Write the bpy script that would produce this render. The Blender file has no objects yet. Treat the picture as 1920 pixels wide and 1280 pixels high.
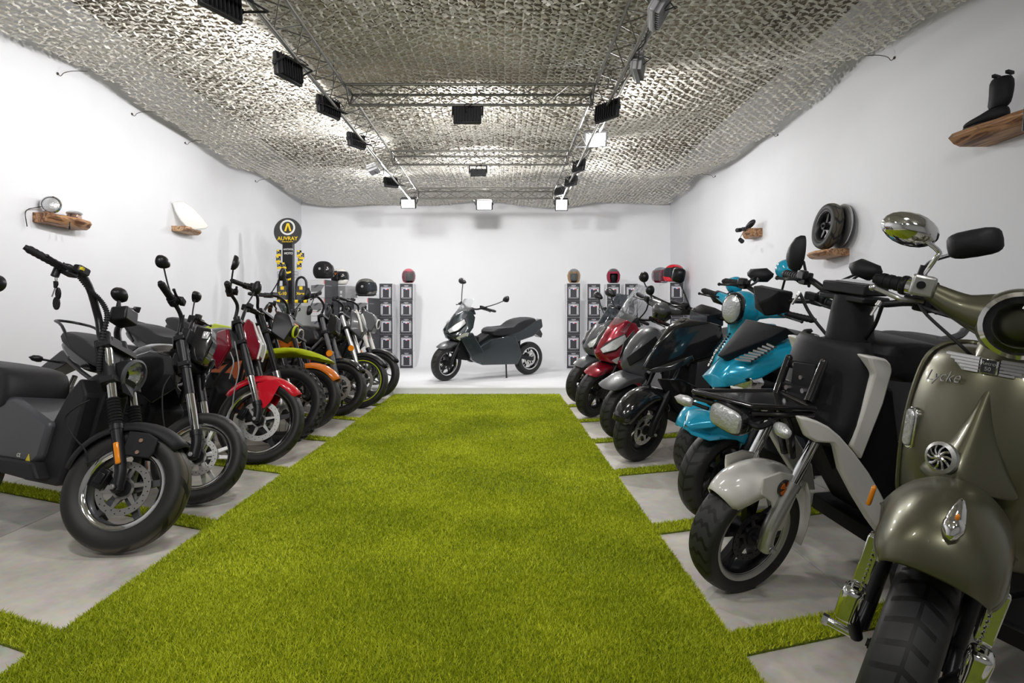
import bpy, bmesh, math, random
import numpy as np
from mathutils import Matrix, Vector, Euler
R_ = math.radians
sc = bpy.context.scene
COL = sc.collection

# ---------------------------------------------------------------- camera, exposure, lights
F = 1080.0            # focal length in pixels of the 1920x1280 frame
VX, VY, CH = 945.0, 592.0, 1.0
cam_d = bpy.data.cameras.new('camera'); cam = bpy.data.objects.new('camera', cam_d); COL.objects.link(cam)
cam_d.sensor_width = 36.0; cam_d.lens = 36.0*F/1920.0
cam_d.shift_x = (960-VX)/1920.0; cam_d.shift_y = -(640-VY)/1920.0
cam_d.clip_start = 0.02; cam_d.clip_end = 60
cam.location = (0, 0, CH); cam.rotation_euler = (R_(90), 0, 0)
sc.camera = cam
sc.view_settings.view_transform = 'Standard'; sc.view_settings.look = 'None'
sc.view_settings.gamma = 1; sc.view_settings.use_curve_mapping = False
sc.view_settings.exposure = EXPO = -1.68
w = bpy.data.worlds.new('world'); sc.world = w; w.use_nodes = True
w.node_tree.nodes['Background'].inputs[0].default_value = (0.8, 0.85, 1, 1)
w.node_tree.nodes['Background'].inputs[1].default_value = 0.05
sc.cycles.use_denoising = True
sc.cycles.max_bounces = 7; sc.cycles.diffuse_bounces = 4; sc.cycles.glossy_bounces = 4
sc.cycles.transparent_max_bounces = 8; sc.cycles.transmission_bounces = 6
sc.cycles.sample_clamp_indirect = 6
sc.cycles.caustics_reflective = False; sc.cycles.caustics_refractive = False

def area(name, loc, target, size, power, spread=150, color=(1, .97, .93), sy=None):
    d = bpy.data.lights.new(name, 'AREA'); d.shape = 'RECTANGLE'
    d.size = size; d.size_y = sy or size*.7; d.energy = power; d.color = color; d.spread = R_(spread)
    o = bpy.data.objects.new(name, d); COL.objects.link(o); o.location = loc
    o.rotation_euler = (Vector(target)-Vector(loc)).to_track_quat('-Z', 'Y').to_euler()
    return o
# the floodlights of the room (the lamp bodies are built further down at the same places)
WARM = (1, .985, .97)
# watts of the truss floodlights: towards the side walls, towards the stage, back towards the viewer
W_SIDE, W_STAGE, W_FRONT = 42, 110, 70
# more of the same truss floods, above and behind the camera
for i, (p, t, pw) in enumerate([((-1.4, 1.2, 2.7), (-1.2, 3.4, 0), 55), ((.9, .9, 2.7), (.0, 3.2, 0), 24),
                                ((-.3, -.9, 2.7), (-.5, 3.6, .2), 62), ((-1.6, -.6, 2.75), (-3.6, 3, 2.0), 40), ((1.2, -.6, 2.75), (3.1, 4, 1.8), 18),
                                ((-.3, 2.35, 2.85), (-.35, 5.8, .2), 70)]):
    area('flood_light_source', p, t, .3, pw, 160, WARM)

# ---------------------------------------------------------------- helpers
def P(u, v, Y):
    """world point seen at photo pixel (u,v) at distance Y"""
    return Vector(((u-VX)*Y/F, Y, CH-(v-VY)*Y/F))

_mats = {}
def mat(name, col=(.5, .5, .5), rough=.5, metal=0.0, coat=0.0, spec=.5, bump=0, bscale=40, noise=0, nscale=6, trans=0, ior=1.45, emit=None, estr=1, alpha=1, sheen=0):
    if name in _mats: return _mats[name]
    m = bpy.data.materials.new(name); m.use_nodes = True
    nt = m.node_tree; b = nt.nodes['Principled BSDF']
    b.inputs['Base Color'].default_value = (*col, 1)
    b.inputs['Roughness'].default_value = rough; b.inputs['Metallic'].default_value = metal
    b.inputs['Coat Weight'].default_value = coat; b.inputs['Coat Roughness'].default_value = .04
    b.inputs['Specular IOR Level'].default_value = spec
    b.inputs['Transmission Weight'].default_value = trans; b.inputs['IOR'].default_value = ior
    b.inputs['Alpha'].default_value = alpha
    b.inputs['Sheen Weight'].default_value = sheen
    if emit: b.inputs['Emission Color'].default_value = (*emit, 1); b.inputs['Emission Strength'].default_value = estr
    tc = None
    if noise or bump:
        tc = nt.nodes.new('ShaderNodeTexCoord')
    if noise:
        n = nt.nodes.new('ShaderNodeTexNoise'); n.inputs['Scale'].default_value = nscale; n.inputs['Detail'].default_value = 6
        nt.links.new(tc.outputs['Object'], n.inputs['Vector'])
        r = nt.nodes.new('ShaderNodeValToRGB')
        r.color_ramp.elements[0].position = .3; r.color_ramp.elements[1].position = .7
        r.color_ramp.elements[0].color = (*[c*(1-noise) for c in col], 1); r.color_ramp.elements[1].color = (*[min(1, c*(1+noise)) for c in col], 1)
        nt.links.new(n.outputs['Fac'], r.inputs['Fac']); nt.links.new(r.outputs['Color'], b.inputs['Base Color'])
    if bump:
        n = nt.nodes.new('ShaderNodeTexNoise'); n.inputs['Scale'].default_value = bscale; n.inputs['Detail'].default_value = 4
        nt.links.new(tc.outputs['Object'], n.inputs['Vector'])
        bp = nt.nodes.new('ShaderNodeBump'); bp.inputs['Strength'].default_value = bump; bp.inputs['Distance'].default_value = .004
        nt.links.new(n.outputs['Fac'], bp.inputs['Height']); nt.links.new(bp.outputs['Normal'], b.inputs['Normal'])
    _mats[name] = m
    return m

def link(o, parent=None):
    COL.objects.link(o)
    if parent is not None: o.parent = parent
    return o
def tag(o, label=None, cat=None, group=None, kind=None):
    if label: o['label'] = label
    if cat: o['category'] = cat
    if group: o['group'] = group
    if kind: o['kind'] = kind
    return o
def empty(name, loc=(0, 0, 0), rz=0, label=None, cat=None, group=None, mw=None):
    o = bpy.data.objects.new(name, None); COL.objects.link(o); o.empty_display_size = .1
    if mw is not None: o.matrix_world = mw
    else: o.location = loc; o.rotation_euler = (0, 0, rz)
    return tag(o, label, cat, group)
def copy_tree(o, parent=None):
    c = o.copy(); COL.objects.link(c); c.parent = parent
    for k in list(o.children): copy_tree(k, c)
    return c

def catmull(pts, n=6):
    pts = [Vector(p) for p in pts]
    if len(pts) < 3 or n <= 1: return pts
    q = [pts[0]*2-pts[1]]+pts+[pts[-1]*2-pts[-2]]
    out = []
    for i in range(1, len(q)-2):
        a, b, c, d = q[i-1], q[i], q[i+1], q[i+2]
        for k in range(n):
            t = k/n
            out.append(.5*((2*b)+(c-a)*t+(2*a-5*b+4*c-d)*t*t+(3*b-a-3*c+d)*t*t*t))
    out.append(pts[-1]); return out

class B:
    def __init__(s): s.bm = bmesh.new()
    def _f(s, vs):
        try: return s.bm.faces.new(vs)
        except ValueError: return None
    def box(s, c, size, rot=None, M=None):
        m = Matrix.Translation(Vector(c)) @ (Euler(rot).to_matrix().to_4x4() if rot else Matrix()) @ Matrix.Diagonal((*size, 1))
        if M: m = M @ m
        bmesh.ops.create_cube(s.bm, size=1, matrix=m); return s
    def ring(s, c, ax, r, seg, up=None, r2=None):
        ax = Vector(ax).normalized()
        u = ax.cross(Vector(up) if up else (Vector((0, 0, 1)) if abs(ax.z) < .9 else Vector((1, 0, 0)))).normalized(); v = ax.cross(u)
        r2 = r2 or r
        return [s.bm.verts.new(Vector(c)+u*(r*math.cos(2*math.pi*k/seg))+v*(r2*math.sin(2*math.pi*k/seg))) for k in range(seg)]
    def bridge(s, a, b):
        n = len(a)
        for k in range(n): s._f((a[k], a[(k+1) % n], b[(k+1) % n], b[k]))
    def cyl(s, p0, p1, r0, r1=None, seg=12, caps=True):
        r1 = r0 if r1 is None else r1
        ax = Vector(p1)-Vector(p0)
        if ax.length < 1e-6: return s
        a = s.ring(p0, ax, r0, seg); b = s.ring(p1, ax, r1, seg); s.bridge(a, b)
        if caps: s._f(a[::-1]); s._f(b)
        return s
    def tube(s, pts, r, seg=8, n=5, caps=True, rs=None, flat=1):
        """smooth tube through points; rs: radius per control point; flat: second radius factor"""
        P_ = catmull(pts, n); N = len(P_)
        prev = None; up = None
        for i, p in enumerate(P_):
            t = (P_[min(i+1, N-1)]-P_[max(i-1, 0)])
            if t.length < 1e-9: continue
            t.normalize()
            if up is None:
                up = Vector((0, 0, 1)) if abs(t.z) < .9 else Vector((1, 0, 0))
            up = (up-t*up.dot(t)).normalized(); v = t.cross(up)
            if rs:
                f = i/(N-1)*(len(rs)-1); k = min(int(f), len(rs)-2); rr = rs[k]+(rs[k+1]-rs[k])*(f-k)
            else: rr = r
            ring = [s.bm.verts.new(p+up*(rr*math.sin(2*math.pi*k/seg))+v*(rr*flat*math.cos(2*math.pi*k/seg))) for k in range(seg)]
            if prev: s.bridge(prev, ring)
            elif caps: s._f(ring[::-1])
            prev = ring
        if caps and prev: s._f(prev)
        return s
    def sph(s, c, r, seg=16, rot=None, M=None):
        r = (r, r, r) if isinstance(r, (int, float)) else r
        m = Matrix.Translation(Vector(c)) @ (Euler(rot).to_matrix().to_4x4() if rot else Matrix()) @ Matrix.Diagonal((*r, 1))
        if M: m = M @ m
        bmesh.ops.create_uvsphere(s.bm, u_segments=seg, v_segments=max(6, seg//2+1), radius=1, matrix=m); return s
    def lathe(s, prof, o=(0, 0, 0), ax=(0, 1, 0), seg=32, closed=False):
        """prof: list of (radius, height along ax)"""
        o = Vector(o); ax = Vector(ax).normalized(); rings = []
        for r, h in prof:
            if r < 1e-5: rings.append([s.bm.verts.new(o+ax*h)])
            else: rings.append(s.ring(o+ax*h, ax, r, seg))
        pr = list(zip(rings, rings[1:]))
        if closed: pr.append((rings[-1], rings[0]))
        for a, b in pr:
            if len(a) == 1 and len(b) > 1:
                for k in range(seg): s._f((a[0], b[(k+1) % seg], b[k]))
            elif len(b) == 1 and len(a) > 1:
                for k in range(seg): s._f((a[k], a[(k+1) % seg], b[0]))
            elif len(a) > 1: s.bridge(a, b)
        return s
    def hull(s, pts, mirror=False):
        pts = [Vector(p) for p in pts]
        if mirror: pts = pts+[Vector((p.x, -p.y, p.z)) for p in pts if abs(p.y) > 1e-5]
        vs = [s.bm.verts.new(p) for p in pts]
        r = bmesh.ops.convex_hull(s.bm, input=vs)
        dead = list({g for g in r['geom_interior']+r['geom_unused'] if isinstance(g, bmesh.types.BMVert)})
        if dead: bmesh.ops.delete(s.bm, geom=dead, context='VERTS')
        return s
    def prism(s, poly, y0, y1, plane='xz', M=None):
        """extrude a 2D polygon; plane xz -> along y, xy -> along z, yz -> along x"""
        def mk(a, b, c):
            v = {'xz': (a, c, b), 'xy': (a, b, c), 'yz': (c, a, b)}[plane]
            v = Vector(v); return s.bm.verts.new(M @ v if M else v)
        a = [mk(p[0], p[1], y0) for p in poly]; b = [mk(p[0], p[1], y1) for p in poly]
        s.bridge(a, b); s._f(a[::-1]); s._f(b); return s
    def strip(s, pts, th):
        """closed 3D polygon (roughly planar) given thickness along its normal"""
        pts = [Vector(p) for p in pts]
        n = Vector((0, 0, 0))
        for i in range(len(pts)): n += pts[i].cross(pts[(i+1) % len(pts)])
        n.normalize()
        a = [s.bm.verts.new(p-n*th/2) for p in pts]; b = [s.bm.verts.new(p+n*th/2) for p in pts]
        s.bridge(a, b); s._f(a[::-1]); s._f(b); return s
    def loft(s, secs, caps=True, closed=True):
        """secs: list of equal-length point lists"""
        rings = [[s.bm.verts.new(Vector(p)) for p in q] for q in secs]
        for a, b in zip(rings, rings[1:]):
            n = len(a)
            for k in range(n if closed else n-1): s._f((a[k], a[(k+1) % n], b[(k+1) % n], b[k]))
        if caps and closed: s._f(rings[0][::-1]); s._f(rings[-1])
        return s
    def grid(s, rows, th=0):
        """open surface through rows of points; solidified by th along normals afterwards"""
        rings = [[s.bm.verts.new(Vector(p)) for p in q] for q in rows]
        for a, b in zip(rings, rings[1:]):
            for k in range(len(a)-1): s._f((a[k], a[k+1], b[k+1], b[k]))
        return s
    def mesh(s, name, smooth=40):
        bmesh.ops.recalc_face_normals(s.bm, faces=s.bm.faces)
        me = bpy.data.meshes.new(name); s.bm.to_mesh(me); s.bm.free()
        if smooth:
            me.polygons.foreach_set('use_smooth', [True]*len(me.polygons))
            if smooth < 180: me.set_sharp_from_angle(angle=R_(smooth))
        return me
    def obj(s, name, m, parent=None, smooth=40, bevel=0, sub=0, solid=0, mx=None, segs=2, **kw):
        me = s.mesh(name, smooth); me.materials.append(m)
        o = bpy.data.objects.new(name, me); link(o, parent)
        if mx is not None: o.matrix_local = mx
        if solid:
            k = o.modifiers.new('s', 'SOLIDIFY'); k.thickness = solid; k.offset = 0
        if bevel:
            k = o.modifiers.new('b', 'BEVEL'); k.width = bevel; k.segments = segs; k.limit_method = 'ANGLE'; k.angle_limit = R_(28)
            k.harden_normals = False
        if sub:
            k = o.modifiers.new('u', 'SUBSURF'); k.levels = sub; k.render_levels = sub
        if kw: tag(o, **kw)
        return o

def text(s, name, size, m, parent, M, ext=.001, align='CENTER', shear=0, spacing=1, label=None, bold=0):
    c = bpy.data.curves.new(name, 'FONT'); c.body = s; c.size = size; c.extrude = ext; c.align_x = align; c.align_y = 'CENTER'
    c.shear = shear; c.space_character = spacing; c.offset = bold
    o = bpy.data.objects.new(name, c); c.materials.append(m)
    COL.objects.link(o)
    dg = bpy.context.evaluated_depsgraph_get(); me = bpy.data.meshes.new_from_object(o.evaluated_get(dg))
    bpy.data.objects.remove(o); bpy.data.curves.remove(c)
    me.name = name
    o = bpy.data.objects.new(name, me); link(o, parent); o.matrix_local = M
    if label: o['label'] = label
    return o

def raw(name, V_, Fc, m, parent=None, smooth=False):
    """fast mesh from numpy arrays; Fc (n,k)"""
    me = bpy.data.meshes.new(name)
    V_ = np.asarray(V_, dtype=np.float32); Fc = np.asarray(Fc, dtype=np.int32); n, k = Fc.shape
    me.vertices.add(len(V_)); me.vertices.foreach_set('co', V_.ravel())
    me.loops.add(n*k); me.loops.foreach_set('vertex_index', Fc.ravel())
    me.polygons.add(n); me.polygons.foreach_set('loop_start', np.arange(0, n*k, k, dtype=np.int32))
    me.polygons.foreach_set('loop_total', np.full(n, k, dtype=np.int32))
    if smooth: me.polygons.foreach_set('use_smooth', np.ones(n, dtype=bool))
    me.update(calc_edges=True); me.materials.append(m)
    o = bpy.data.objects.new(name, me); link(o, parent); return o
# ---------------------------------------------------------------- room shell
XL, XR, YB, YF, ZC = -3.8, 3.12, 10.8, -2.6, 3.75
YS, ZP = 7.3, .11      # stage front and height
M_wall = mat('wall_paint', (.79, .80, .83), .75, bump=.12, bscale=30, noise=.02, nscale=2)
M_cyc = mat('stage_paint', (.81, .82, .845), .55, bump=.05, bscale=12, noise=.015, nscale=1.5)
M_ceil = mat('ceiling_dark', (.20, .17, .12), .9, noise=.5, nscale=2)
M_base = mat('subfloor', (.16, .155, .14), .9)

B().box(((XL+XR)/2, (YB+YF)/2, -.065), (XR-XL+.4, YB-YF+.4, .1)).obj('floor', M_base, kind='structure')
floor_o = bpy.data.objects['floor']
B().box((XL-.1, (YB+YF)/2, ZC/2), (.2, YB-YF+.4, ZC+.2)).obj('wall_left', M_wall, kind='structure')
B().box((XR+.1, (YB+YF)/2, ZC/2), (.2, YB-YF+.4, ZC+.2)).obj('wall_right', M_wall, kind='structure')
B().box(((XL+XR)/2, YB+.1, ZC/2), (XR-XL, .2, ZC+.2)).obj('wall_back', M_cyc, kind='structure')
B().box(((XL+XR)/2, YF-.1, ZC/2), (XR-XL, .2, ZC+.2)).obj('wall_front', M_wall, kind='structure')
B().box(((XL+XR)/2, (YB+YF)/2, ZC+.06), (XR-XL, YB-YF, .1)).obj('ceiling', M_ceil, kind='structure')
# white photo stage: a low platform running up the back wall in a cove, with a rounded riser
prof = [(YB-.001, 1.3), (YB-.004, 1.0)]
for k in range(9):
    a = k/8*math.pi/2
    prof.append((YB-.005-.8+.8*math.cos(a), ZP+.8-.8*math.sin(a)))
prof += [(YS+.06, ZP), (YS+.03, ZP-.008), (YS+.012, ZP-.025), (YS+.004, .03), (YS-.02, -.014), (YS+.3, -.014), (YB-.0005, -.014), (YB-.0005, 1.3)]
B().prism([(p[0], p[1]) for p in prof], XL+.002, XR-.002, 'yz').obj('stage_platform', M_cyc, smooth=30, kind='structure')

# ---------------------------------------------------------------- concrete paving with grass joints
def concrete(name, col, seed):
    m = bpy.data.materials.new(name); m.use_nodes = True; nt = m.node_tree; b = nt.nodes['Principled BSDF']
    L = nt.links.new; tc = nt.nodes.new('ShaderNodeTexCoord')
    n1 = nt.nodes.new('ShaderNodeTexNoise'); n1.inputs['Scale'].default_value = 1.7; n1.inputs['Detail'].default_value = 9; n1.inputs['Distortion'].default_value = .8
    mp = nt.nodes.new('ShaderNodeMapping'); mp.inputs['Location'].default_value = (seed, seed*2, 0)
    L(tc.outputs['Object'], mp.inputs['Vector']); L(mp.outputs['Vector'], n1.inputs['Vector'])
    n2 = nt.nodes.new('ShaderNodeTexNoise'); n2.inputs['Scale'].default_value = 26; n2.inputs['Detail'].default_value = 8
    L(mp.outputs['Vector'], n2.inputs['Vector'])
    r = nt.nodes.new('ShaderNodeValToRGB'); e = r.color_ramp.elements
    e[0].position = .34; e[0].color = (*[c*.62 for c in col], 1); e[1].position = .66; e[1].color = (*[min(1, c*1.12) for c in col], 1)
    x = e.new(.47); x.color = (*[c*.9 for c in col], 1)
    L(n1.outputs['Fac'], r.inputs['Fac'])
    mx = nt.nodes.new('ShaderNodeMixRGB'); mx.blend_type = 'OVERLAY'; mx.inputs['Fac'].default_value = .35
    L(r.outputs['Color'], mx.inputs['Color1']); L(n2.outputs['Color'], mx.inputs['Color2'])
    hs = nt.nodes.new('ShaderNodeHueSaturation'); hs.inputs['Saturation'].default_value = .8
    L(mx.outputs['Color'], hs.inputs['Color']); L(hs.outputs['Color'], b.inputs['Base Color'])
    b.inputs['Roughness'].default_value = .42
    r2 = nt.nodes.new('ShaderNodeMapRange'); r2.inputs['To Min'].default_value = .32; r2.inputs['To Max'].default_value = .6
    L(n1.outputs['Fac'], r2.inputs['Value']); L(r2.outputs['Result'], b.inputs['Roughness'])
    bp = nt.nodes.new('ShaderNodeBump'); bp.inputs['Strength'].default_value = .15; bp.inputs['Distance'].default_value = .003
    L(n2.outputs['Fac'], bp.inputs['Height']); L(bp.outputs['Normal'], b.inputs['Normal'])
    return m
M_con = [concrete('concrete_%d' % i, c, i*3.7) for i, c in enumerate([(.63, .59, .52), (.60, .565, .50), (.65, .60, .525)])]
GXL, GXR = -1.385, .695
SL, SR = -.40, .31       # skew of the joints on each side (dY/dX)
jl = [-1.05, -.12, .82, 1.752, 2.735, 3.69, 4.63, 5.54, 6.43, 7.36]     # joint centres at the runner edge
jr = [-1.0, -.10, .80, 1.745, 2.685, 3.645, 4.57, 5.45, 6.35, 7.36]
JW = .115
def clip_poly(poly, f):
    out = []
    for i in range(len(poly)):
        a, b = poly[i], poly[(i+1) % len(poly)]; fa, fb = f(a), f(b)
        if fa >= 0: out.append(a)
        if (fa >= 0) != (fb >= 0):
            t = fa/(fa-fb); out.append((a[0]+(b[0]-a[0])*t, a[1]+(b[1]-a[1])*t))
    return out
def room_clip(poly, xl, xr):
    for f in (lambda p: p[1]-YF, lambda p: YS-.002-p[1], lambda p: p[0]-xl, lambda p: xr-p[0]):
        poly = clip_poly(poly, f)
        if len(poly) < 3: return []
    return poly
rnd = random.Random(5)
strips = []
def side(js, x0, xs, s, xl, xr):
    n = 0
    allj = js
    for i in range(-4, len(allj)-1+4):
        ja = allj[i] if 0 <= i < len(allj) else (allj[0]+.93*i if i < 0 else allj[-1]+.93*(i-len(allj)+1))
        jb = allj[i+1] if 0 <= i+1 < len(allj) else (allj[0]+.93*(i+1) if i+1 < 0 else allj[-1]+.93*(i+2-len(allj)))
        for k in range(len(xs)-1):
            g = .0025
            q = [(xs[k]+g, ja+JW/2), (xs[k+1]-g, ja+JW/2), (xs[k+1]-g, jb-JW/2), (xs[k]+g, jb-JW/2)]
            q = [(a, b+(a-x0)*s) for a, b in q]
            q = room_clip(q, xl, xr)
            if len(q) < 3 or max(p[1] for p in q)-min(p[1] for p in q) < .05: continue
            if sum(1 for p in q if p[1] > -1.3) == 0: continue
            cx = sum(p[0] for p in q)/len(q); cy = sum(p[1] for p in q)/len(q)
            B().prism([(p[0]-cx, p[1]-cy) for p in q], -.014, .0, 'xy').obj('paving_slab', M_con[rnd.randrange(3)], floor_o, smooth=0, bevel=.002, segs=1, mx=Matrix.Translation((cx, cy, rnd.uniform(-.0008, .0002))))
        q = [(xs[0], ja-JW/2), (xs[-1], ja-JW/2), (xs[-1], ja+JW/2), (xs[0], ja+JW/2)]
        q = room_clip([(a, b+(a-x0)*s) for a, b in q], xl, xr)
        if len(q) >= 3: strips.append(q)
side(jl, GXL, [-4.3, -3.6, -2.95, -2.28, GXL], SL, XL+.005, GXL-.002)
side(jr, GXR, [GXR, 1.245, 1.86, 2.5, 3.3], SR, GXR+.002, XR-.005)

def grass_mat():
    m = bpy.data.materials.new('artificial_grass'); m.use_nodes = True; nt = m.node_tree; b = nt.nodes['Principled BSDF']; L = nt.links.new
    tc = nt.nodes.new('ShaderNodeTexCoord'); g = nt.nodes.new('ShaderNodeNewGeometry')
    n = nt.nodes.new('ShaderNodeTexNoise'); n.inputs['Scale'].default_value = 1.6; n.inputs['Detail'].default_value = 6; L(tc.outputs['Object'], n.inputs['Vector'])
    a = nt.nodes.new('ShaderNodeMath'); a.operation = 'MULTIPLY_ADD'; a.inputs[1].default_value = .55; L(g.outputs['Random Per Island'], a.inputs[0])
    s = nt.nodes.new('ShaderNodeMath'); s.operation = 'SUBTRACT'; s.inputs[1].default_value = .26; L(n.outputs['Fac'], s.inputs[0]); L(s.outputs[0], a.inputs[2])
    r = nt.nodes.new('ShaderNodeValToRGB'); e = r.color_ramp.elements
    e[0].position = .1; e[0].color = (.23, .30, .012, 1); e[1].position = .85; e[1].color = (.74, .80, .05, 1)
    x = e.new(.5); x.color = (.44, .51, .015, 1)
    L(a.outputs[0], r.inputs['Fac']); L(r.outputs['Color'], b.inputs['Base Color'])
    b.inputs['Roughness'].default_value = .5; b.inputs['Specular IOR Level'].default_value = .25
    return m
M_grass = grass_mat(); M_thatch = mat('grass_backing', (.16, .20, .012), .9, noise=.4, nscale=90, bump=.6, bscale=300)
rg = np.random.default_rng(4)
def blades(polys_density, name, parent, h=.017, wd=.0022):
    """polys_density: list of (x0,x1,y0,y1,per m2,filter)"""
    PX, PY = [], []
    for x0, x1, y0, y1, d, f in polys_density:
        k = int((x1-x0)*(y1-y0)*d)
        if k <= 0: continue
        x = rg.uniform(x0, x1, k); y = rg.uniform(y0, y1, k)
        if f is not None:
            q = f(x, y); x, y = x[q], y[q]
        PX.append(x); PY.append(y)
    x = np.concatenate(PX); y = np.concatenate(PY); k = len(x)
    a = rg.uniform(0, 2*np.pi, k); hh = h*rg.uniform(.55, 1.1, k); ln = hh*rg.uniform(.15, 1.1, k); la = rg.uniform(0, 2*np.pi, k)
    w_ = wd*rg.uniform(.6, 1.3, k)*(1+np.clip(y-2, 0, 4)*.35)
    z0 = .006
    V_ = np.stack([np.stack([x-np.cos(a)*w_, y-np.sin(a)*w_, np.full(k, z0)], 1), np.stack([x+np.cos(a)*w_, y+np.sin(a)*w_, np.full(k, z0)], 1),
                   np.stack([x+np.cos(la)*ln, y+np.sin(la)*ln, z0+hh], 1)], 1).reshape(-1, 3)
    return raw(name, V_, np.arange(k*3).reshape(k, 3), M_grass, parent)
run = B().box(((GXL+GXR)/2, (YF+YS)/2-.002, .002), (GXR-GXL, YS-YF-.006, .014)).obj('grass_runner', M_thatch)
tag(run, 'bright green artificial grass runner down the middle of the showroom', 'artificial grass')
W0, W1 = GXL-.008, GXR+.008
ed = lambda x, y: np.ones(len(x), bool)
bl = blades([(W0, W1, .6, 1.4, 9000, None), (W0, W1, 1.4, 2.2, 110000, None), (W0, W1, 2.2, 3.2, 70000, None), (W0, W1, 3.2, 4.6, 36000, None), (W0, W1, 4.6, 6, 20000, None), (W0, W1, 6, YS-.01, 14000, None), (W0, W1, YF, .6, 900, None)], 'grass_blades', run)
bl['kind'] = 'stuff'
# joint strips, each a separate length of the same grass
def in_poly(q):
    def f(x, y):
        ok = np.ones(len(x), bool); n = len(q)
        for i in range(n):
            (ax, ay), (bx, by) = q[i], q[(i+1) % n]
            ok &= ((bx-ax)*(y-ay)-(by-ay)*(x-ax)) >= -.006
        return ok
    return f
lab_side = {-1: 'left', 1: 'right'}
vis = []
for q in strips:
    cy = sum(p[1] for p in q)/len(q); sd = 1 if q[0][0] > 0 else -1
    if max(p[1] for p in q) < .3: continue
    ny = min(q, key=lambda p: abs(p[0]))[1]
    vis.append((sd, ny, q))
vis.sort(key=lambda t: (t[0], t[1]))
ordw = ['nearest', 'second', 'third', 'fourth', 'fifth', 'sixth', 'seventh', 'eighth', 'ninth', 'tenth', 'eleventh']
cnt = {-1: 0, 1: 0}
for sd, ny, q in vis:
    cx = sum(p[0] for p in q)/len(q); cy = sum(p[1] for p in q)/len(q)
    st = B().prism([(p[0]-cx, p[1]-cy) for p in q], -.014, .006, 'xy').obj('grass_strip', M_thatch, smooth=0)
    st.location = (cx, cy, 0)
    seen = ny > 1.2
    i = cnt[sd]
    if seen: cnt[sd] += 1
    tag(st, ('%s grass strip from the camera crossing the concrete on the %s of the runner' % (ordw[min(i, 10)], lab_side[sd])) if seen else 'grass strip on the %s side %s the viewer' % (lab_side[sd], 'just behind' if ny < .6 else 'beside'), 'artificial grass', 'grass strips between the concrete slabs')
    xs = [p[0] for p in q]; ys = [p[1] for p in q]
    dens = 70000 if ny < 2.3 else 36000 if ny < 4 else 14000
    if ny < 1.2: dens = 8000
    s2 = blades([(min(xs), max(xs), min(ys), max(ys), dens, in_poly(q))], 'grass_blades', st)
    s2.location = (-cx, -cy, 0); s2['kind'] = 'stuff'

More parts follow.
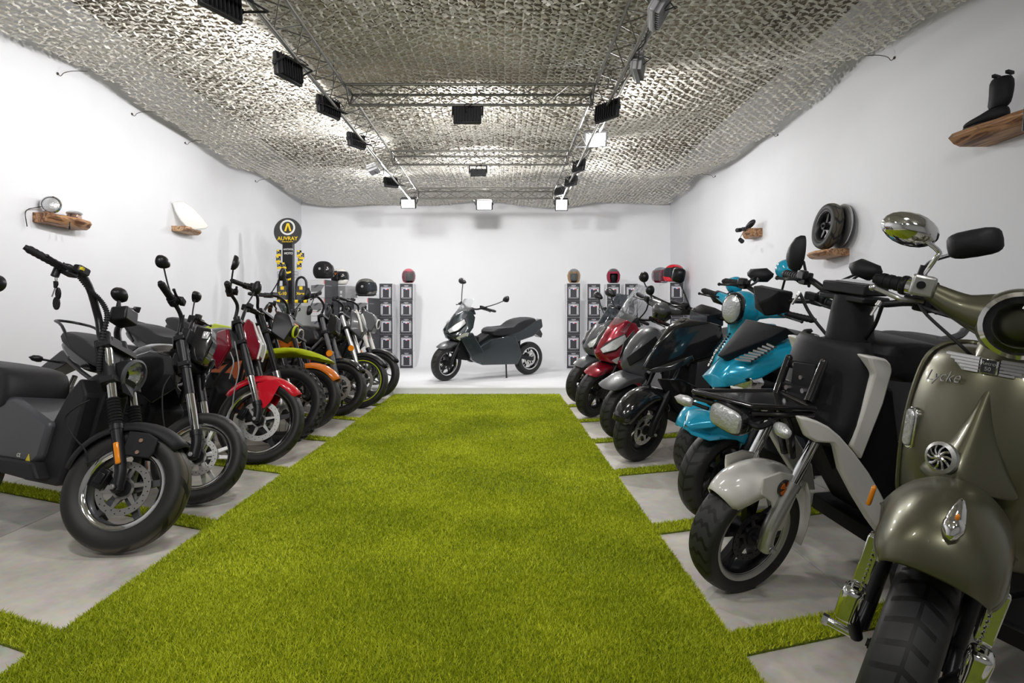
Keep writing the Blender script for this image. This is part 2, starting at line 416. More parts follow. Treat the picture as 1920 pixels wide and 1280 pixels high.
# ---------------------------------------------------------------- camouflage net under the ceiling
def net():
    m = bpy.data.materials.new('net_cloth'); m.use_nodes = True; nt = m.node_tree; b = nt.nodes['Principled BSDF']; L = nt.links.new
    g = nt.nodes.new('ShaderNodeNewGeometry'); r = nt.nodes.new('ShaderNodeValToRGB'); e = r.color_ramp.elements
    e[0].color = (.80, .755, .67, 1); e[1].color = (.94, .92, .875, 1); L(g.outputs['Random Per Island'], r.inputs['Fac']); L(r.outputs['Color'], b.inputs['Base Color'])
    b.inputs['Roughness'].default_value = .6; b.inputs['Specular IOR Level'].default_value = .3
    tr = nt.nodes.new('ShaderNodeBsdfTranslucent'); tr.inputs['Color'].default_value = (.7, .68, .6, 1); mx = nt.nodes.new('ShaderNodeMixShader'); mx.inputs[0].default_value = .22
    L(b.outputs[0], mx.inputs[1]); L(tr.outputs[0], mx.inputs[2]); L(mx.outputs[0], nt.nodes['Material Output'].inputs['Surface'])
    rr = np.random.default_rng(11)
    sx, sy = .062, .058
    nx = int((XR-XL-.1)/sx); ny = int((YB-.15-YF)/sy)
    I, J = np.meshgrid(np.arange(nx), np.arange(ny), indexing='ij'); I = I.ravel(); J = J.ravel()
    x = XL+.06+I*sx; y = YF+.1+J*sy
    def zf(x, y):
        z = 3.12-.055*np.abs(np.sin((y-4.95)*np.pi/1.93))-.04*np.sin(x*1.9+.5*np.sin(y*.9))*np.sin(y*1.3+1)
        z = z-.03*np.sin(x*3.1+y*1.7)
        dw = np.minimum(x-XL, XR-x)
        z = z+.02*np.exp(-dw/.3)
        return z+np.where(y > 9.6, -.04*(y-9.6), 0)
    # scalloped edges: net pulled to the wall at hooks
    sc_ = lambda y: .09+.10*np.abs(np.sin(y*np.pi/.98))**1.2
    keep = (x-XL > sc_(y)) & (XR-x > sc_(y+.3)) & (YB-y > .10+.04*np.abs(np.sin(x*3)))
    cov = .62+.5*(np.sin(x*1.7+2*np.sin(y*.8))*np.sin(y*1.55+1.3*np.sin(x*.9)))+.25*np.sin(y*6.5/1.93+.7)*np.cos(x*.8)
    cov = np.clip(cov+.26, 0, 1)
    I, J, x, y, cov = [a[keep] for a in (I, J, x, y, cov)]
    jit = lambda s, n: rr.normal(0, s, n)
    Vs, base = [], 0
    def quads(cx, cy, cz, ang, ln, wd, tilt, roll):
        k = len(cx)
        ux, uy, uz = np.cos(ang)*np.cos(tilt), np.sin(ang)*np.cos(tilt), np.sin(tilt)
        vx, vy, vz = -np.sin(ang)*np.cos(roll), np.cos(ang)*np.cos(roll), np.sin(roll)
        c = np.stack([cx, cy, cz], 1); u = np.stack([ux, uy, uz], 1)*ln[:, None]; v = np.stack([vx, vy, vz], 1)*wd[:, None]
        return np.stack([c-u-v*.55, c-u*.1-v, c+u+v*.35, c+u*.2+v], 1).reshape(-1, 3)
    n = len(x); sg = np.where((I+J) % 2 == 0, 1, -1)
    A = []
    full = cov > .12
    # flaps cut out of the cloth: slanted leaves in alternating rows, a hole left beside each
    for q in range(2):
        s = .026+.009*cov
        A.append(quads(x+jit(.0025, n)+(q-.5)*.030, y+jit(.003, n)+(q-.5)*.010, zf(x, y)+jit(.003, n)-.004*q, sg*(.50 if q == 0 else -.42)+jit(.09, n), s*rr.uniform(.9, 1.08, n), (.012+.0095*cov)*rr.uniform(.85, 1.15, n), .22*sg+jit(.10, n), (.30 if q else -.25)+jit(.16, n)))
    k = full.sum(); A.append(quads(x[full]+jit(.004, k), y[full]+sy*.42+jit(.004, k), zf(x[full], y[full])+.010+jit(.003, k), jit(.12, k), np.full(k, .026), .006+.012*cov[full], jit(.10, k), jit(.16, k)))
    # twisted ribbons running down the room between the rows
    for q in range(2):
        s1 = np.where((J+q) % 2 == 0, 1, -1)
        A.append(quads(x+sx*.5+.004*s1+jit(.002, n), y+(q-.5)*sy*.5, zf(x, y)-.014+jit(.002, n), np.pi/2+.42*s1+jit(.10, n), np.full(n, .020), np.where((I % 2 == 0), .0095, .0045)*rr.uniform(.8, 1.2, n), jit(.15, n), .35*s1+jit(.3, n)))
    V_ = np.concatenate(A); o = raw('camouflage_net', V_, np.arange(len(V_)).reshape(-1, 4), m)
    tag(o, 'white camouflage net stretched under the ceiling over the whole room', 'camouflage net', kind='stuff')
    return zf
netz = net()
M_blk = mat('black_plastic', (.018, .018, .02), .45, bump=.1, bscale=200)
M_wire = mat('dark_wire', (.05, .045, .03), .6)
for X, s, ys, lab in ((XL, 1, [2.95, 3.92, 4.9, 5.88, 6.86, 8.8], 'left'), (XR, -1, [3.7, 4.6, 6.56, 8.5], 'right')):
    for i, y in enumerate(ys):
        z = 3.06
        o = B().tube([(X, y, z), (X+s*.03, y, z-.02), (X+s*.05, y+.01, z+.01), (X+s*.12, y+.02, z+.03), (X+s*.22, y+.05, z+.04)], .003, 5).lathe([(.0, 0), (.012, 0), (.012, .006), (0, .006)], (X, y, z), (s, 0, 0), 8).obj('net_hook', M_wire)
        tag(o, '%s dark wire hook from the camera holding the net to the %s wall' % (['nearest', 'second', 'third', 'fourth', 'fifth', 'farthest'][i], lab), 'hook', 'net hooks along the %s wall' % lab)

# ---------------------------------------------------------------- lighting truss
M_alu = mat('truss_aluminium', (.20, .195, .18), .42, .8, bump=.1, bscale=80)
TZ, TH, TW = 2.80, .13, .115
def truss(name, p0, p1, n, label, step=.19):
    p0, p1 = Vector(p0), Vector(p1); d = (p1-p0).normalized(); s = d.cross(Vector((0, 0, 1))); L_ = (p1-p0).length
    root = empty(name, (p0+p1)/2, label=label, cat='truss', group='ceiling truss'); c0 = (p0+p1)/2
    T = [(s*TW+Vector((0, 0, TH))), (-s*TW+Vector((0, 0, TH))), Vector((0, 0, 0))]
    for k, t in enumerate(T):
        B().cyl(p0+t-c0, p1+t-c0, .0125, seg=8).obj('chord', M_alu, root)
    b = B(); m = int(L_/step); st = L_/m
    for (a, c) in ((0, 2), (2, 1), (1, 0)):
        for k in range(m):
            q0 = p0+d*(k*st)+T[a if k % 2 else c]-c0; q1 = p0+d*((k+1)*st)+T[c if k % 2 else a]-c0
            b.cyl(q0, q1, .0042, seg=5, caps=False)
    o = b.obj('lacing', M_alu, root)
    for pp in (p0, p1):
        b = B()
        for (a, c) in ((0, 2), (2, 1), (1, 0)): b.cyl(pp+T[a]-c0, pp+T[c]-c0, .008, seg=6)
        b.obj('end_frame', M_alu, root)
    return root
LX, RX = -1.45, .885
truss('truss_beam', (LX, -1.4, TZ), (LX, 9.05, TZ), 0, 'long triangular aluminium truss on the left under the net')
truss('truss_beam', (RX, -1.4, TZ), (RX, 9.05, TZ), 0, 'long triangular aluminium truss on the right under the net')
for i, y in enumerate((4.92, 6.86, 8.84)):
    truss('cross_truss', (LX+.13, y, TZ), (RX-.13, y, TZ), 0, ['front cross truss carrying the large black floodlight', 'middle cross truss carrying the small black floodlight', 'rearmost cross truss carrying the lit floodlight'][i])
for x in (LX, RX):
    for y in (1, 4.9, 8.8):
        o = B().cyl((x, y, TZ+TH), (x, y, ZC+.01), .006, seg=6).obj('truss_hanger', M_alu); tag(o, '%s thin steel rod holding the %s truss to the ceiling' % ({1: 'front', 4.9: 'middle', 8.8: 'rear'}[y], 'left' if x < 0 else 'right'), 'hanger', 'truss hangers')

# floodlights
M_lens = mat('floodlight_glass', (.9, .9, .92), .15, 0, emit=(1, .98, .95), estr=6)
M_lensoff = mat('floodlight_glass_seen', (.8, .8, .8), .2, emit=(1, .98, .95), estr=3)
M_lampg = mat('lamp_grey', (.33, .33, .34), .5, .4)
def flood(loc, target, w_=.25, h_=.17, body=None, label='', hang=None, lens=None, grp='floodlights on the truss', W=0):
    loc = Vector(loc); d = (Vector(target)-loc).normalized()
    q = d.to_track_quat('-Y', 'Z').to_matrix().to_4x4()      # local -Y is the light direction, Z up, X the width
    root = empty('floodlight', label=label, cat='floodlight', group=grp, mw=Matrix.Translation(loc) @ q)
    m = body or M_blk
    B().box((0, .03, 0), (w_, .035, h_)).obj('housing', m, root, bevel=.008)
    b = B()
    for k in range(9): b.box((-w_*.4+k*w_*.1, .058, 0), (.006, .03, h_*.86))
    b.obj('cooling_fins', m, root)
    B().box((0, .008, 0), (w_*.93, .010, h_*.9)).obj('bezel', m, root, bevel=.004)
    B().box((0, .0, 0), (w_*.84, .006, h_*.8)).obj('lens', lens or M_lens, root)
    if W: area('flood_light_source', loc+d*.012, loc+d*2, w_*.8, W, 150, WARM, sy=h_*.75)
    # U bracket built in world orientation so that it hangs from the truss chord
    top = Vector(hang if hang else (loc.x, loc.y, TZ))-Vector((0, 0, .012))
    inv = root.matrix_world.inverted()
    b = B(); x = w_/2+.008
    up = inv @ top; a = Vector((up.x, up.y, up.z)); a.x = 0
    if a.length < .05: a = Vector((0, 0, .1))
    a = a*1.0
    b.box((x, .03, 0), (.006, .03, .03)); b.box((-x, .03, 0), (.006, .03, .03))
    for sx in (-x, x): b.cyl((sx, .03, 0), (sx+up.x, a.y, a.z), .008, seg=4)
    b.cyl((-x+up.x, a.y, a.z), (x+up.x, a.y, a.z), .008, seg=4)
    b.obj('bracket', m, root)
    B().tube([(0, .06, 0), (.02, .12, h_*.3), (up.x*.6-.05, .1+a.y*.5, a.z*.7), (up.x, a.y, a.z)], .004, 5).obj('power_cable', M_blk, root)
    return root
def pt(u, v, Y): return tuple(P(u, v, Y))
flood(pt(406, 4, 3.28), (-3.8, 4.4, 2.55), .27, .17, W=W_SIDE, label='black floodlight cut by the top edge left of the runner', hang=(LX, 3.26, TZ))
flood(pt(534, 132, 4.1), (-3.8, 5.0, 2.5), .25, .17, W=W_SIDE, label='large black floodlight with open bracket on the left truss', hang=(LX, 4.08, TZ))
flood(pt(611, 203, 5.0), (-3.8, 6.2, 2.5), .25, .16, W=W_SIDE, label='black floodlight where the left and front cross trusses meet', hang=(LX, 4.98, TZ))
flood(pt(664, 266, 5.95), (-3.8, 7.4, 2.4), .22, .15, W=W_SIDE*.8, label='small black floodlight in the middle of the left truss', hang=(LX, 5.95, TZ))
flood(pt(698, 312, 6.85), (-1.9, 6.85, 3.6), .24, .13, body=M_lampg, W=W_SIDE*.5, label='grey floodlight lying flat under the left truss with a looped cable', hang=(LX, 6.9, TZ))
flood(pt(732, 345, 7.9), (-2.6, 9.8, 1.8), .20, .15, W=W_STAGE*.6, label='bluish black floodlight near the far end of the left truss', hang=(LX, 7.9, TZ))
flood(pt(765, 382, 8.95), (-1.5, 5.0, .9), .24, .16, W=W_FRONT, label='lit floodlight at the far end of the left truss', hang=(LX, 8.95, TZ))
flood(pt(908, 384, 8.95), (-.3, 5.0, .9), .26, .17, W=W_FRONT, label='lit floodlight in the middle of the rearmost cross truss', hang=(-.33, 8.84, TZ))
flood(pt(1053, 384, 8.95), (.8, 5.0, .9), .20, .20, W=W_FRONT, label='lit floodlight at the far end of the right truss', hang=(RX, 8.95, TZ))
flood(pt(1117, 262, 6.1), (.7, 3.6, .6), .24, .18, body=M_lampg, W=W_FRONT, label='lit floodlight facing the viewer on the right truss', hang=(RX, 6.1, TZ))
flood(pt(877, 220, 4.95), (-.25, 9.8, 1.9), .24, .15, W=W_STAGE, label='black floodlight hanging from the middle of the front cross truss', hang=(-.31, 4.92, TZ))
flood(pt(897, 326, 6.9), (-.25, 10.5, 1.9), .19, .09, W=W_STAGE, label='small black floodlight under the middle cross truss', hang=(-.31, 6.86, TZ))
flood(pt(1143, 211, 4.98), (3.1, 6.6, 2.5), .26, .16, W=W_SIDE, label='black floodlight beside the front cross truss on the right', hang=(RX, 5.0, TZ))
flood(pt(1090, 313, 7.0), (3.1, 8.0, 2.4), .22, .15, W=W_SIDE*.8, label='black floodlight by the middle cross truss on the right', hang=(RX, 7.0, TZ))
flood(pt(1074, 341, 7.8), (3.0, 9.4, 2.4), .2, .14, W=W_SIDE*.7, label='thin black floodlight behind it near the right truss end', hang=(RX, 7.75, TZ))
flood(pt(1187, 124, 4.15), (.2, 4.4, 2.9), .26, .15, body=M_lampg, label='grey floodlight lying flat on the right truss', hang=(RX, 4.15, TZ), lens=M_lampg)
flood(pt(1225, 14, 3.4), (.1, 3.6, 3.3), .26, .15, body=M_lampg, label='grey floodlight cut by the top edge on the right truss', hang=(RX, 3.4, TZ), lens=M_lampg)
flood(pt(1052, 361, 8.5), (2.6, 10, 1.9), .16, .12, label='bluish small floodlight just above the lit one on the right', hang=(RX, 8.5, TZ))
# sagging supply cables tied to the right truss
o = B().tube([pt(1258, 2, 3.25), pt(1215, 58, 3.7), pt(1208, 82, 3.85), pt(1185, 105, 4.05), pt(1200, 118, 4.15)], .005, 6).obj('power_cable', M_blk)
tag(o, 'black power cable looping along the right truss', 'cable')
# ---------------------------------------------------------------- vehicle kit
# vehicle frame: x forward, y left, z up, origin on the ground under the front axle
M_rub = None
def tyre_mat(name, kind):
    if name in _mats: return _mats[name]
    m = bpy.data.materials.new(name); m.use_nodes = True; nt = m.node_tree; b = nt.nodes['Principled BSDF']; L = nt.links.new
    tc = nt.nodes.new('ShaderNodeTexCoord'); sp = nt.nodes.new('ShaderNodeSeparateXYZ'); L(tc.outputs['Object'], sp.inputs[0])
    def mth(op, a, c=None, v=None):
        n = nt.nodes.new('ShaderNodeMath'); n.operation = op
        for i, q in enumerate((a, c)):
            if q is None: continue
            if isinstance(q, (int, float)): n.inputs[i].default_value = q
            else: L(q, n.inputs[i])
        return n.outputs[0]
    ang = mth('ARCTAN2', sp.outputs['X'], sp.outputs['Z']); ay = mth('ABSOLUTE', sp.outputs['Y'])
    N, K = {'road': (22, 60), 'chevron': (30, -55), 'knob': (26, 20), 'wave': (9, 46)}[kind]
    ph = mth('ADD', mth('MULTIPLY', ang, N), mth('MULTIPLY', ay, K))
    if kind == 'knob': ph = mth('ADD', mth('MULTIPLY', ang, N), mth('MULTIPLY', mth('SINE', mth('MULTIPLY', ay, 130)), 1.4))
    s = mth('SINE', ph)
    g = mth('GREATER_THAN', s, {'road': .72, 'chevron': .68, 'knob': .55, 'wave': .8}[kind])
    c = mth('LESS_THAN', ay, .0035 if kind != 'knob' else .0)
    if kind == 'wave':
        c = mth('LESS_THAN', mth('ABSOLUTE', mth('SUBTRACT', ay, mth('ADD', .02, mth('MULTIPLY', mth('SINE', mth('MULTIPLY', ang, 9)), .006)))), .0028)
    gg = mth('MAXIMUM', g, c)
    rr = mth('SQRT', mth('ADD', mth('MULTIPLY', sp.outputs['X'], sp.outputs['X']), mth('MULTIPLY', sp.outputs['Z'], sp.outputs['Z'])))
    at = nt.nodes.new('ShaderNodeAttribute'); at.attribute_name = 'tread'
    gg = mth('MULTIPLY', gg, at.outputs['Fac'])
    bp = nt.nodes.new('ShaderNodeBump'); bp.invert = True; bp.inputs['Strength'].default_value = .9; bp.inputs['Distance'].default_value = .005
    L(gg, bp.inputs['Height']); L(bp.outputs['Normal'], b.inputs['Normal'])
    mx = nt.nodes.new('ShaderNodeMixRGB'); L(gg, mx.inputs['Fac'])
    m0 = nt.nodes.new('ShaderNodeMixRGB'); L(at.outputs['Fac'], m0.inputs['Fac']); m0.inputs['Color1'].default_value = (.012, .012, .012, 1)
    m0.inputs['Color2'].default_value = (.075, .062, .042, 1) if kind == 'wave' else (.026, .026, .027, 1)
    L(m0.outputs['Color'], mx.inputs['Color1']); mx.inputs['Color2'].default_value = (.002, .002, .002, 1)
    L(mx.outputs['Color'], b.inputs['Base Color']); b.inputs['Roughness'].default_value = .55
    _mats[name] = m; return m
T_road, T_chev, T_knob, T_wave = [tyre_mat('tyre_rubber_'+k, k) for k in ('road', 'chevron', 'knob', 'wave')]
K_gloss = mat('black_gloss', (.012, .012, .013), .12, coat=.6)
K_sat = mat('black_satin', (.010, .010, .012), .35, spec=.4, bump=.05, bscale=300)
K_matt = mat('black_matt', (.014, .014, .016), .55, spec=.3, bump=.12, bscale=400)
K_dark = mat('engine_dark', (.007, .007, .008), .6, spec=.25)
K_grey = mat('graphite_grey', (.075, .078, .085), .35, coat=.3)
K_seat = mat('seat_vinyl', (.016, .016, .019), .5, spec=.35, bump=.25, bscale=500)
K_chr = mat('chrome', (.82, .82, .83), .08, 1.0)
K_ss = mat('brushed_steel', (.60, .60, .60), .28, 1.0)
K_alu = mat('cast_aluminium', (.55, .55, .54), .35, .9, bump=.1, bscale=200)
K_disc = mat('brake_disc_steel', (.62, .61, .59), .3, .85)
K_amb = mat('amber_reflector', (.85, .26, .01), .2, coat=.5)
K_red = mat('red_reflector', (.6, .01, .01), .2, coat=.5)
K_white = mat('white_gloss', (.78, .76, .72), .15, coat=.5)
K_wpl = mat('white_plastic', (.75, .75, .74), .4)
K_glass = mat('clear_glass', (.9, .93, .95), .03, trans=1.0, ior=1.25)
K_refl = mat('lamp_reflector', (.85, .85, .86), .15, 1.0, bump=.6, bscale=60)
K_mirror = mat('mirror_glass', (.9, .9, .9), .02, 1.0)
K_copper = mat('copper_screw', (.65, .42, .33), .3, .9)
K_yel = mat('yellow_paint', (.75, .60, .03), .4)
K_lime = mat('lime_gloss', (.52, .62, .02), .2, coat=.5)
K_orange = mat('orange_gloss', (.85, .22, .02), .18, coat=.5)
K_redg = mat('red_gloss', (.62, .01, .025), .15, coat=.6)
K_crim = mat('dark_crimson_gloss', (.20, .004, .018), .12, coat=.8)
K_dred = mat('crimson_metallic', (.28, .008, .025), .22, .35, coat=.8)
K_cyan = mat('cyan_gloss', (.015, .36, .56), .14, coat=.6)
K_blue = mat('blue_metallic', (.012, .33, .52), .2, .2, coat=.6)
K_olive = mat('olive_metallic', (.135, .130, .085), .34, .7, coat=.25)
K_smoke = mat('smoked_screen', (.12, .14, .16), .05, trans=.75, ior=1.2, alpha=.85)
K_clear = mat('clear_screen', (.75, .78, .8), .06, trans=.85, ior=1.15, alpha=.45)

class V:
    def __init__(s, name, X, Y, head, steer=0, lean=8, label='', cat='scooter', group=None, R=.24, rake=26, z0=0, off=0):
        s.mw = Matrix.Translation((X, Y, z0)) @ Matrix.Rotation(R_(head), 4, 'Z') @ Matrix.Rotation(R_(-lean), 4, 'X')
        s.root = empty(name, label=label, cat=cat, group=group, mw=s.mw)
        s.inv = s.mw.inverted(); s.R = R
        k = R_(rake); ax = Vector((-math.sin(k), 0, math.cos(k))); p0 = Vector((off, 0, R))
        s.S = Matrix.Translation(p0) @ Matrix.Rotation(R_(steer), 4, ax) @ Matrix.Translation(-p0)
        s.ax = ax; s.p0 = p0
        s.Si = (s.mw @ s.S).inverted()
    def ray(s, u, v, inv):
        o = inv @ Vector((0, 0, CH)); d = (inv @ P(u, v, 1.0))-o
        return o, d
    def b(s, u, v, y=0.0):
        """pixel -> point on the body plane y"""
        o, d = s.ray(u, v, s.inv); return o+d*((y-o.y)/d.y)
    def bx(s, u, v, x):
        o, d = s.ray(u, v, s.inv); return o+d*((x-o.x)/d.x)
    def t(s, u, v, y=0.0):
        """pixel -> point on the steered plane y"""
        o, d = s.ray(u, v, s.Si); return o+d*((y-o.y)/d.y)
    def tx(s, u, v, x):
        o, d = s.ray(u, v, s.Si); return o+d*((x-o.x)/d.x)
    def along(s, d, y=0, f=0):
        """point at distance d up the steering axis from the axle, y sideways, f forward of it"""
        return s.p0+s.ax*d+Vector((f*s.ax.z, y, -f*s.ax.x))
    def px(s, p, st=False):
        w_ = (s.mw @ (s.S @ Vector(p) if st else Vector(p))); return (VX+w_.x*F/w_.y, VY-(w_.z-CH)*F/w_.y)
    def B(s, bb, name, m, st=False, **k):
        return bb.obj(name, m, s.root, mx=s.S if st else None, **k)

def wheel(v, at, R, W, rim, st=False, tm=None, sp='five', sm=None, lip=None, disc=1, discR=.11, knobs=0, discm=None, name='front_wheel', stripe=None, lipw=.006):
    """part: rim with spokes; sub-parts: tyre, hub, brake_disc"""
    sm = sm or K_sat; lip = lip or K_chr; tm = tm or T_road
    M = (v.S if st else Matrix()) @ Matrix.Translation(Vector(at))
    w = W*.5
    b = B()
    b.lathe([(rim, -w*.66), (rim+.004, -w*.72), (rim-.004, -w*.74), (rim-.016, -w*.6), (rim-.024, -w*.3), (rim-.024, w*.3), (rim-.016, w*.6), (rim-.004, w*.74), (rim+.004, w*.72), (rim, w*.66)], seg=56, closed=False)
    ri = rim-.018
    def blade(a, r0, r1, w0, w1, t0, t1, y=0, tw=0):
        m = Matrix.Rotation(a, 4, 'Y')
        pts = []
        for (r, ww, tt, da) in ((r0, w0, t0, 0), (r1, w1, t1, tw)):
            mm = Matrix.Rotation(da, 4, 'Y')
            for sx in (-1, 1):
                for sy in (-1, 1): pts.append(m @ mm @ Vector((sx*ww, y+sy*tt, r)))
        b.hull(pts)
    if sp == 'five':
        for k in range(5): blade(k*2*math.pi/5, .03, ri, .020, .011, .014, .009)
    elif sp == 'ten':
        for k in range(5):
            for q in (-.13, .13): blade(k*2*math.pi/5+q, .035, ri, .011, .008, .014, .010, tw=q*.35)
    elif sp == 'fork':
        for k in range(5):
            blade(k*2*math.pi/5, .03, ri*.55, .016, .014, .014, .01)
            for q in (-.3, .3): blade(k*2*math.pi/5+q*.1, ri*.5, ri, .010, .008, .010, .009, tw=q)
    elif sp == 'twelve':
        for k in range(12): blade(k*math.pi/6, .04, ri, .011, .014, .012, .010)
    elif sp == 'wire':
        for k in range(32):
            a0 = k*2*math.pi/32; s_ = 1 if k % 2 else -1; a1 = a0+(.35 if k % 4 < 2 else -.35)
            b.cyl((.04*math.sin(a1), s_*.03, .04*math.cos(a1)), (ri*math.sin(a0), 0, ri*math.cos(a0)), .0018, seg=4, caps=False)
    elif sp == 'solid':
        b.lathe([(.03, .012), (ri*.6, .02), (ri, .005), (ri, -.005), (ri*.6, -.02), (.03, -.012)], seg=40)
    o = b.obj(name, sm, v.root, mx=M, smooth=35)
    t = B()
    H = R-rim
    prof = [(rim, -w*.70), (rim+H*.25, -w*.93), (rim+H*.55, -w), (rim+H*.80, -w*.86), (rim+H*.92, -w*.62), (R, -w*.28), (R+.002, 0), (R, w*.28), (rim+H*.92, w*.62), (rim+H*.80, w*.86), (rim+H*.55, w), (rim+H*.25, w*.93), (rim, w*.70)]
    t.lathe(prof, seg=64)
    if knobs:
        for k in range(knobs):
            for j, (yy, dz) in enumerate(((-.72, -.012), (-.28, 0), (.28, 0), (.72, -.012))):
                a = 2*math.pi*(k+(j % 2)*.5)/knobs
                m = Matrix.Rotation(a, 4, 'Y') @ Matrix.Translation((0, yy*w, R+dz+.002))
                t.box((0, 0, 0), (2*math.pi*R/knobs*.52, w*.36, .018), M=m)
    to = t.obj('tyre', tm, o, smooth=60)
    a = to.data.attributes.new('tread', 'FLOAT', 'POINT')
    vals = np.zeros(len(to.data.vertices), dtype=np.float32)
    for i, p in enumerate(to.data.vertices):
        rr = math.hypot(p.co.x, p.co.z); vals[i] = 1.0 if rr > rim+H*.84 else 0.0
    a.data.foreach_set('value', vals)
    L_ = B()
    for s_ in (-1, 1):
        L_.lathe([(rim+.005, s_*w*.715), (rim+.003, s_*(w*.715+.004)), (rim-lipw, s_*(w*.70+.004)), (rim-lipw-.010, s_*w*.55)], seg=56)
    L_.obj('rim_lip', lip, o, smooth=60)
    if stripe:
        q = B()
        for s_ in (-1, 1): q.lathe([(rim+.004, s_*(w*.73+.005)), (rim-.004, s_*(w*.72+.006))], seg=56)
        q.obj('rim_tape', stripe, o)
    h = B().cyl((0, -w*.75, 0), (0, w*.75, 0), .034, seg=20)
    h.cyl((0, -w*1.05, 0), (0, w*1.05, 0), .013, seg=10); h.cyl((0, -w*1.12, 0), (0, w*1.12, 0), .009, seg=6)
    h.obj('hub', K_alu if sp in ('wire', 'twelve') else K_matt, o)
    for q in ([1, -1] if disc == 2 else [disc] if disc else []):
        y = q*(w*.62+.006) if W < .1 else q*(w*.60)
        d = B(); n = 48
        d.lathe([(discR, y-.002), (discR, y+.002), (discR*.74, y+.002), (discR*.74, y-.002)], seg=n, closed=True)
        for k in range(6):
            a = k*math.pi/3; m = Matrix.Rotation(a, 4, 'Y')
            d.hull([m @ Vector((x, y+yy, z)) for (x, z) in ((-.012, .03), (.012, .03), (-.006+.02, discR*.76), (.006+.02, discR*.76)) for yy in (-.003, .003)])
        d.lathe([(.045, y-.003), (.045, y+.003), (.028, y+.004), (.028, y-.003)], seg=24, closed=True)
        do = d.obj('brake_disc', discm or K_disc, o, smooth=30)
        hb = B()
        for k in range(32):
            a = k*2*math.pi/32; r = discR*(.82 if k % 2 else .92)
            hb.cyl((r*math.sin(a), y-.0028, r*math.cos(a)), (r*math.sin(a), y+.0028, r*math.cos(a)), .0028, seg=6)
        hb.obj('disc_holes', K_dark, o)
        c = B(); m = Matrix.Rotation(R_(-72 if st or name == 'front_wheel' else 60), 4, 'Y')
        c.box((0, y, discR*.9), (.085, .045, .05), M=m).box((0, y+q*.022, discR*.9), (.05, .02, .035), M=m)
        c.obj('brake_caliper', K_sat, o, bevel=.006)
    return o

def fork(v, L_=.62, y=.085, r=.02, r2=.026, low=K_sat, up=K_chr, split=.45, f=.03, clamps=(.95, .55), inv=False, bellow=False, cl=None, name='fork_leg'):
    """two telescopic legs; low: slider colour, up: stanchion colour"""
    for s_ in (1, -1):
        yy = y*s_
        a = v.along(-.012, yy, f*0); c = v.along(L_*split, yy, f); d = v.along(L_, yy, f)
        b = B()
        b.tube([v.along(-.012, yy, 0), v.along(.05, yy, f*.8), v.along(.1, yy, f), c], r2, 12, 3)
        b.cyl(v.along(L_*split-.02, yy, f), v.along(L_*split+.008, yy, f), r2*1.12, seg=14)
        b.sph(v.along(0, yy, 0), r2*1.1, 10); b.cyl(v.along(-.0, yy-s_*.03, 0), v.along(0, yy+s_*.026, 0), .012, seg=10)
        o = v.B(b, name, low, st=True)
        B().cyl(c, d, r, seg=14).obj('stanchion', up, o)
        ab = v.along(0, yy+s_*.030, 0); B().cyl(ab, ab+Vector((0, s_*.010, 0)), .012, seg=6).cyl(ab, ab+Vector((0, s_*.014, 0)), .007, seg=8).obj('axle_bolt', K_ss, o)
        if bellow:
            bb = B(); n = 9
            for k in range(n):
                p = L_*split+.0+k*.014
                bb.cyl(v.along(p, yy, f), v.along(p+.007, yy, f), r*1.15, r*1.5, seg=14, caps=False); bb.cyl(v.along(p+.007, yy, f), v.along(p+.014, yy, f), r*1.5, r*1.15, seg=14, caps=False)
            bb.obj('bellow', K_matt, o)
    for c in clamps:
        b = B(); d = L_*c
        b.hull([v.along(d+k, q*(y+.034), f+j) for k in (-.014, .014) for q in (-1, 1) for j in (-.03, .028)]+[v.along(d+k, q*.03, -.04) for k in (-.016, .016) for q in (-1, 1)])
        v.B(b, 'triple_clamp', cl or K_sat, st=True, bevel=.005)
    b = B().cyl(v.along(L_*clamps[-1]-.02, 0, -.02), v.along(L_*clamps[0]+.03, 0, -.02), .026, seg=14)
    v.B(b, 'steering_head', K_dark, st=True)

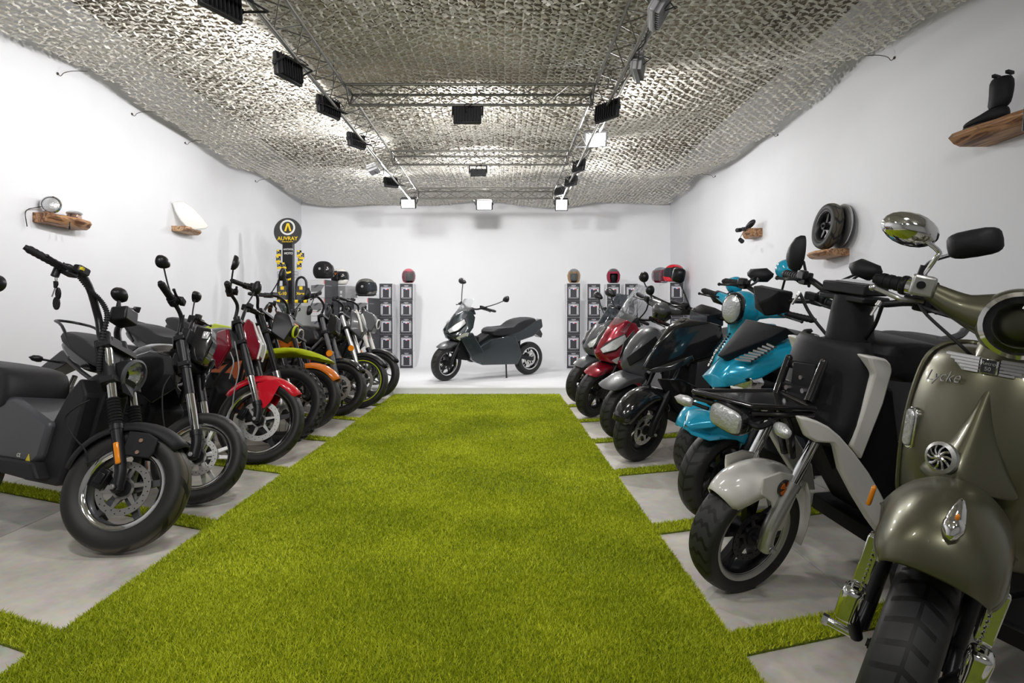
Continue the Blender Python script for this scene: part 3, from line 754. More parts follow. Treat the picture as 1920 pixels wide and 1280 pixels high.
def bar(v, pts, r=.011, m=None, grip=.12, gm=None, levers=True, mirror=None, lm=None, gr=.017, housing=True, mirrors=(1, -1)):
    """handlebar: pts for the left half from centre to end (steered frame); mirrored to the right"""
    m = m or K_sat; pts = [Vector(p) for p in pts]
    L_ = pts; Rr = [Vector((p.x, -p.y, p.z)) for p in pts]
    b = B().tube(Rr[::-1][:-1]+[(L_[0]+Rr[0])/2]+L_[1:], r, 10, 5)
    o = v.B(b, 'handlebar', m, st=True)
    for s_, q in ((1, L_), (-1, Rr)):
        e = q[-1]; d = (q[-1]-q[-2]).normalized(); g0 = e-d*grip
        b = B()
        n = 7
        b.cyl(g0, e, gr, seg=14)
        for k in range(n): b.cyl(g0+d*(grip*(k+.2)/n), g0+d*(grip*(k+.7)/n), gr*1.08, seg=14)
        b.cyl(e, e+d*.014, gr*.85, gr*.7, seg=12); b.cyl(g0-d*.006, g0, gr*1.4, seg=14)
        b.obj('grip', gm or K_matt, o)
        if housing:
            b = B(); c = g0-d*.035
            fw = Vector((1, 0, 0)); up = Vector((0, 0, 1))
            b.hull([c+d*a+fw*f+up*u for a in (-.026, .026) for f in (-.02, .024) for u in (-.022, .024)])
            b.hull([c-d*.01+fw*f+up*u+d*a for a in (-.03, .02) for f in (.02, .05) for u in (0, .034)])
            b.obj('switch_housing', m, o, bevel=.006)
        if levers:
            c = g0-d*.04+Vector((.035, 0, 0))
            B().tube([c, c+d*.05+Vector((.02, 0, -.006)), c+d*(grip*.7)+Vector((.018, 0, -.01)), c+d*(grip*1.12)+Vector((.028, 0, -.012))], .006, 7, 4, flat=1.3).sph(c+d*(grip*1.14)+Vector((.028, 0, -.012)), .009, 8).obj('brake_lever', lm or K_sat, o)
        if mirror and s_ in mirrors:
            mirror(v, o, g0-d*.045, s_)
    return o

def mirror_pod(base, head, rx, rz, shape='oval', m=None, sm=None, tilt=0, yaw=0, knee=None, sr=.005, ph=None, thick=.03):
    """returns an item builder: stem from base to head, pod of half width rx, half height rz (pod plane faces -x)"""
    def f(v, o, bb, s_, st=True):
        base_ = Vector(base) if base is not None else bb
        h = Vector(head)
        if s_ < 0: h = Vector((h.x, -h.y, h.z))
        if base is not None and s_ < 0: base_ = Vector((base_.x, -base_.y, base_.z))
        kn = Vector(knee) if knee else None
        if kn is not None and s_ < 0: kn.y = -kn.y
        b = B().tube([base_, kn if kn is not None else (base_+h)/2+Vector((0, 0, -.01)), h], sr, 8, 5)
        b.cyl(base_, base_+(h-base_).normalized()*.03, sr*2, sr*1.4, seg=10)
        stm = b.obj('mirror_stem', sm or K_sat, o)
        M = Matrix.Translation(h) @ Matrix.Rotation(R_(yaw*s_), 4, 'Z') @ Matrix.Rotation(R_(tilt*s_), 4, 'X')
        pod(o, M, rx, rz, shape, m, s_, thick)
    return f

def pod(o, M, rx, rz, shape, m, s_=1, thick=.03):
    out = outline(shape, rx, rz)
    if s_ < 0: out = [(-a, c) for a, c in out][::-1]
    b = B(); secs = []
    for k, (x, sc_) in enumerate(((-.008, .93), (-.010, 1.0), (.004, 1.0), (thick*.6, .86), (thick, .5), (thick*1.12, .15))):
        secs.append([M @ Vector((x, a*sc_, c*sc_)) for a, c in out])
    b.loft(secs); b.obj('mirror', m or K_sat, o, smooth=50)
    b = B().loft([[M @ Vector((-.0095, a*.9, c*.9)) for a, c in out], [M @ Vector((-.0125, a*.88, c*.88)) for a, c in out]])
    b.obj('mirror_glass', K_mirror, o)

def outline(shape, rx, rz, n=20):
    if shape == 'oval': return [(rx*math.cos(2*math.pi*k/n), rz*math.sin(2*math.pi*k/n)) for k in range(n)]
    if shape == 'rect':
        out = []
        for k in range(n):
            a = 2*math.pi*k/n; c, s = math.cos(a), math.sin(a)
            out.append((rx*math.copysign(abs(c)**.55, c), rz*math.copysign(abs(s)**.55, s)))
        return out
    if shape == 'drop':   # wide outside, narrow towards the stem
        out = []
        for k in range(n):
            a = 2*math.pi*k/n; c, s = math.cos(a), math.sin(a)
            out.append((rx*c, rz*s*(1+.28*c)))
        return out
    if shape == 'leaf':
        out = []
        for k in range(n):
            a = 2*math.pi*k/n; c, s = math.cos(a), math.sin(a)
            out.append((rx*c*(1-.25*s), rz*math.copysign(abs(s)**1.0, s)))
        return out
    if shape == 'diamond': return [(rx*x, rz*y) for x, y in ((1, .35), (.75, .85), (-.45, 1), (-1, .25), (-.95, -.2), (-.55, -.9), (.4, -.95), (.95, -.1))][::-1]
    return [(rx*x, rz*y) for x, y in ((1, 1), (-1, 1), (-1, -1), (1, -1))][::-1]

def round_lamp(v, c, R, d=None, m=None, ring=None, st=True, depth=.09, name='headlight', lens=True, oval=1):
    """lamp bowl at c looking along d"""
    d = Vector(d or (1, 0, -.1)).normalized(); c = Vector(c)
    b = B().lathe([(0, -depth), (R*.55, -depth*.92), (R*.85, -depth*.5), (R, 0), (R*1.02, .01), (R*.93, .018)], c, d, 28)
    o = v.B(b, name, m or K_matt, st=st, smooth=60)
    B().lathe([(R*1.02, .008), (R*1.03, .02), (R*.9, .024), (R*.88, .012)], c, d, 28).obj('lamp_ring', ring or m or K_matt, o, smooth=60)
    B().lathe([(R*.9, .012), (R*.6, -.02), (R*.2, -.04), (0, -.042)], c, d, 24).obj('reflector', K_refl, o, smooth=60)
    if lens: B().lathe([(R*.9, .014), (R*.6, .025), (R*.2, .030), (0, .031)], c, d, 24).obj('lens', K_glass, o, smooth=60)
    return o

def indicator(v, base, tip, m=None, lens=None, r=.02, st=False, L_=.07):
    base, tip = Vector(base), Vector(tip); d = (tip-base)
    b = B().cyl(base, tip, .007, seg=8)
    o = v.B(b, 'turn_signal', m or K_matt, st=st)
    b = B().lathe([(0, -.01), (r*.8, .0), (r, L_*.3), (r*.8, L_*.7), (0, L_)], tip, d, 12); b.obj('signal_lens', lens or K_clr, o, smooth=60)
    return o
K_clr = mat('signal_clear', (.62, .63, .64), .15, .5, bump=.8, bscale=90)

def fender(v, at, R, w, a0, a1, m, st=True, name='front_fender', th=.003, lip=.35, n=16, tail=None, flare=0):
    """arc shell over a wheel from angle a0 to a1 (deg from front horizontal, up positive)"""
    rows = []; at = Vector(at); k = 8
    for i in range(n+1):
        a = R_(a0+(a1-a0)*i/n); e = 1-abs(2*i/n-1)**4*.35
        row = []
        for j in range(k+1):
            t = -1+2*j/k; yy = w*e*math.sin(t*math.pi/2)*1.0; rr = R-(1-math.cos(t*math.pi/2))*w*lip*2
            row.append(at+Vector((rr*math.cos(a), yy, rr*math.sin(a))))
        rows.append(row)
    b = B().grid(rows)
    return v.B(b, name, m, st=st, solid=th*2, smooth=60)

def cables(v, lst, st=True, m=None, r=.004, name='brake_hose'):
    for pts in lst:
        v.B(B().tube(pts, r, 6, 5), name, m or K_matt, st=st)

def shell(v, prof, name, m, st=False, **kw):
    """smooth closed body: prof = list of (x, z_bottom, z_top, half_width_bottom, half_width_top[, exponent])"""
    secs = []
    n = 20
    for q in prof:
        x, zb, zt, wb, wt = q[:5]; e = q[5] if len(q) > 5 else .6
        row = []
        for k in range(n):
            a = 2*math.pi*k/n; c, s = math.cos(a), math.sin(a)
            t = (math.copysign(abs(s)**e, s)+1)/2
            row.append((x, (wb+(wt-wb)*t)*math.copysign(abs(c)**e, c), zb+(zt-zb)*t))
        secs.append(row)
    return v.B(B().loft(secs), name, m, st=st, **kw)

def sym(v, poly, w, name, m, th=None, st=False, **kw):
    """side panels: 2D (x,z) outline, from |y|=w-th to w, both sides in one mesh"""
    b = B(); th = th or .02
    for s_ in (1, -1): b.prism(poly, s_*(w-th), s_*w, 'xz')
    return v.B(b, name, m, st=st, **kw)
# ---------------------------------------------------------------- tracing helpers (pixel -> the vehicle's own planes)
def tr(v, pts, y, st=False):
    f = v.t if st else v.b
    return [((q := f(a, c, y)).x, q.z) for a, c in pts]
def panel(v, pts, y, name, m, st=False, th=.02, full=False, off=(0, 0), **k):
    """outline traced on the side plane y; full -> solid between -y and y, else a pair of side panels"""
    poly = tr(v, pts, y, st); b = B(); w_ = abs(y)
    if full: b.prism(poly, -w_, w_)
    else:
        for s_ in (1, -1): b.prism(poly, s_*(w_-th), s_*w_)
    return v.B(b, name, m, st=st, **k)
def puff(v, poly, w_, name, m, st=False, k=.72, y0=0, sub=1, e=2.2, **kw):
    """pillowy body: outline (x,z) full size at the middle, shrinking to k at +-w"""
    cx = sum(p[0] for p in poly)/len(poly); cz = sum(p[1] for p in poly)/len(poly); secs = []
    for t in (-1, -.93, -.75, -.4, 0, .4, .75, .93, 1):
        s_ = k+(1-k)*(1-abs(t)**e)
        secs.append([(cx+(p[0]-cx)*s_, y0+w_*t, cz+(p[1]-cz)*s_) for p in poly])
    return v.B(B().loft(secs), name, m, st=st, sub=sub, **kw)
def bolts(v, pts, d, m, parent, r=.007, h=.006):
    d = Vector(d).normalized(); b = B()
    for p in pts: b.cyl(Vector(p)-d*.002, Vector(p)+d*h, r, seg=6)
    return b.obj('bolt', m, parent)
def sidestand(v, x=-.75, z=.22, y=.10):
    v.B(B().cyl((x, y*.6, z), (x+.05, y+.09, .012), .009, seg=8).box((x+.055, y+.10, .012), (.05, .03, .012)), 'side_stand', K_sat)

# ================================================================ L1: black step-through moped, front left
v = L1 = V('electric_moped', -1.645, 2.45, -24, 30, 10, 'black matt step-through moped with amber side reflector and dangling keys, nearest on the left', 'moped', 'vehicles parked in the left row', R=.255, rake=25)
wheel(v, (0, 0, .255), .255, .12, .168, st=True, tm=T_wave, sp='five', sm=K_grey, disc=-1, discR=.112, discm=mat('disc_dull', (.30, .29, .28), .4, .7), lipw=.012)
fork(v, .66, .088, .019, .023, low=K_sat, up=K_chr, split=.40, f=.025, clamps=(.98, .72), bellow=True, cl=K_matt)
# upper tubes of the fork, black
b = B()
for s_ in (1, -1): b.cyl(v.along(.46, s_*.088, .025), v.along(.72, s_*.07, .01), .026, seg=16)
b.hull([v.along(.56+k, y, f) for k in (0, .15) for y in (-.045, .045) for f in (-.05, .03)])
v.B(b, 'fork_shroud', K_matt, st=True, bevel=.006)
# fender with its screwed side plate
fender(v, (0, 0, .255), .285, .075, 46, 168, K_matt, th=.003, lip=.3)
pl = [(-.045, .02), (.075, .02), (.085, .05), (.085, .105), (.04, .125), (-.045, .125)]
for s_ in (1, -1): fp = v.B(B().prism([(p[0]+.015, p[1]+.365) for p in pl], s_*.072, s_*.086), 'fender_plate', K_matt, st=True, bevel=.006)
bolts(v, [(.035, -.086, .405), (.035, -.086, .455)], (0, -1, 0), K_copper, fp, .009)
b = B().box((0, 0, 0), (.022, .012, .095), M=Matrix.Translation(v.along(.135, -.118, .03)) @ Matrix.Rotation(R_(-25), 4, 'Y'))
v.B(b, 'side_reflector', K_amb, st=True, bevel=.008)
b = B().box((0, 0, 0), (.022, .012, .095), M=Matrix.Translation(v.along(.135, .118, .03)) @ Matrix.Rotation(R_(-25), 4, 'Y'))
v.B(b, 'side_reflector', K_amb, st=True, bevel=.008)
cables(v, [[v.t(168, 750, -.10), v.t(140, 765, -.12), v.t(122, 785, -.12), v.t(135, 815, -.11), v.t(160, 845, -.10), v.t(165, 875, -.09)],
           [v.t(198, 848, -.11), v.t(178, 862, -.12), v.t(160, 868, -.11)]], m=K_matt, r=.004)
round_lamp(v, v.t(238, 703, 0)+Vector((.02, 0, 0)), .074, (1, -.12, -.05), K_matt, ring=K_grey, depth=.10)
v.B(B().hull([v.t(250, 745, s_*.05) for s_ in (-1, 1)]+[v.t(230, 735, s_*.05) for s_ in (-1, 1)]+[v.along(.5, s_*.06, .05) for s_ in (-1, 1)]), 'lamp_bracket', K_matt, st=True)
hb = bar(v, [(v.along(.66).x, .0, v.along(.66).z), v.along(.70, .075, 0), v.along(.80, .085, 0), tuple(Vector((0, .37, 0))+Vector((v.t(160, 524, -.20).x, -.17, v.t(160, 524, -.20).z))), tuple(Vector((v.t(115, 500, -.27).x, .27, v.t(115, 500, -.27).z))), tuple(Vector((v.t(52, 466, -.36).x, .36, v.t(52, 466, -.36).z)))],
         r=.016, m=K_sat, grip=.13, gr=.016, levers=True)
# spiral-wrapped harness down the right side
b = B(); H_ = catmull([v.t(150, 520, -.2), v.t(170, 545, -.17), v.t(190, 565, -.13), v.t(201, 590, -.11), v.t(194, 625, -.11), v.t(188, 665, -.11), v.t(186, 700, -.10)], 14)
b.tube(H_, .009, 8, 1)
for i in range(0, len(H_)-1, 2): b.cyl(H_[i], H_[i]+(H_[i+1]-H_[i])*.5, .0125, seg=8)
b.obj('cable_wrap', K_matt, hb)
# display
q = v.t(228, 594, .0)
dsp = v.B(B().hull([q+Vector((a, y, c)) for a, c in ((-.03, .03), (.04, .045), (.055, -.02), (-.02, -.045)) for y in (-.055, .055)]), 'display', K_sat, st=True, bevel=.008)
B().hull([q+Vector((a, y, c)) for a, c in ((-.032, .028), (-.023, -.042)) for y in (-.046, .046)]+[q+Vector((-.036, y, -.01)) for y in (-.04, .04)]).obj('display_glass', K_gloss, dsp)
mirror_pod(v.t(222, 575, .12), v.t(224, 552, .12), .055, .035, 'leaf', K_sat, sr=.006)(v, hb, None, 1)
# yellow horn button on the switch housing
q = v.t(145, 505, -.235); B().box(q+Vector((.03, 0, .0)), (.012, .045, .014)).obj('yellow_switch', K_yel, hb)
# ignition lock hanging below the bar, with keys and fobs
q = v.t(104, 514, -.26)
lk = B().cyl(q+Vector((0, 0, .03)), q+Vector((0, 0, -.01)), .016, seg=12).obj('ignition_lock', K_sat, hb)
ky = empty('key_ring', label='keys with black fobs dangling from the nearest black moped handlebar', cat='keys', mw=Matrix.Translation((v.mw @ v.S) @ q))
B().lathe([(.012, .0), (.014, .002), (.012, .004), (.010, .002)], (0, 0, -.02), (1, .4, 0), 16, closed=True).obj('split_ring', K_ss, ky)
B().hull([(a, y, c) for a, c in ((-.008, -.03), (.010, -.03), (.012, -.045), (.004, -.062), (-.006, -.06)) for y in (-.004, .004)]).obj('key_head', K_sat, ky, bevel=.002)
B().box((-.008, 0, -.078), (.005, .002, .045), rot=(0, .35, 0)).obj('key_blade', K_ss, ky)
B().prism([(.012+.012*math.cos(a*.5236), -.085+.028*math.sin(a*.5236)) for a in range(12)], -.005, .005).obj('key_fob', K_sat, ky, bevel=.003)
B().prism([(.004+.015*math.cos(a*.5236)+0, -.128+.03*math.sin(a*.5236)) for a in range(12)], -.005, .006).obj('key_fob', K_matt, ky, bevel=.003)
# frame / leg shield / floor
panel(v, [(150, 708), (126, 738), (98, 790), (62, 858), (40, 899), (103, 912), (112, 905), (138, 820), (160, 740)], -.10, 'leg_shield', K_matt, full=True, bevel=.012)
panel(v, [(196, 650), (184, 698), (140, 722), (110, 800), (100, 905), (140, 905), (165, 850), (182, 780), (212, 700)], -.035, 'frame_spine', K_matt, full=True, bevel=.010)
A_ = v.b(52, 870, -.15); Bq = v.b(-30, 838, -.15)
fl = v.B(B().hull([(x, y, z) for x, z in ((A_.x+.09, A_.z-.055), (A_.x+.03, A_.z+.01), (Bq.x-.1, A_.z+.01), (Bq.x-.1, A_.z-.045), (A_.x+.02, A_.z-.065)) for y in (-.155, .155)]), 'footboard', K_matt, bevel=.012)
v.B(B().hull([(Bq.x-.75, y, z) for y in (-.10, .10) for z in (A_.z-.03, A_.z+.2)]+[(A_.x, y, A_.z-.03) for y in (-.10, .10)]), 'underbody', K_dark, bevel=.01)
M_graph = mat('seat_base_grey', (.055, .058, .065), .4, coat=.2)
pb = tr(v, [(92, 792), (72, 858), (60, 872), (0, 862), (-60, 850), (-60, 730), (30, 745)], -.13)
bs = v.B(B().prism([(p[0], p[1]) for p in pb], -.13, .13), 'seat_base', M_graph, bevel=.02)
# seat, running out of frame on the left
dxs = v.b(122, 735, .11).x-v.b(122, 735, -.12).x
ps = tr(v, [(118, 693), (126, 712), (126, 748), (116, 776), (95, 780), (45, 764), (0, 742), (-80, 728), (-190, 720), (-190, 668), (-80, 665), (0, 673), (60, 681)], -.12)
ps = [(p[0]+dxs, p[1]) for p in ps]
puff(v, ps, .15, 'seat', K_seat, k=.92, e=6, sub=1)
# rear part outside the frame: wheel and tail
x0 = Bq.x-.42
wheel(v, (x0, 0, .255), .255, .12, .168, name='rear_wheel', tm=T_wave, sm=K_grey, disc=0)
v.B(B().hull([(x0-.3, y, z) for y in (-.07, .07) for z in (.56, .62)]+[(Bq.x, y, z) for y in (-.12, .12) for z in (.42, .66)]), 'tail_body', K_matt, bevel=.01)
v.B(B().cyl((x0, .09, .255), (Bq.x, .07, .33), .02).cyl((x0, -.09, .255), (Bq.x, -.07, .33), .02).cyl((x0, .09, .28), (x0+.06, .08, .55), .014), 'swing_arm', K_sat)
sidestand(v, A_.x, .24, .14)
# warning stickers on the seat base
q0 = v.b(53, 858, -.131); q1 = v.b(35, 853, -.131)
B().strip([(q0.x-.018, -.1315, q0.z-.014), (q0.x+.018, -.1315, q0.z-.014), (q0.x, -.1315, q0.z+.018)], .0015).obj('warning_triangle', K_yel, bs)
Mx = lambda q, s_=1: Matrix.Translation(q) @ Matrix.Rotation(R_(90), 4, 'X') if s_ < 0 else Matrix.Translation(q) @ Matrix.Rotation(R_(180), 4, 'Z') @ Matrix.Rotation(R_(90), 4, 'X')
text('CE', 'sticker_text', .024, K_wpl, bs, Mx(Vector((q1.x, -.1315, q1.z)), -1))

# ================================================================ L2: black motorbike with chrome-tubed fork
v = L2 = V('electric_motorbike', -1.655, 3.07, -26, 34, 9, 'glossy black motorbike with polished fork tubes and pale split spokes beside the nearest moped', 'motorbike', 'vehicles parked in the left row', R=.24, rake=25)
wheel(v, (0, 0, .24), .24, .11, .172, st=True, tm=T_road, sp='ten', sm=K_alu, disc=-1, discR=.10, lipw=.010)
fork(v, .68, .095, .022, .027, low=K_sat, up=K_chr, split=.17, f=.03, clamps=(.97, .74), cl=K_sat)
b = B()
for s_ in (1, -1): b.cyl(v.along(.33, s_*.095, .03), v.along(.48, s_*.095, .03), .025, seg=14); b.cyl(v.along(.48, s_*.095, .03), v.along(.69, s_*.095, .03), .030, seg=14)
v.B(b, 'fork_upper_tube', K_sat, st=True)
e = v.t(302, 532, -.30); k1 = v.along(.69, .06, 0)
hb = bar(v, [(k1.x, 0, k1.z), (k1.x, .05, k1.z+.01), (k1.x-.01, .075, k1.z+.12), (k1.x-.05, .17, k1.z+.19), (e.x, .30, e.z)], r=.012, grip=.13, m=K_sat, gr=.018,
         mirror=mirror_pod(None, v.t(305, 492, -.24)*Vector((1, 0, 1))+Vector((0, .24, 0)) if False else Vector((v.t(305, 492, -.24).x, .24, v.t(305, 492, -.24).z)), .05, .034, 'drop', K_sat, sr=.0045, yaw=10))
cables(v, [[v.t(322, 700, -.10), v.t(306, 730, -.12), v.t(305, 775, -.12), v.t(311, 815, -.10)], [v.t(345, 590, -.12), v.t(343, 615, -.1), v.t(347, 625, -.05)]])
# headlight pack in front of the fork
q = v.t(388, 650, 0)
hl = v.B(B().hull([q+Vector((a, y, c)) for a, c in ((-.08, .11), (.01, .10), (.035, .02), (.02, -.12), (-.07, -.10)) for y in (-.045, .045)]+[q+Vector((.01, y, .0)) for y in (-.055, .055)]), 'headlight', K_gloss, st=True, bevel=.012)
B().hull([q+Vector((a, y, c)) for a, c in ((.02, .06), (.040, .02), (.030, -.07)) for y in (-.035, .035)]).obj('lens', K_glass, hl)
B().box(q+Vector((-.0, -.058, .05)), (.035, .012, .045)).obj('signal_lens', K_clr, hl, bevel=.004)
v.B(B().box(q+Vector((-.09, 0, .02)), (.05, .22, .09)).box(q+Vector((-.09, 0, -.12)), (.07, .18, .08)), 'lamp_bracket', K_sat, st=True, bevel=.01)
# body
def naked(v, tank, seat, tail, wheelbase=1.28, R=.24, tankm=K_gloss, pannel=None, seatm=K_seat, rim=.172, sp='ten', disc=-1, side=-1, sm=K_alu, tw=.13, eng=K_dark, rack=False, tm=T_road, accent=None, engtop=.60):
    """generic small motorbike body behind the fork (x, z outlines in the vehicle frame)"""
    wheel(v, (-wheelbase, 0, R), R, .12, rim, name='rear_wheel', sp=sp, sm=sm, disc=1, tm=tm)
    puff(v, tank, tw, 'fuel_tank', tankm, k=.70, e=2.6)
    puff(v, seat, .12, 'seat', seatm, k=.84, e=4)
    if tail: puff(v, tail, .09, 'tail_fairing', tankm, k=.75, e=3)
    v.B(B().hull([(x, y, z) for x, z in ((-.36, .30), (-.30, .46), (-.42, engtop), (-.86, engtop-.02), (-.90, .28), (-.45, .20)) for y in (-.10, .10)]), 'battery_case', eng, bevel=.02)
    b = B()
    for k in range(5): b.box((-.62, 0, .27+k*.055), (.44, .225, .012))
    v.B(b, 'case_ribs', eng, bevel=.003)
    v.B(B().cyl((-wheelbase, .085, R), (-.86, .07, .32), .020).cyl((-wheelbase, -.085, R), (-.86, -.07, .32), .020).box((-.86, 0, .33), (.06, .18, .06)), 'swing_arm', K_sat)
    b = B()
    for s_ in (1, -1):
        b.tube([(-.24, s_*.03, .72), (-.34, s_*.09, .56), (-.40, s_*.10, .36), (-.52, s_*.10, .24)], .014, 8, 4)
        b.tube([(-.28, s_*.04, .74), (-.55, s_*.11, .66), (-.86, s_*.10, .60), (-wheelbase, s_*.07, .72)], .013, 8, 4)
    v.B(b, 'frame_tube', K_sat)
    v.B(B().cyl((-wheelbase+.02, -.10, R+.06), (-wheelbase+.16, -.09, .62), .016).cyl((-wheelbase+.06, -.095, R+.14), (-wheelbase+.14, -.09, .55), .028), 'rear_shock', K_ss)
    b = B()
    for s_ in (1, -1): b.cyl((-.80, s_*.10, .30), (-.78, s_*.22, .30), .012)
    v.B(b, 'foot_peg', K_ss)
    for s_ in (1, -1): indicator(v, (-wheelbase-.12, s_*.06, .70), (-wheelbase-.14, s_*.14, .71), lens=K_sat, r=.022)
    v.B(B().hull([(-wheelbase+.10, y, .76) for y in (-.06, .06)]+[(-wheelbase-.12, y, .78) for y in (-.05, .05)]+[(-wheelbase-.36, y, .64) for y in (-.055, .055)]+[(-wheelbase-.34, y, .58) for y in (-.055, .055)]+[(-wheelbase-.05, y, .68) for y in (-.06, .06)]), 'rear_fender', K_sat, bevel=.008)
    if rack:
        v.B(B().tube([(-wheelbase+.10, .11, .80), (-wheelbase-.04, .11, .93), (-wheelbase-.20, .07, .97), (-wheelbase-.20, -.07, .97), (-wheelbase-.04, -.11, .93), (-wheelbase+.10, -.11, .80)], .009, 8, 4), 'grab_rail', K_sat)
    sidestand(v, -.72)
TK = [(-.22, .70), (-.26, .80), (-.38, .86), (-.52, .84), (-.64, .76), (-.60, .66), (-.42, .60), (-.28, .62)]
ST = [(-.56, .78), (-.70, .775), (-.86, .79), (-.98, .82), (-1.04, .86), (-1.22, .90), (-1.36, .91), (-1.38, .84), (-1.1, .74), (-.90, .66), (-.66, .68)]
TL = [(-.88, .66), (-1.1, .78), (-1.34, .86), (-1.42, .84), (-1.30, .74), (-1.0, .62)]
naked(v, TK, ST, TL, rack=True, tankm=K_gloss)
b = B()
for s_ in (1, -1):
    b.hull([(-.15, s_*.08, .60), (-.16, s_*.14, .78), (-.30, s_*.17, .80), (-.48, s_*.16, .76), (-.46, s_*.15, .58), (-.28, s_*.13, .50), (-.20, s_*.09, .74), (-.42, s_*.10, .60)])
v.B(b, 'tank_shroud', K_gloss, bevel=.012)

# ================================================================ L3: red and black roadster
v = L3 = V('electric_motorbike', -1.665, 3.88, -24, 30, 7, 'black motorbike with bright red front fender and dark crimson headlamp fairing', 'motorbike', 'vehicles parked in the left row', R=.285, rake=25)
wheel(v, (0, 0, .285), .285, .11, .222, st=True, tm=T_chev, sp='five', sm=K_sat, disc=-1, discR=.135, lip=K_chr, lipw=.014)
fork(v, .72, .10, .022, .027, low=K_sat, up=K_chr, split=.15, f=.03, clamps=(.97, .76))
b = B()
for s_ in (1, -1): b.cyl(v.along(.30, s_*.10, .03), v.along(.50, s_*.10, .03), .029, seg=14); b.cyl(v.along(.50, s_*.10, .03), v.along(.74, s_*.10, .03), .024, seg=14)
v.B(b, 'fork_upper_tube', K_sat, st=True)
fender(v, (0, 0, .285), .315, .07, 42, 150, K_redg, lip=.4)
b = B()
for s_ in (1, -1): b.prism([(-.06, .53), (.06, .57), (.10, .55), (.06, .42), (.03, .37), (.0, .36), (-.01, .40), (-.03, .46)], s_*.066, s_*.074)
v.B(b, 'fender_bracket', K_redg, st=True, bevel=.006)
k1 = v.along(.74, .06, 0); e = v.t(427, 532, -.30)
hb = bar(v, [(k1.x, 0, k1.z), (k1.x, .05, k1.z+.01), (k1.x+.0, .075, k1.z+.11), (k1.x-.03, .18, k1.z+.17), (e.x, .31, e.z)], r=.012, grip=.12, gr=.019,
         mirror=mirror_pod(None, (v.t(439, 492, -.24).x, .24, v.t(439, 492, -.24).z), .036, .055, 'leaf', K_sat, sr=.006, yaw=-25))
q = v.t(472, 640, 0)
fa = v.B(B().hull([q+Vector((a, y, c)) for a, c in ((-.05, .16), (.00, .12), (.08, -.02), (.075, -.13), (.0, -.13), (-.07, -.05), (-.09, .10)) for y in (-.04, .04)]+[q+Vector((a, y, c)) for a, c in ((-.04, .07), (.01, -.06), (-.04, -.04)) for y in (-.10, .10)]), 'headlamp_fairing', K_crim, st=True, bevel=.014, segs=3)
for s_ in (1, -1): B().tube([q+Vector((.0, s_*.045, .13)), q+Vector((.05, s_*.055, .04)), q+Vector((.088, s_*.05, -.03)), q+Vector((.085, s_*.045, -.13))], .007, 8, 4).obj('white_edge', K_wpl, fa)
B().hull([q+Vector((a, y, c)) for a, c in ((.045, .06), (.092, -.02), (.088, -.11), (.05, -.10)) for y in (-.035, .035)]).obj('lens', K_clr, fa, bevel=.006)
cables(v, [[v.t(440, 640, -.11), v.t(448, 690, -.14), v.t(440, 730, -.11), v.t(436, 760, -.10)], [v.t(432, 660, -.12), v.t(438, 680, -.13), v.t(430, 710, -.1)]], m=mat('grey_hose', (.35, .36, .37), .4))
naked(v, [(-.20, .76), (-.26, .88), (-.40, .94), (-.58, .90), (-.72, .82), (-.64, .72), (-.42, .66), (-.26, .68)], [(p[0]-.06, p[1]+.05) for p in ST], [(p[0]-.06, p[1]+.05) for p in TL], wheelbase=1.36, R=.29, rim=.22, sp='five', sm=K_sat, tankm=K_grey, rack=True)
for s_ in (1, -1): v.B(B().prism([(-.30, .62), (-.20, .78), (-.24, .90), (-.33, .88), (-.36, .72)], s_*.12, s_*.15), 'red_side_trim', K_crim, bevel=.008)
# ================================================================ R1: olive retro scooter, nearest on the right
GR = 'vehicles parked in the right row'
v = R1 = V('retro_scooter', .865, 1.315, 211, 20, 8, 'olive metallic retro scooter with chrome mirror and badges, nearest on the right', 'scooter', GR, R=.235, rake=24)
wheel(v, (0, 0, .235), .235, .115, .16, st=True, tm=T_chev, sp='five', sm=K_sat, disc=1, discR=.10, lipw=.010)
# rounded front fender: shell swept around the wheel top, skirt down the sides
rows = []
for i in range(17):
    a = R_(4+i*(172-4)/16); row = []; back = max(0, (i-9)/7)
    for j in range(15):
        t = -1+2*j/14; th = t*1.52
        hw = .112+.022*back-.03*(1-math.sin(max(a, .25)))*(1 if i < 8 else .2)
        yy = hw*math.sin(th)/math.sin(1.52); cs = max(0, math.cos(th))**.8
        ca = math.cos(a); up = math.sin(a)**.75
        x = (.165*ca if ca > 0 else .22*ca)*(.80+.20*cs); z = .512+.0*back*(1-cs)+.155*up*(.06+.94*cs**1.15)-.015*(1-cs)
        row.append(Vector((x+.02, yy, z)))
    rows.append(row)
fd = v.B(B().grid(rows), 'front_fender', K_olive, st=True, solid=.004, smooth=180, sub=1)
B().tube([rows[i][0] for i in range(17)], .004, 6, 2).obj('fender_edge', K_olive, fd)
B().tube([rows[i][14] for i in range(17)], .004, 6, 2).obj('fender_edge', K_olive, fd)
# chrome torpedo ornament
a = R_(50); n_ = Vector((math.cos(a), 0, math.sin(a))); tg = Vector((-math.sin(a), 0, math.cos(a)))
c = Vector((.165*math.cos(R_(46))+.02, 0, .512+.155*math.sin(R_(46))**.75))+n_*.004
b = B().lathe([(0, -.048), (.010, -.040), (.017, -.024), (.018, -.010), (.016, -.008), (.0165, -.005), (.012, .024), (.006, .044), (0, .052)], c+n_*.008, tg, 18)
b.obj('fender_ornament', K_chr, fd, smooth=60)
B().sph(c+n_*.024-tg*.004, (.005, .004, .008), 10).obj('ornament_jewel', K_amb, fd)
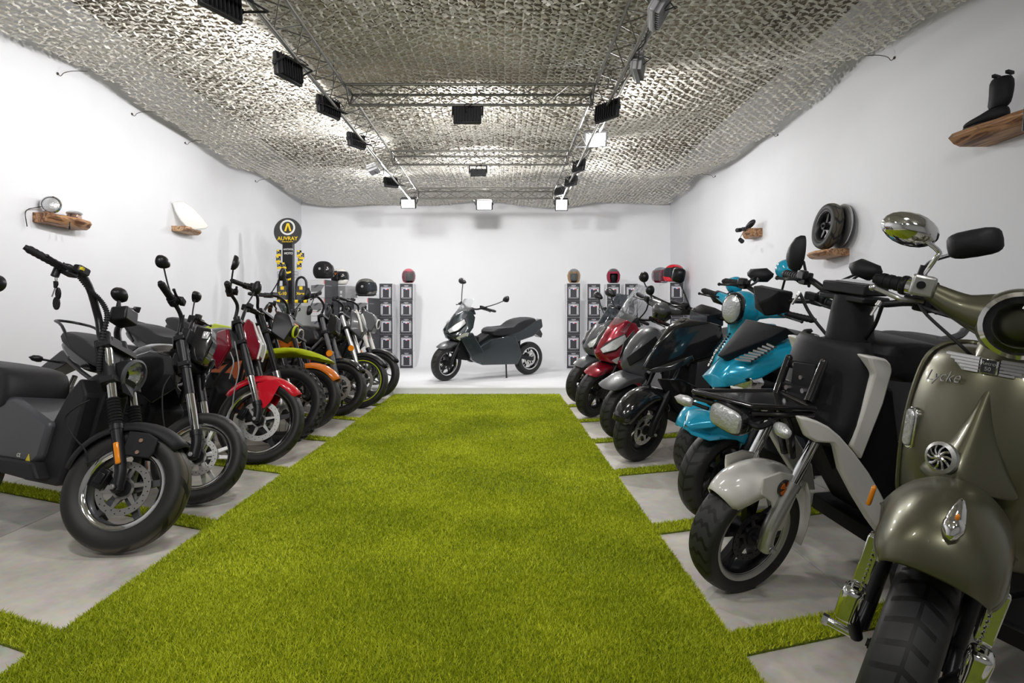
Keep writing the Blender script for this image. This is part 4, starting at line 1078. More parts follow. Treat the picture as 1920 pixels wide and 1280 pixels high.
# leading-link fork with chrome covers
for s_ in (1, -1):
    b = B().cyl(v.along(.30, s_*.085, -.02), v.along(.02, s_*.085, -.035), .017, seg=12)
    o = v.B(b, 'fork_leg', K_sat, st=True)
    bb = B().hull([(x, s_*y, z) for x, z in ((-.015, .49), (.03, .50), (.045, .38), (-.005, .365)) for y in (.095, .125)])
    bb.obj('shock_cover', K_chr, o, bevel=.008)
    b2 = B()
    for k in range(10): b2.cyl((.048+.001*k*0, s_*.105, .378+k*.012), (.060, s_*.105, .378+k*.012), .0028, seg=6)
    b2.obj('shock_ribs', K_chr, o)
    B().box((.035, s_*.115, .325), (.055, .045, .085)).obj('link_cap', K_chr, o, bevel=.014, segs=3)
    B().cyl((.035, s_*.105, .30), (0, s_*.085, .235), .014).cyl((-.05, s_*.085, .30), (.0, s_*.09, .235), .013).obj('link_arm', K_sat, o)
    B().cyl((.0, s_*.09, .235), (.0, s_*.155, .235), .010, seg=12).cyl((0, s_*.145, .235), (0, s_*.158, .235), .013, seg=6).obj('axle_nut', K_chr, o)
    B().box((-.10, s_*.150, .535), (.020, .010, .05)).obj('fender_reflector', K_amb, o, bevel=.004)
# leg shield: curved sheet, symmetric
def shield(v, rows, y_w, name, m, bulge, solid=.012, n=16, e=2.2, sub=1, st=False):
    """rows: (x at centre, z, half width); sheet curving back at the edges"""
    R__ = []
    for x, z, w_ in rows:
        row = []
        for j in range(n+1):
            t = -1+2*j/n
            row.append(Vector((x-bulge*abs(t)**e, w_*t, z)))
        R__.append(row)
    return v.B(B().grid(R__), name, m, st=st, solid=solid, smooth=180, sub=sub)
SHR = [(-.272, .925, .075), (-.265, .92, .125), (-.255, .90, .156), (-.235, .86, .173), (-.215, .77, .181), (-.20, .67, .181), (-.20, .58, .178), (-.215, .50, .175), (-.24, .42, .15)]
def shx(y, z):
    for (x0, z0, w0), (x1, z1, w1) in zip(SHR, SHR[1:]):
        if z0 >= z >= z1:
            t = (z0-z)/(z0-z1); return x0+(x1-x0)*t-.09*min(1, abs(y)/(w0+(w1-w0)*t))**2.2
    return -.27
sh = shield(v, SHR, 0, 'leg_shield', K_olive, .09, solid=.010)
edge = []
for s_ in (1, -1):
    pts = [(-.272, 0, .919), (-.272-.03, s_*.05, .918)]+[(x-.09, s_*(w_+.003), z+.003) for x, z, w_ in SHR]
    B().tube(pts, .007, 8, 4).obj('shield_trim', K_olive, sh)
# centre spine flaring down to the horn grille
rows = []
for k, (x, z, w_, p) in enumerate([(-.262, .875, .010, .010), (-.245, .82, .020, .030), (-.225, .75, .036, .050), (-.20, .69, .052, .075), (-.188, .645, .082, .090), (-.188, .612, .105, .080)]):
    row = []
    for j in range(11):
        t = -1+2*j/10; row.append(Vector((x+p*(1-abs(t)**1.6)*.9-.012*abs(t), w_*t, z)))
    rows.append(row)
sp_ = v.B(B().grid(rows), 'centre_spine', K_olive, solid=.008, smooth=180, sub=1)
q = v.bx(1769, 858, -.115)
B().lathe([(.036, 0), (.036, .010), (.028, .014), (.026, .006), (0, .004)], q, (1, -.28, .12), 28).obj('horn_ring', K_alu, sp_, smooth=60)
b = B(); ax = Vector((1, -.28, .12)).normalized(); u = ax.cross(Vector((0, 0, 1))).normalized(); w3 = u.cross(ax)
for k in range(10):
    a = k*2*math.pi/10; d0 = u*math.cos(a)+w3*math.sin(a); d1 = u*math.cos(a+.5)+w3*math.sin(a+.5)
    b.tube([q+ax*.014+d0*.006, q+ax*.013+(d0+d1)*.5*.018, q+ax*.010+d1*.028], .003, 6, 3)
b.sph(q+ax*.016, .008, 10); b.obj('horn_grille', K_chr, sp_)
B().lathe([(.027, .007), (0, .006)], q, (1, -.28, .12), 20).obj('horn_mesh', K_dark, sp_)
# right side indicator in the shield (photo: left of the horn), and its mirror twin
for s_ in (-1, 1):
    q = v.bx(1694, 812, -.27) if s_ < 0 else None
    if s_ < 0: qy, qz = q.y, q.z
    c = Vector((shx(.152, .70)+.004, s_*.152, .695)); nrm = Vector((.78, s_*.62, .05)).normalized(); sd = Vector((-nrm.y, nrm.x, 0))
    def cap(h, w_, t0, t1, inset=0):
        pts = []
        for k in range(20):
            a = 2*math.pi*k/20; dx = w_*math.cos(a); dz = w_*math.sin(a)+math.copysign(h-w_, math.sin(a)); pts.append((dx, dz))
        return [[c+nrm*t0+sd*a_+Vector((0, 0, b_)) for a_, b_ in pts], [c+nrm*t1+sd*a_+Vector((0, 0, b_)) for a_, b_ in pts]]
    o = B().loft(cap(.056, .022, -.01, .008)).obj('indicator_bezel', K_chr, sh, bevel=.003)
    B().loft(cap(.049, .016, .006, .015)).obj('indicator_lens', K_clr, sh, bevel=.004)
# winged badge with black centre
q = v.bx(1845, 680, -.235); c = Vector((-.243, -.008, .890))
bd = B().box(c+Vector((.006, 0, 0)), (.012, .036, .038)).obj('badge', K_chr, sh, bevel=.004)
B().box(c+Vector((.012, 0, 0)), (.004, .028, .031)).obj('badge_plate', K_gloss, bd)
My = lambda q: Matrix.Translation(q) @ Matrix.Rotation(R_(90), 4, 'Z') @ Matrix.Rotation(R_(90), 4, 'X')
text('Retro', 'badge_text', .012, K_ss, bd, My(c+Vector((.015, 0, .007)))); text('50', 'badge_text', .013, K_ss, bd, My(c+Vector((.015, 0, -.006))))
for s_ in (1, -1):
    B().hull([c+Vector((.001-.012*((y/.09)**2), s_*y, h)) for y, h in ((.02, .019), (.092, .019), (.055, -.019), (.02, -.019))]+[c+Vector((.0035-.012*((y/.09)**2), s_*y, h)) for y, h in ((.02, .019), (.092, .019), (.055, -.019), (.02, -.019))]).obj('badge_backing', K_alu, bd)
    for k in range(5):
        w_ = .072-.011*k; z = .015-.0075*k
        B().hull([c+Vector((.004+a-.012*((y/.09)**2), s_*y, z+h)) for y in (.02, .02+w_) for a in (0, .006) for h in (-.0028, .0028)]).obj('badge_wing', K_chr, bd)
# script lettering on the shield
q = v.bx(1740, 704, -.30)
ls = text('Lycke', 'script_lettering', .040, K_ss, sh, Matrix.Translation((shx(.108, .83)+.016, -.100, .845)) @ Matrix.Rotation(R_(-22), 4, 'Z') @ Matrix.Rotation(R_(90), 4, 'Z') @ Matrix.Rotation(R_(90), 4, 'X') @ Matrix.Rotation(R_(8), 4, 'Z'), ext=.0015, shear=.5, bold=-.0006)
# head: headset casing, headlight, bar, grips
hd = v.along(.66)
q = v.tx(1898, 606, hd.x+.05)
hc = Vector((hd.x+.0, 0, q.z))
print('R1 head', q, hd)
cas = v.B(B().sph(hc+Vector((-.02, 0, -.005)), (.085, .085, .085), 20), 'headset', K_olive, st=True, sub=1)
b = B()
for s_ in (1, -1): b.tube([hc+Vector((-.03, s_*.04, .0)), hc+Vector((-.04, s_*.11, .005)), hc+Vector((-.06, s_*.185, .028))], .03, 14, 5, rs=[.062, .036, .023])
b.obj('headset_arm', K_olive, cas, smooth=80)
v.B(B().cyl(hc+Vector((-.04, 0, -.02)), hc+Vector((-.03, 0, -.12)), .055, .062, seg=24), 'headset_neck', K_olive, st=True)
rl = round_lamp(v, hc+Vector((.065, 0, 0)), .072, (1, 0, .04), K_olive, ring=K_chr, depth=.06)
B().lathe([(.066, .014), (.05, .018), (.05, .016), (.066, .012)], hc+Vector((.065, 0, 0)), (1, 0, .04), 28, closed=True).obj('inner_ring', K_gloss, rl)
e = v.tx(1650, 524, hd.x-.09)
print('grip', e)
g1 = Vector((e.x, abs(e.y), e.z)); g0 = hc+Vector((-.06, .185, .028))
hb = bar(v, [(g0.x, 0, g0.z), tuple(g0), tuple((g0+g1)/2), tuple(g1)], r=.011, m=K_sat, grip=.125, gr=.0185, levers=False, housing=False)
for s_ in (1, -1):
    f = lambda p: Vector((p.x, s_*p.y, p.z))
    c = f(g0+(g1-g0)*.16)
    B().box(c+Vector((.012, 0, .010)), (.062, .052, .052), rot=(0, 0, s_*-.15)).obj('master_cylinder', K_alu, hb, bevel=.006)
    B().cyl(c+Vector((.045, 0, .012)), c+Vector((.049, 0, .012)), .010, seg=14).obj('sight_glass', K_dark, hb)
    B().cyl(f(g0+(g1-g0)*.30), f(g0+(g1-g0)*.42), .022, seg=16).obj('throttle_ring', K_chr, hb)
    B().cyl(f(g0+(g1-g0)*.42), f(g0+(g1-g0)*.56), .026, seg=16).obj('grip_flange', K_sat, hb, bevel=.005)
    B().tube([c+Vector((.0, s_*-.01, -.03)), c+Vector((.030, s_*.03, -.034)), f(g0+(g1-g0)*.6)+Vector((.045, 0, -.030)), f(g1)+Vector((.042, 0, -.022))], .0065, 8, 5).sph(f(g1)+Vector((.042, s_*.004, -.022)), .010, 10).obj('brake_lever', K_ss, hb)
    B().tube([c+Vector((0, 0, -.03)), c+Vector((.02, s_*-.03, -.06)), hc+Vector((.0, s_*.09, -.08)), hc+Vector((-.02, s_*.05, -.11))], .004, 6, 5).obj('brake_cable', K_matt, hb)
# mirrors: chrome oval on a chrome stem (the photo's left one); its twin on the other side
mb = f(g0+(g1-g0)*.22) if False else Vector(g0+(g1-g0)*.24)
top = v.tx(1706, 430, hd.x-.05)
print('mir', top)
hm = Vector((top.x, abs(top.y), top.z)); s_r = -1
for s_ in (-1, 1):
    base = Vector((mb.x, s_*mb.y, mb.z+.025)); h = Vector((hm.x, s_*hm.y, hm.z)); 
    B().cyl(base+Vector((0, 0, -.02)), base+Vector((0, 0, .035)), .012, .010, seg=12).obj('mirror_boot', K_matt, hb)
    k2 = v.tx(1759, 470, hd.x-.05); k2 = Vector((k2.x, s_*abs(k2.y), k2.z))
    B().tube([base, k2-Vector((0, 0, .02)), k2, h+Vector((.03, s_*-.02, -.01))], .0058, 10, 5).sph(h+Vector((.03, s_*-.02, -.005)), .011, 10).obj('mirror_stem', K_chr, hb)
    M = Matrix.Translation(h) @ Matrix.Rotation(R_(14*-s_), 4, 'Z') @ Matrix.Rotation(R_(12*s_), 4, 'X')
    pod(hb, M, .066, .042, 'oval', K_chr, s_, .045)
# floorboard, body, seat out behind the shield
v.B(B().hull([(x, y, z) for x, z in ((-.27, .30), (-.30, .24), (-.78, .22), (-.78, .30)) for y in (-.17, .17)]), 'footboard', K_dark, bevel=.02)
v.B(B().hull([(-.30, y, z) for y in (-.05, .05) for z in (.30, .92)]+[(-.38, y, z) for y in (-.12, .12) for z in (.34, .84)]), 'inner_leg_shield', K_matt, bevel=.03)
shell(v, [(-.74, .30, .52, .08, .08), (-.80, .24, .68, .15, .12), (-1.0, .22, .72, .20, .15), (-1.25, .26, .74, .20, .15), (-1.45, .36, .70, .14, .11), (-1.52, .46, .64, .07, .06)], 'rear_body', K_olive, sub=1)
puff(v, [(-.72, .70), (-.70, .78), (-.80, .81), (-1.05, .80), (-1.15, .84), (-1.40, .85), (-1.45, .80), (-1.40, .74)], .14, 'seat', K_seat, k=.86, e=4)
wheel(v, (-1.26, 0, .235), .235, .115, .16, name='rear_wheel', tm=T_chev, sm=K_sat, disc=0)
sidestand(v, -.8, .24, .12)

# ================================================================ R2: white and black cargo scooter with a front rack
v = R2 = V('cargo_scooter', .865, 2.12, 193, 13, 9, 'white and black cargo scooter with a black front rack over an off-white fender', 'scooter', GR, R=.225, rake=25)
wheel(v, (0, 0, .225), .225, .12, .168, st=True, tm=T_knob, sp='ten', sm=K_sat, disc=1, discR=.095, discm=K_sat, lip=K_alu, lipw=.008)
fork(v, .56, .092, .018, .025, low=K_alu, up=K_chr, split=.42, f=.03, clamps=(.97,), cl=K_sat)
fpoly = [(160, 635), (178, 612), (215, 583), (290, 550), (345, 541), (400, 545), (455, 555), (505, 572), (548, 600), (562, 620), (548, 655), (545, 740), (475, 905), (445, 912), (425, 770), (380, 735), (380, 690), (300, 685), (220, 672)]
Z5 = lambda q: (q[0]/2.56+1280, q[1]/2.56+640)
# fender: arched top shell + side plates
fender(v, (0, 0, .225), .275, .080, 46, 138, K_white, th=.003, lip=.5)
pp = tr(v, [Z5(q) for q in [(385, 655), (470, 625), (548, 640), (548, 670), (545, 740), (475, 905), (445, 912), (425, 770), (380, 735), (380, 690)]], .083, True)
for s_ in (1, -1):
    o = v.B(B().prism(pp, s_*.078, s_*.086), 'fender_side_plate', K_white, st=True, bevel=.006)
    q = v.t(1471, 915, .09)
    B().cyl((q.x, s_*.084, q.z), (q.x, s_*.094, q.z), .031, seg=24).obj('reflector_base', K_gloss, o)
    b = B()
    for k in range(4):
        a0 = k*math.pi/2+.2
        b.prism([(q.x, q.z)]+[(q.x+.026*math.cos(a0+t*.3), q.z+.026*math.sin(a0+t*.3)) for t in range(4)], s_*.093, s_*.097)
    b.obj('orange_reflector', mat('deep_amber', (.55, .13, .01), .3), o)
    bolts(v, [(v.t(u, w_, .09).x, s_*.086, v.t(u, w_, .09).z) for u, w_ in ((1466, 959), (1460, 973))], (0, s_, 0), K_ss, o, .005)
# rear mud strip of the fender
v.B(B().grid([[(.285*math.cos(R_(a))*1.0, y, .225+.285*math.sin(R_(a))) for y in (-.04, -.015, .015, .04)] for a in (142, 156, 170, 184, 200)]), 'mud_flap', K_white, st=True, solid=.005)
# headlight (oblong, clear) and indicators under the rack
q = v.t(1366, 783, .0)
hl = v.B(B().loft([[q+Vector((x, a, c)) for a, c in outline('rect', .072*s_, .045*s_)] for x, s_ in ((-.05, .6), (-.03, .95), (.0, 1.0), (.012, .98))]), 'headlight', K_gloss, st=True, smooth=50)
B().loft([[q+Vector((x, a, c)) for a, c in outline('rect', .066*s_, .040*s_)] for x, s_ in ((.010, 1), (.022, .92), (.028, .6))]).obj('lens', K_clr, hl, smooth=50)
q1 = v.t(1459, 800, .145); indicator(v, q1+Vector((-.02, -.05, 0)), q1, st=True, r=.022); q2 = Vector((q1.x, -q1.y, q1.z))
q2 = v.t(1297, 755, -.15); indicator(v, q2+Vector((-.02, .06, 0)), q2, st=True, r=.020)
cyo = v.along(.50)
b = B()
for s_ in (1, -1):
    b.tube([v.along(.50, s_*.06, .03), q+Vector((-.06, s_*.05, .01)), q+Vector((-.01, s_*.11, .015)), q1*Vector((1, 0, 1))+Vector((-.02, s_*.11, 0))], .010, 8, 4)
v.B(b, 'lamp_bracket', K_sat, st=True)
# rack: sheet tray inside a tube frame, with two rails bolted to the column cover
TZ_ = .735
def on_z(v, u, w_, z):
    o, d = v.ray(u, w_, v.inv); return o+d*((z-o.z)/d.z)
A1 = on_z(v, 1302, 734, TZ_); A2 = on_z(v, 1409, 762, TZ_); A3 = on_z(v, 1526, 766, TZ_); A4 = on_z(v, 1450, 742, TZ_)
xf = (A1.x+A2.x)/2; xb = (A3.x+A4.x)/2-.02; yl = (A2.y+A3.y)/2; yr = -yl*.9
yl, yr = max(A2.y, .12), min(A1.y, -.12)
A4 = Vector((A3.x-.02, A1.y+.03, TZ_))
print('rack', A1, A2, A3, A4)
rk = v.B(B().prism([(p.x, p.y) for p in (A1, A2, A3, A4)], TZ_-.003, TZ_+.003, 'xy'), 'rack_tray', K_gloss)
cr = [tuple(p) for p in (A1, A2, A3, A4, A1)]
b = B()
for p0, p1 in zip(cr, cr[1:]): b.cyl(p0, p1, .010, seg=10); b.sph(p0, .010, 8)
b.obj('rack_tube', K_gloss, rk)
b = B()
for p0, p1 in zip(cr, cr[1:]): b.cyl(Vector(p0)-Vector((0, 0, .022)), Vector(p1)-Vector((0, 0, .022)), .008, seg=8)
b.obj('rack_lower_tube', K_gloss, rk)
r1a, r1b = v.bx(1479, 671, xb-.07), v.bx(1455, 738, xb); r2a, r2b = v.bx(1545, 679, xb-.07), v.bx(1515, 752, xb)
for a_, c_ in ((r1a, r1b), (r2a, r2b)):
    B().cyl(a_, c_, .013, seg=12).sph(a_, .0135, 10).obj('rack_rail', K_gloss, rk)
for t_ in (.16, .78):
    p0 = r1a+(r1b-r1a)*t_; p1 = r2a+(r2b-r2a)*t_
    B().hull([p+Vector((x, 0, z)) for p in (p0, p1) for x in (-.012, -.004) for z in (-.014, .014)]).obj('rack_crossbar', K_sat, rk)
    bolts(v, [p0+(p1-p0)*.25+Vector((-.004, 0, 0)), p0+(p1-p0)*.75+Vector((-.004, 0, 0))], (1, 0, 0), K_ss, rk, .009, .008)
p0 = r1a+(r1b-r1a)*.47; p1 = r2a+(r2b-r2a)*.47
B().hull([p+Vector((x, 0, z)) for p in (p0+(p1-p0)*.2, p0+(p1-p0)*.85) for x in (-.016, -.010) for z in (-.055, .05)]).obj('mounting_plate', K_matt, rk, bevel=.002)
bolts(v, [(p0+p1)/2+Vector((-.01, 0, 0))], (1, 0, 0), K_ss, rk, .008)
b = B()
for y in (yl-.04, (yl+yr)/2): b.tube([(xb+.06, y, TZ_-.02), (xb+.0, y*.8, TZ_-.09), (xb-.05, y*.5, TZ_-.22)], .012, 8, 4)
b.obj('rack_strut', K_gloss, rk)
v.B(B().hull([v.b(u, w_, s_*.055) for s_ in (1,) for u, w_ in ((1520, 785), (1545, 800), (1575, 872), (1560, 880))]+[v.b(u, w_, .02) for u, w_ in ((1520, 785), (1545, 800), (1575, 872), (1560, 880))]), 'steering_brace', K_sat)
# column cover and the tapered steering column above it
cc = []
for (uf, vf, un, vn, yy, x_) in [(1535, 628, 1618, 634, .13, 0), (1517, 640, 1628, 652, .155, 0), (1500, 672, 1632, 690, .17, 0), (1484, 705, 1633, 728, .175, 0), (1462, 745, 1612, 790, .18, 0), (1450, 775, 1585, 840, .175, 0)]:
    pf, pn = v.b(uf, vf, -yy), v.b(un, vn, yy); z = (pf.z+pn.z)/2; x = (pf.x+pn.x)/2
    cc.append([Vector((x+.085*math.cos(t*math.pi/2)**.8-.0 if abs(t) < 1 else x, yy*math.sin(t*math.pi/2), z)) for t in [k/8-1 for k in range(17)]])
lo = cc[-1]
lg = v.B(B().grid(cc), 'column_cover', K_matt, solid=.012, smooth=180)
ct, cb = v.b(1600, 552, 0), v.b(1592, 648, 0)
v.B(B().cyl(cb+Vector((0, 0, -.05)), ct, .085, .060, seg=28), 'steering_column', K_matt, smooth=60)
q = v.b(1601, 546, 0)
bx_ = v.B(B().box(q+Vector((0, 0, .012)), (.10, .19, .038)).box(q+Vector((0, 0, -.022)), (.11, .20, .022)), 'display_housing', K_sat, bevel=.006)
B().box(q+Vector((-.02, 0, .034)), (.06, .15, .004), rot=(0, .1, 0)).obj('display_glass', K_gloss, bx_)
# bar and long-stemmed mirrors
hl_ = v.t(1430, 556, -.33)
hx, hz = v.t(1600, 560, 0).x, v.t(1600, 560, 0).z
ml, mr = v.t(1826, 456, .42), v.t(1496, 475, -.40)
hb = bar(v, [(hx, 0, hz), (hx, .10, hz+.005), (hx-.02, .20, hz+.03), (hx-.09, .36, hz+.02)], r=.012, grip=.12, m=K_sat)
for mp, s_, shp, by in ((ml, 1, 'drop', .20), (mr, -1, 'leaf', .20)):
    base = Vector((hx-.02, s_*by, hz+.03))
    if s_ > 0: kn = v.t(1735, 500, .24)
    else: kn = v.t(1516, 535, -.23)
    B().cyl(base, base+(kn-base)*.5, .012, .009, seg=10).tube([base, kn, mp+Vector((.0, s_*-.035, -.03))], .0055, 8, 5).obj('mirror_stem', K_sat, hb)
    if s_ > 0: M = Matrix.Translation(mp) @ Matrix.Rotation(R_(5), 4, 'Z') @ Matrix.Rotation(R_(20), 4, 'X'); pod(hb, M, .060, .036, 'rect', K_matt, 1, .03)
    else: M = Matrix.Translation(mp) @ Matrix.Rotation(R_(-30), 4, 'Z') @ Matrix.Rotation(R_(-10), 4, 'X'); pod(hb, M, .052, .078, 'leaf', K_matt, -1, .035)
# ram-style chrome levers and adjusters next to the column
for u, w_, yy in ((1500, 548, -.20), (1650, 565, .16)):
    q = v.t(u, w_, yy); B().cyl(q, q+Vector((.03, 0, -.045)), .0045, seg=8).cyl(q, q+Vector((.010, 0, -.014)), .007, seg=10).obj('lever_adjuster', K_ss, hb)
cables(v, [[v.t(1500, 550, -.2), v.t(1520, 590, -.15), v.t(1560, 640, -.06)], [v.t(1655, 570, .16), v.t(1640, 610, .12), v.t(1620, 640, .06)]], r=.006)
# white body frame: upright bar and the long sweeping strip down to the floor
u1 = tr(v, [Z5(q) for q in [(868, 66), (900, 66), (955, 78), (975, 100), (982, 135), (940, 290), (835, 558), (785, 490), (840, 330), (895, 150)]], .17)
u2 = tr(v, [Z5(q) for q in [(520, 345), (560, 348), (610, 365), (660, 390), (715, 435), (780, 510), (850, 605), (900, 690), (940, 765), (955, 905), (905, 905), (850, 830), (780, 715), (720, 600), (695, 490), (680, 470), (600, 465), (560, 440)]], .15)
for s_ in (1, -1):
    v.B(B().prism(u1, s_*.13, s_*.192), 'frame_upright', K_white, bevel=.008)
    v.B(B().prism(u2, s_*.16, s_*.19), 'frame_sweep', K_white, bevel=.008)
q1 = v.b(1600, 870, .1); q2 = v.b(1690, 960, .14)
v.B(B().hull([v.b(u, w_, s_*.12) for u, w_ in ((1560, 760), (1625, 700), (1675, 730), (1700, 960), (1655, 985), (1610, 900)) for s_ in (1,)]+[v.b(u, w_, .12)*Vector((1, -1, 1)) for u, w_ in ((1560, 760), (1625, 700), (1675, 730), (1700, 960), (1655, 985), (1610, 900))]), 'inner_body', K_dark, bevel=.01)
v.B(B().hull([(x, y, z) for x in (-.42, -.95) for y in (-.17, .17) for z in (.20, .26)]), 'footboard', K_dark, bevel=.02)
s0 = v.b(1622, 640, .1)
shell(v, [(-.78, .26, .60, .10, .10), (-.86, .24, .72, .16, .14), (-1.15, .28, .76, .18, .15), (-1.45, .44, .76, .12, .11), (-1.52, .55, .72, .06, .06)], 'rear_body', K_dark, sub=1)
ps = tr(v, [(1612, 705), (1615, 650), (1630, 636), (1665, 630), (1712, 634), (1720, 640), (1745, 632), (1775, 634), (1790, 650), (1780, 690), (1700, 720)], .05)
puff(v, ps, .14, 'seat', K_seat, k=.86, e=4)
wheel(v, (-1.22, 0, .225), .225, .12, .168, name='rear_wheel', sm=K_sat, disc=0, sp='ten', tm=T_knob)
q = v.b(1800, 648, 0)
v.B(B().tube([(ps[7][0]-.02, .0, ps[7][1]-.02), (ps[7][0]-.12, 0, ps[7][1]-.0), (ps[7][0]-.16, 0, ps[7][1]+.05)], .014, 8, 4), 'tail_handle', K_grey)
sidestand(v, -.7, .2, .13)

# ================================================================ R3: blue angular scooter
v = R3 = V('sport_scooter', 1.04, 2.86, 200, 10, 9, 'blue metallic sport scooter with black nose mask and silver vent slats', 'scooter', GR, R=.235, rake=25)
wheel(v, (0, 0, .235), .235, .12, .158, st=True, tm=T_road, sp='ten', sm=K_sat, disc=1, discR=.10, discm=K_sat, lip=K_sat)
fork(v, .54, .09, .018, .026, low=K_sat, up=K_sat, split=.45, f=.02, clamps=(.97,))
# pointed front fender
Z4 = lambda q: (q[0]/3.37+1240, q[1]/3.37+620)
fp_ = tr(v, [Z4(q) for q in [(198, 608), (225, 585), (285, 545), (340, 525), (420, 545), (490, 590), (545, 640), (560, 760), (500, 770), (470, 690), (430, 640), (350, 632), (260, 640), (205, 632)]], .04, True)
b = B(); cxx = sum(p[0] for p in fp_)/len(fp_)
secs = []
for t_, k_ in ((-1, .9), (-.8, .97), (0, 1.0), (.8, .97), (1, .9)):
    secs.append([(p[0], t_*.085*(1 if i not in (0, 1, 13) else .35 if i != 0 else .12), .235+(p[1]-.235)*(k_ if p[1] > .42 else 1)) for i, p in enumerate(fp_)])
v.B(b.loft(secs), 'front_fender', K_blue, st=True, bevel=.008)
# nose: two blue cheeks meeting at a centre crease, mask and vents.  Control points on centre line / side
def pp3(px, y): return v.b(px[0], px[1], y)
tip = pp3((1350, 765), 0); topc = pp3((1490, 600), 0); mid = pp3((1378, 690), 0)
N = B()
cl = [pp3(Z4(q), 0) for q in ((320, 362), (345, 280), (395, 200), (445, 140), (470, 110))]        # centre line from beak up
W1 = [pp3(Z4(q), .12) for q in ((600, 290), (640, 250), (740, 190), (800, 110), (860, 60))]
W1 = [Vector((p.x, abs(p.y), p.z)) for p in W1]
low = [pp3(Z4(q), .06) for q in ((440, 345),)][0]
pts = [(-.02+tip.x*0, 0, 0)]
nose = []
secs_n = []
# hull based cheeks, left (near) and mirrored right
ptsL = [cl[0], cl[1]+Vector((.01, .02, 0)), cl[2]+Vector((0, .04, 0)), cl[3]+Vector((-.02, .05, .0)), Vector((W1[0].x, .15, W1[0].z)), Vector((W1[1].x, .165, W1[1].z)), Vector((W1[2].x, .17, W1[2].z)), Vector((W1[3].x, .165, W1[3].z)), Vector((W1[4].x, .14, W1[4].z)), Vector((cl[0].x-.12, .06, cl[0].z+.03))]
pf = v.b(1315, 706, -.09); ptsL.append(Vector((pf.x, .09, pf.z)))
o = v.B(B().hull([tuple(p) for p in ptsL], mirror=True), 'front_cowl', K_blue, bevel=.010, segs=3)
# black mask between the cheeks, running up to the bar
mk = [pp3(Z4(q), yy) for q, yy in (((415, 175), .015), ((450, 188), .02), ((705, 62), .10), ((830, -5), .13), ((560, 20), .0))]
m2 = [Vector((p.x+.035, p.y, p.z+.01)) for p in mk]
mk = v.B(B().hull([tuple(p) for p in m2]+[tuple(p-Vector((.06, 0, .03))) for p in m2], mirror=True), 'nose_mask', K_matt, bevel=.006)
# vent slats, both sides of the mask
for s_ in (1, -1):
    for k in range(8):
        t_ = k/7; p0 = pp3(Z4((500+200*t_, 178-95*t_)), .065+.06*t_); p1 = pp3(Z4((585+145*t_, 186-88*t_)), .12+.03*t_)
        p0 = Vector((p0.x+.028, s_*p0.y, p0.z)); p1 = Vector((p1.x+.012, s_*p1.y, p1.z-.004))
        B().hull([p+Vector((a, 0, c)) for p in (p0, p1) for a, c in ((-.01, -.006), (.006, -.004), (.004, .005), (-.012, .004))]).obj('vent_slat', K_wpl if False else K_ss, o)
# lamp in the cheek, upper bar cowl
hp = [pp3(Z4(q), yy) for q, yy in (((470, 350), .07), ((585, 293), .13), ((600, 330), .14), ((590, 375), .13), ((500, 372), .09))]
b = B()
for s_ in (1, -1): b.hull([(p.x+a, s_*p.y, p.z) for p in hp for a in (.02, -.05)])
v.B(b, 'headlight', K_refl, bevel=.004)
b = B()
for s_ in (1, -1): b.hull([(p.x+a, s_*p.y, p.z) for p in hp for a in (.03, .022)])
v.B(b, 'headlight_lens', K_glass)
v.B(B().hull([(cl[0].x-.05, y, cl[0].z-.02) for y in (-.05, .05)]+[(W1[0].x-.02, y, W1[0].z-.03) for y in (-.14, .14)]+[(-.30, y, z) for y in (-.13, .13) for z in (.42, .7)]), 'lower_cowl', K_dark, bevel=.01)
q = v.t(1440, 560, 0)
v.B(B().hull([q+Vector((a, y, c)) for a, y, c in ((.05, .03, .0), (.03, .07, .05), (-.05, .09, .05), (-.06, .08, -.05), (.0, .06, -.06), (.06, .0, -.02), (.02, .02, -.08), (-.08, .0, .03))]+[q+Vector((a, -y, c)) for a, y, c in ((.05, .03, .0), (.03, .07, .05), (-.05, .09, .05), (-.06, .08, -.05), (.0, .06, -.06))]), 'bar_cowl', K_matt, st=True, bevel=.008)
hb = bar(v, [(q.x-.04, 0, q.z), (q.x-.05, .1, q.z+.01), (q.x-.08, .22, q.z+.03), (q.x-.11, .35, q.z+.02)], r=.012, grip=.12, m=K_sat)
for s_, (u, w_) in ((-1, (1425, 516)), (1, (1622, 506))):
    h = v.t(u, w_, s_*.34); base = Vector((q.x-.06, s_*.17, q.z+.03)); kk = base+(h-base)*.75+Vector((0, 0, -.015))
    for dy in (-.01, .012): B().tube([base+Vector((0, dy, 0)), base+(h-base)*.5+Vector((0, dy*1.8, 0)), h+Vector((.02, dy*.4, -.01))], .006, 6, 3).obj('mirror_stem', K_matt, hb)
    M = Matrix.Translation(h) @ Matrix.Rotation(R_(10*-s_), 4, 'Z') @ Matrix.Rotation(R_(-8*s_), 4, 'X'); pod(hb, M, .072, .04, 'diamond', K_matt, s_, .04)
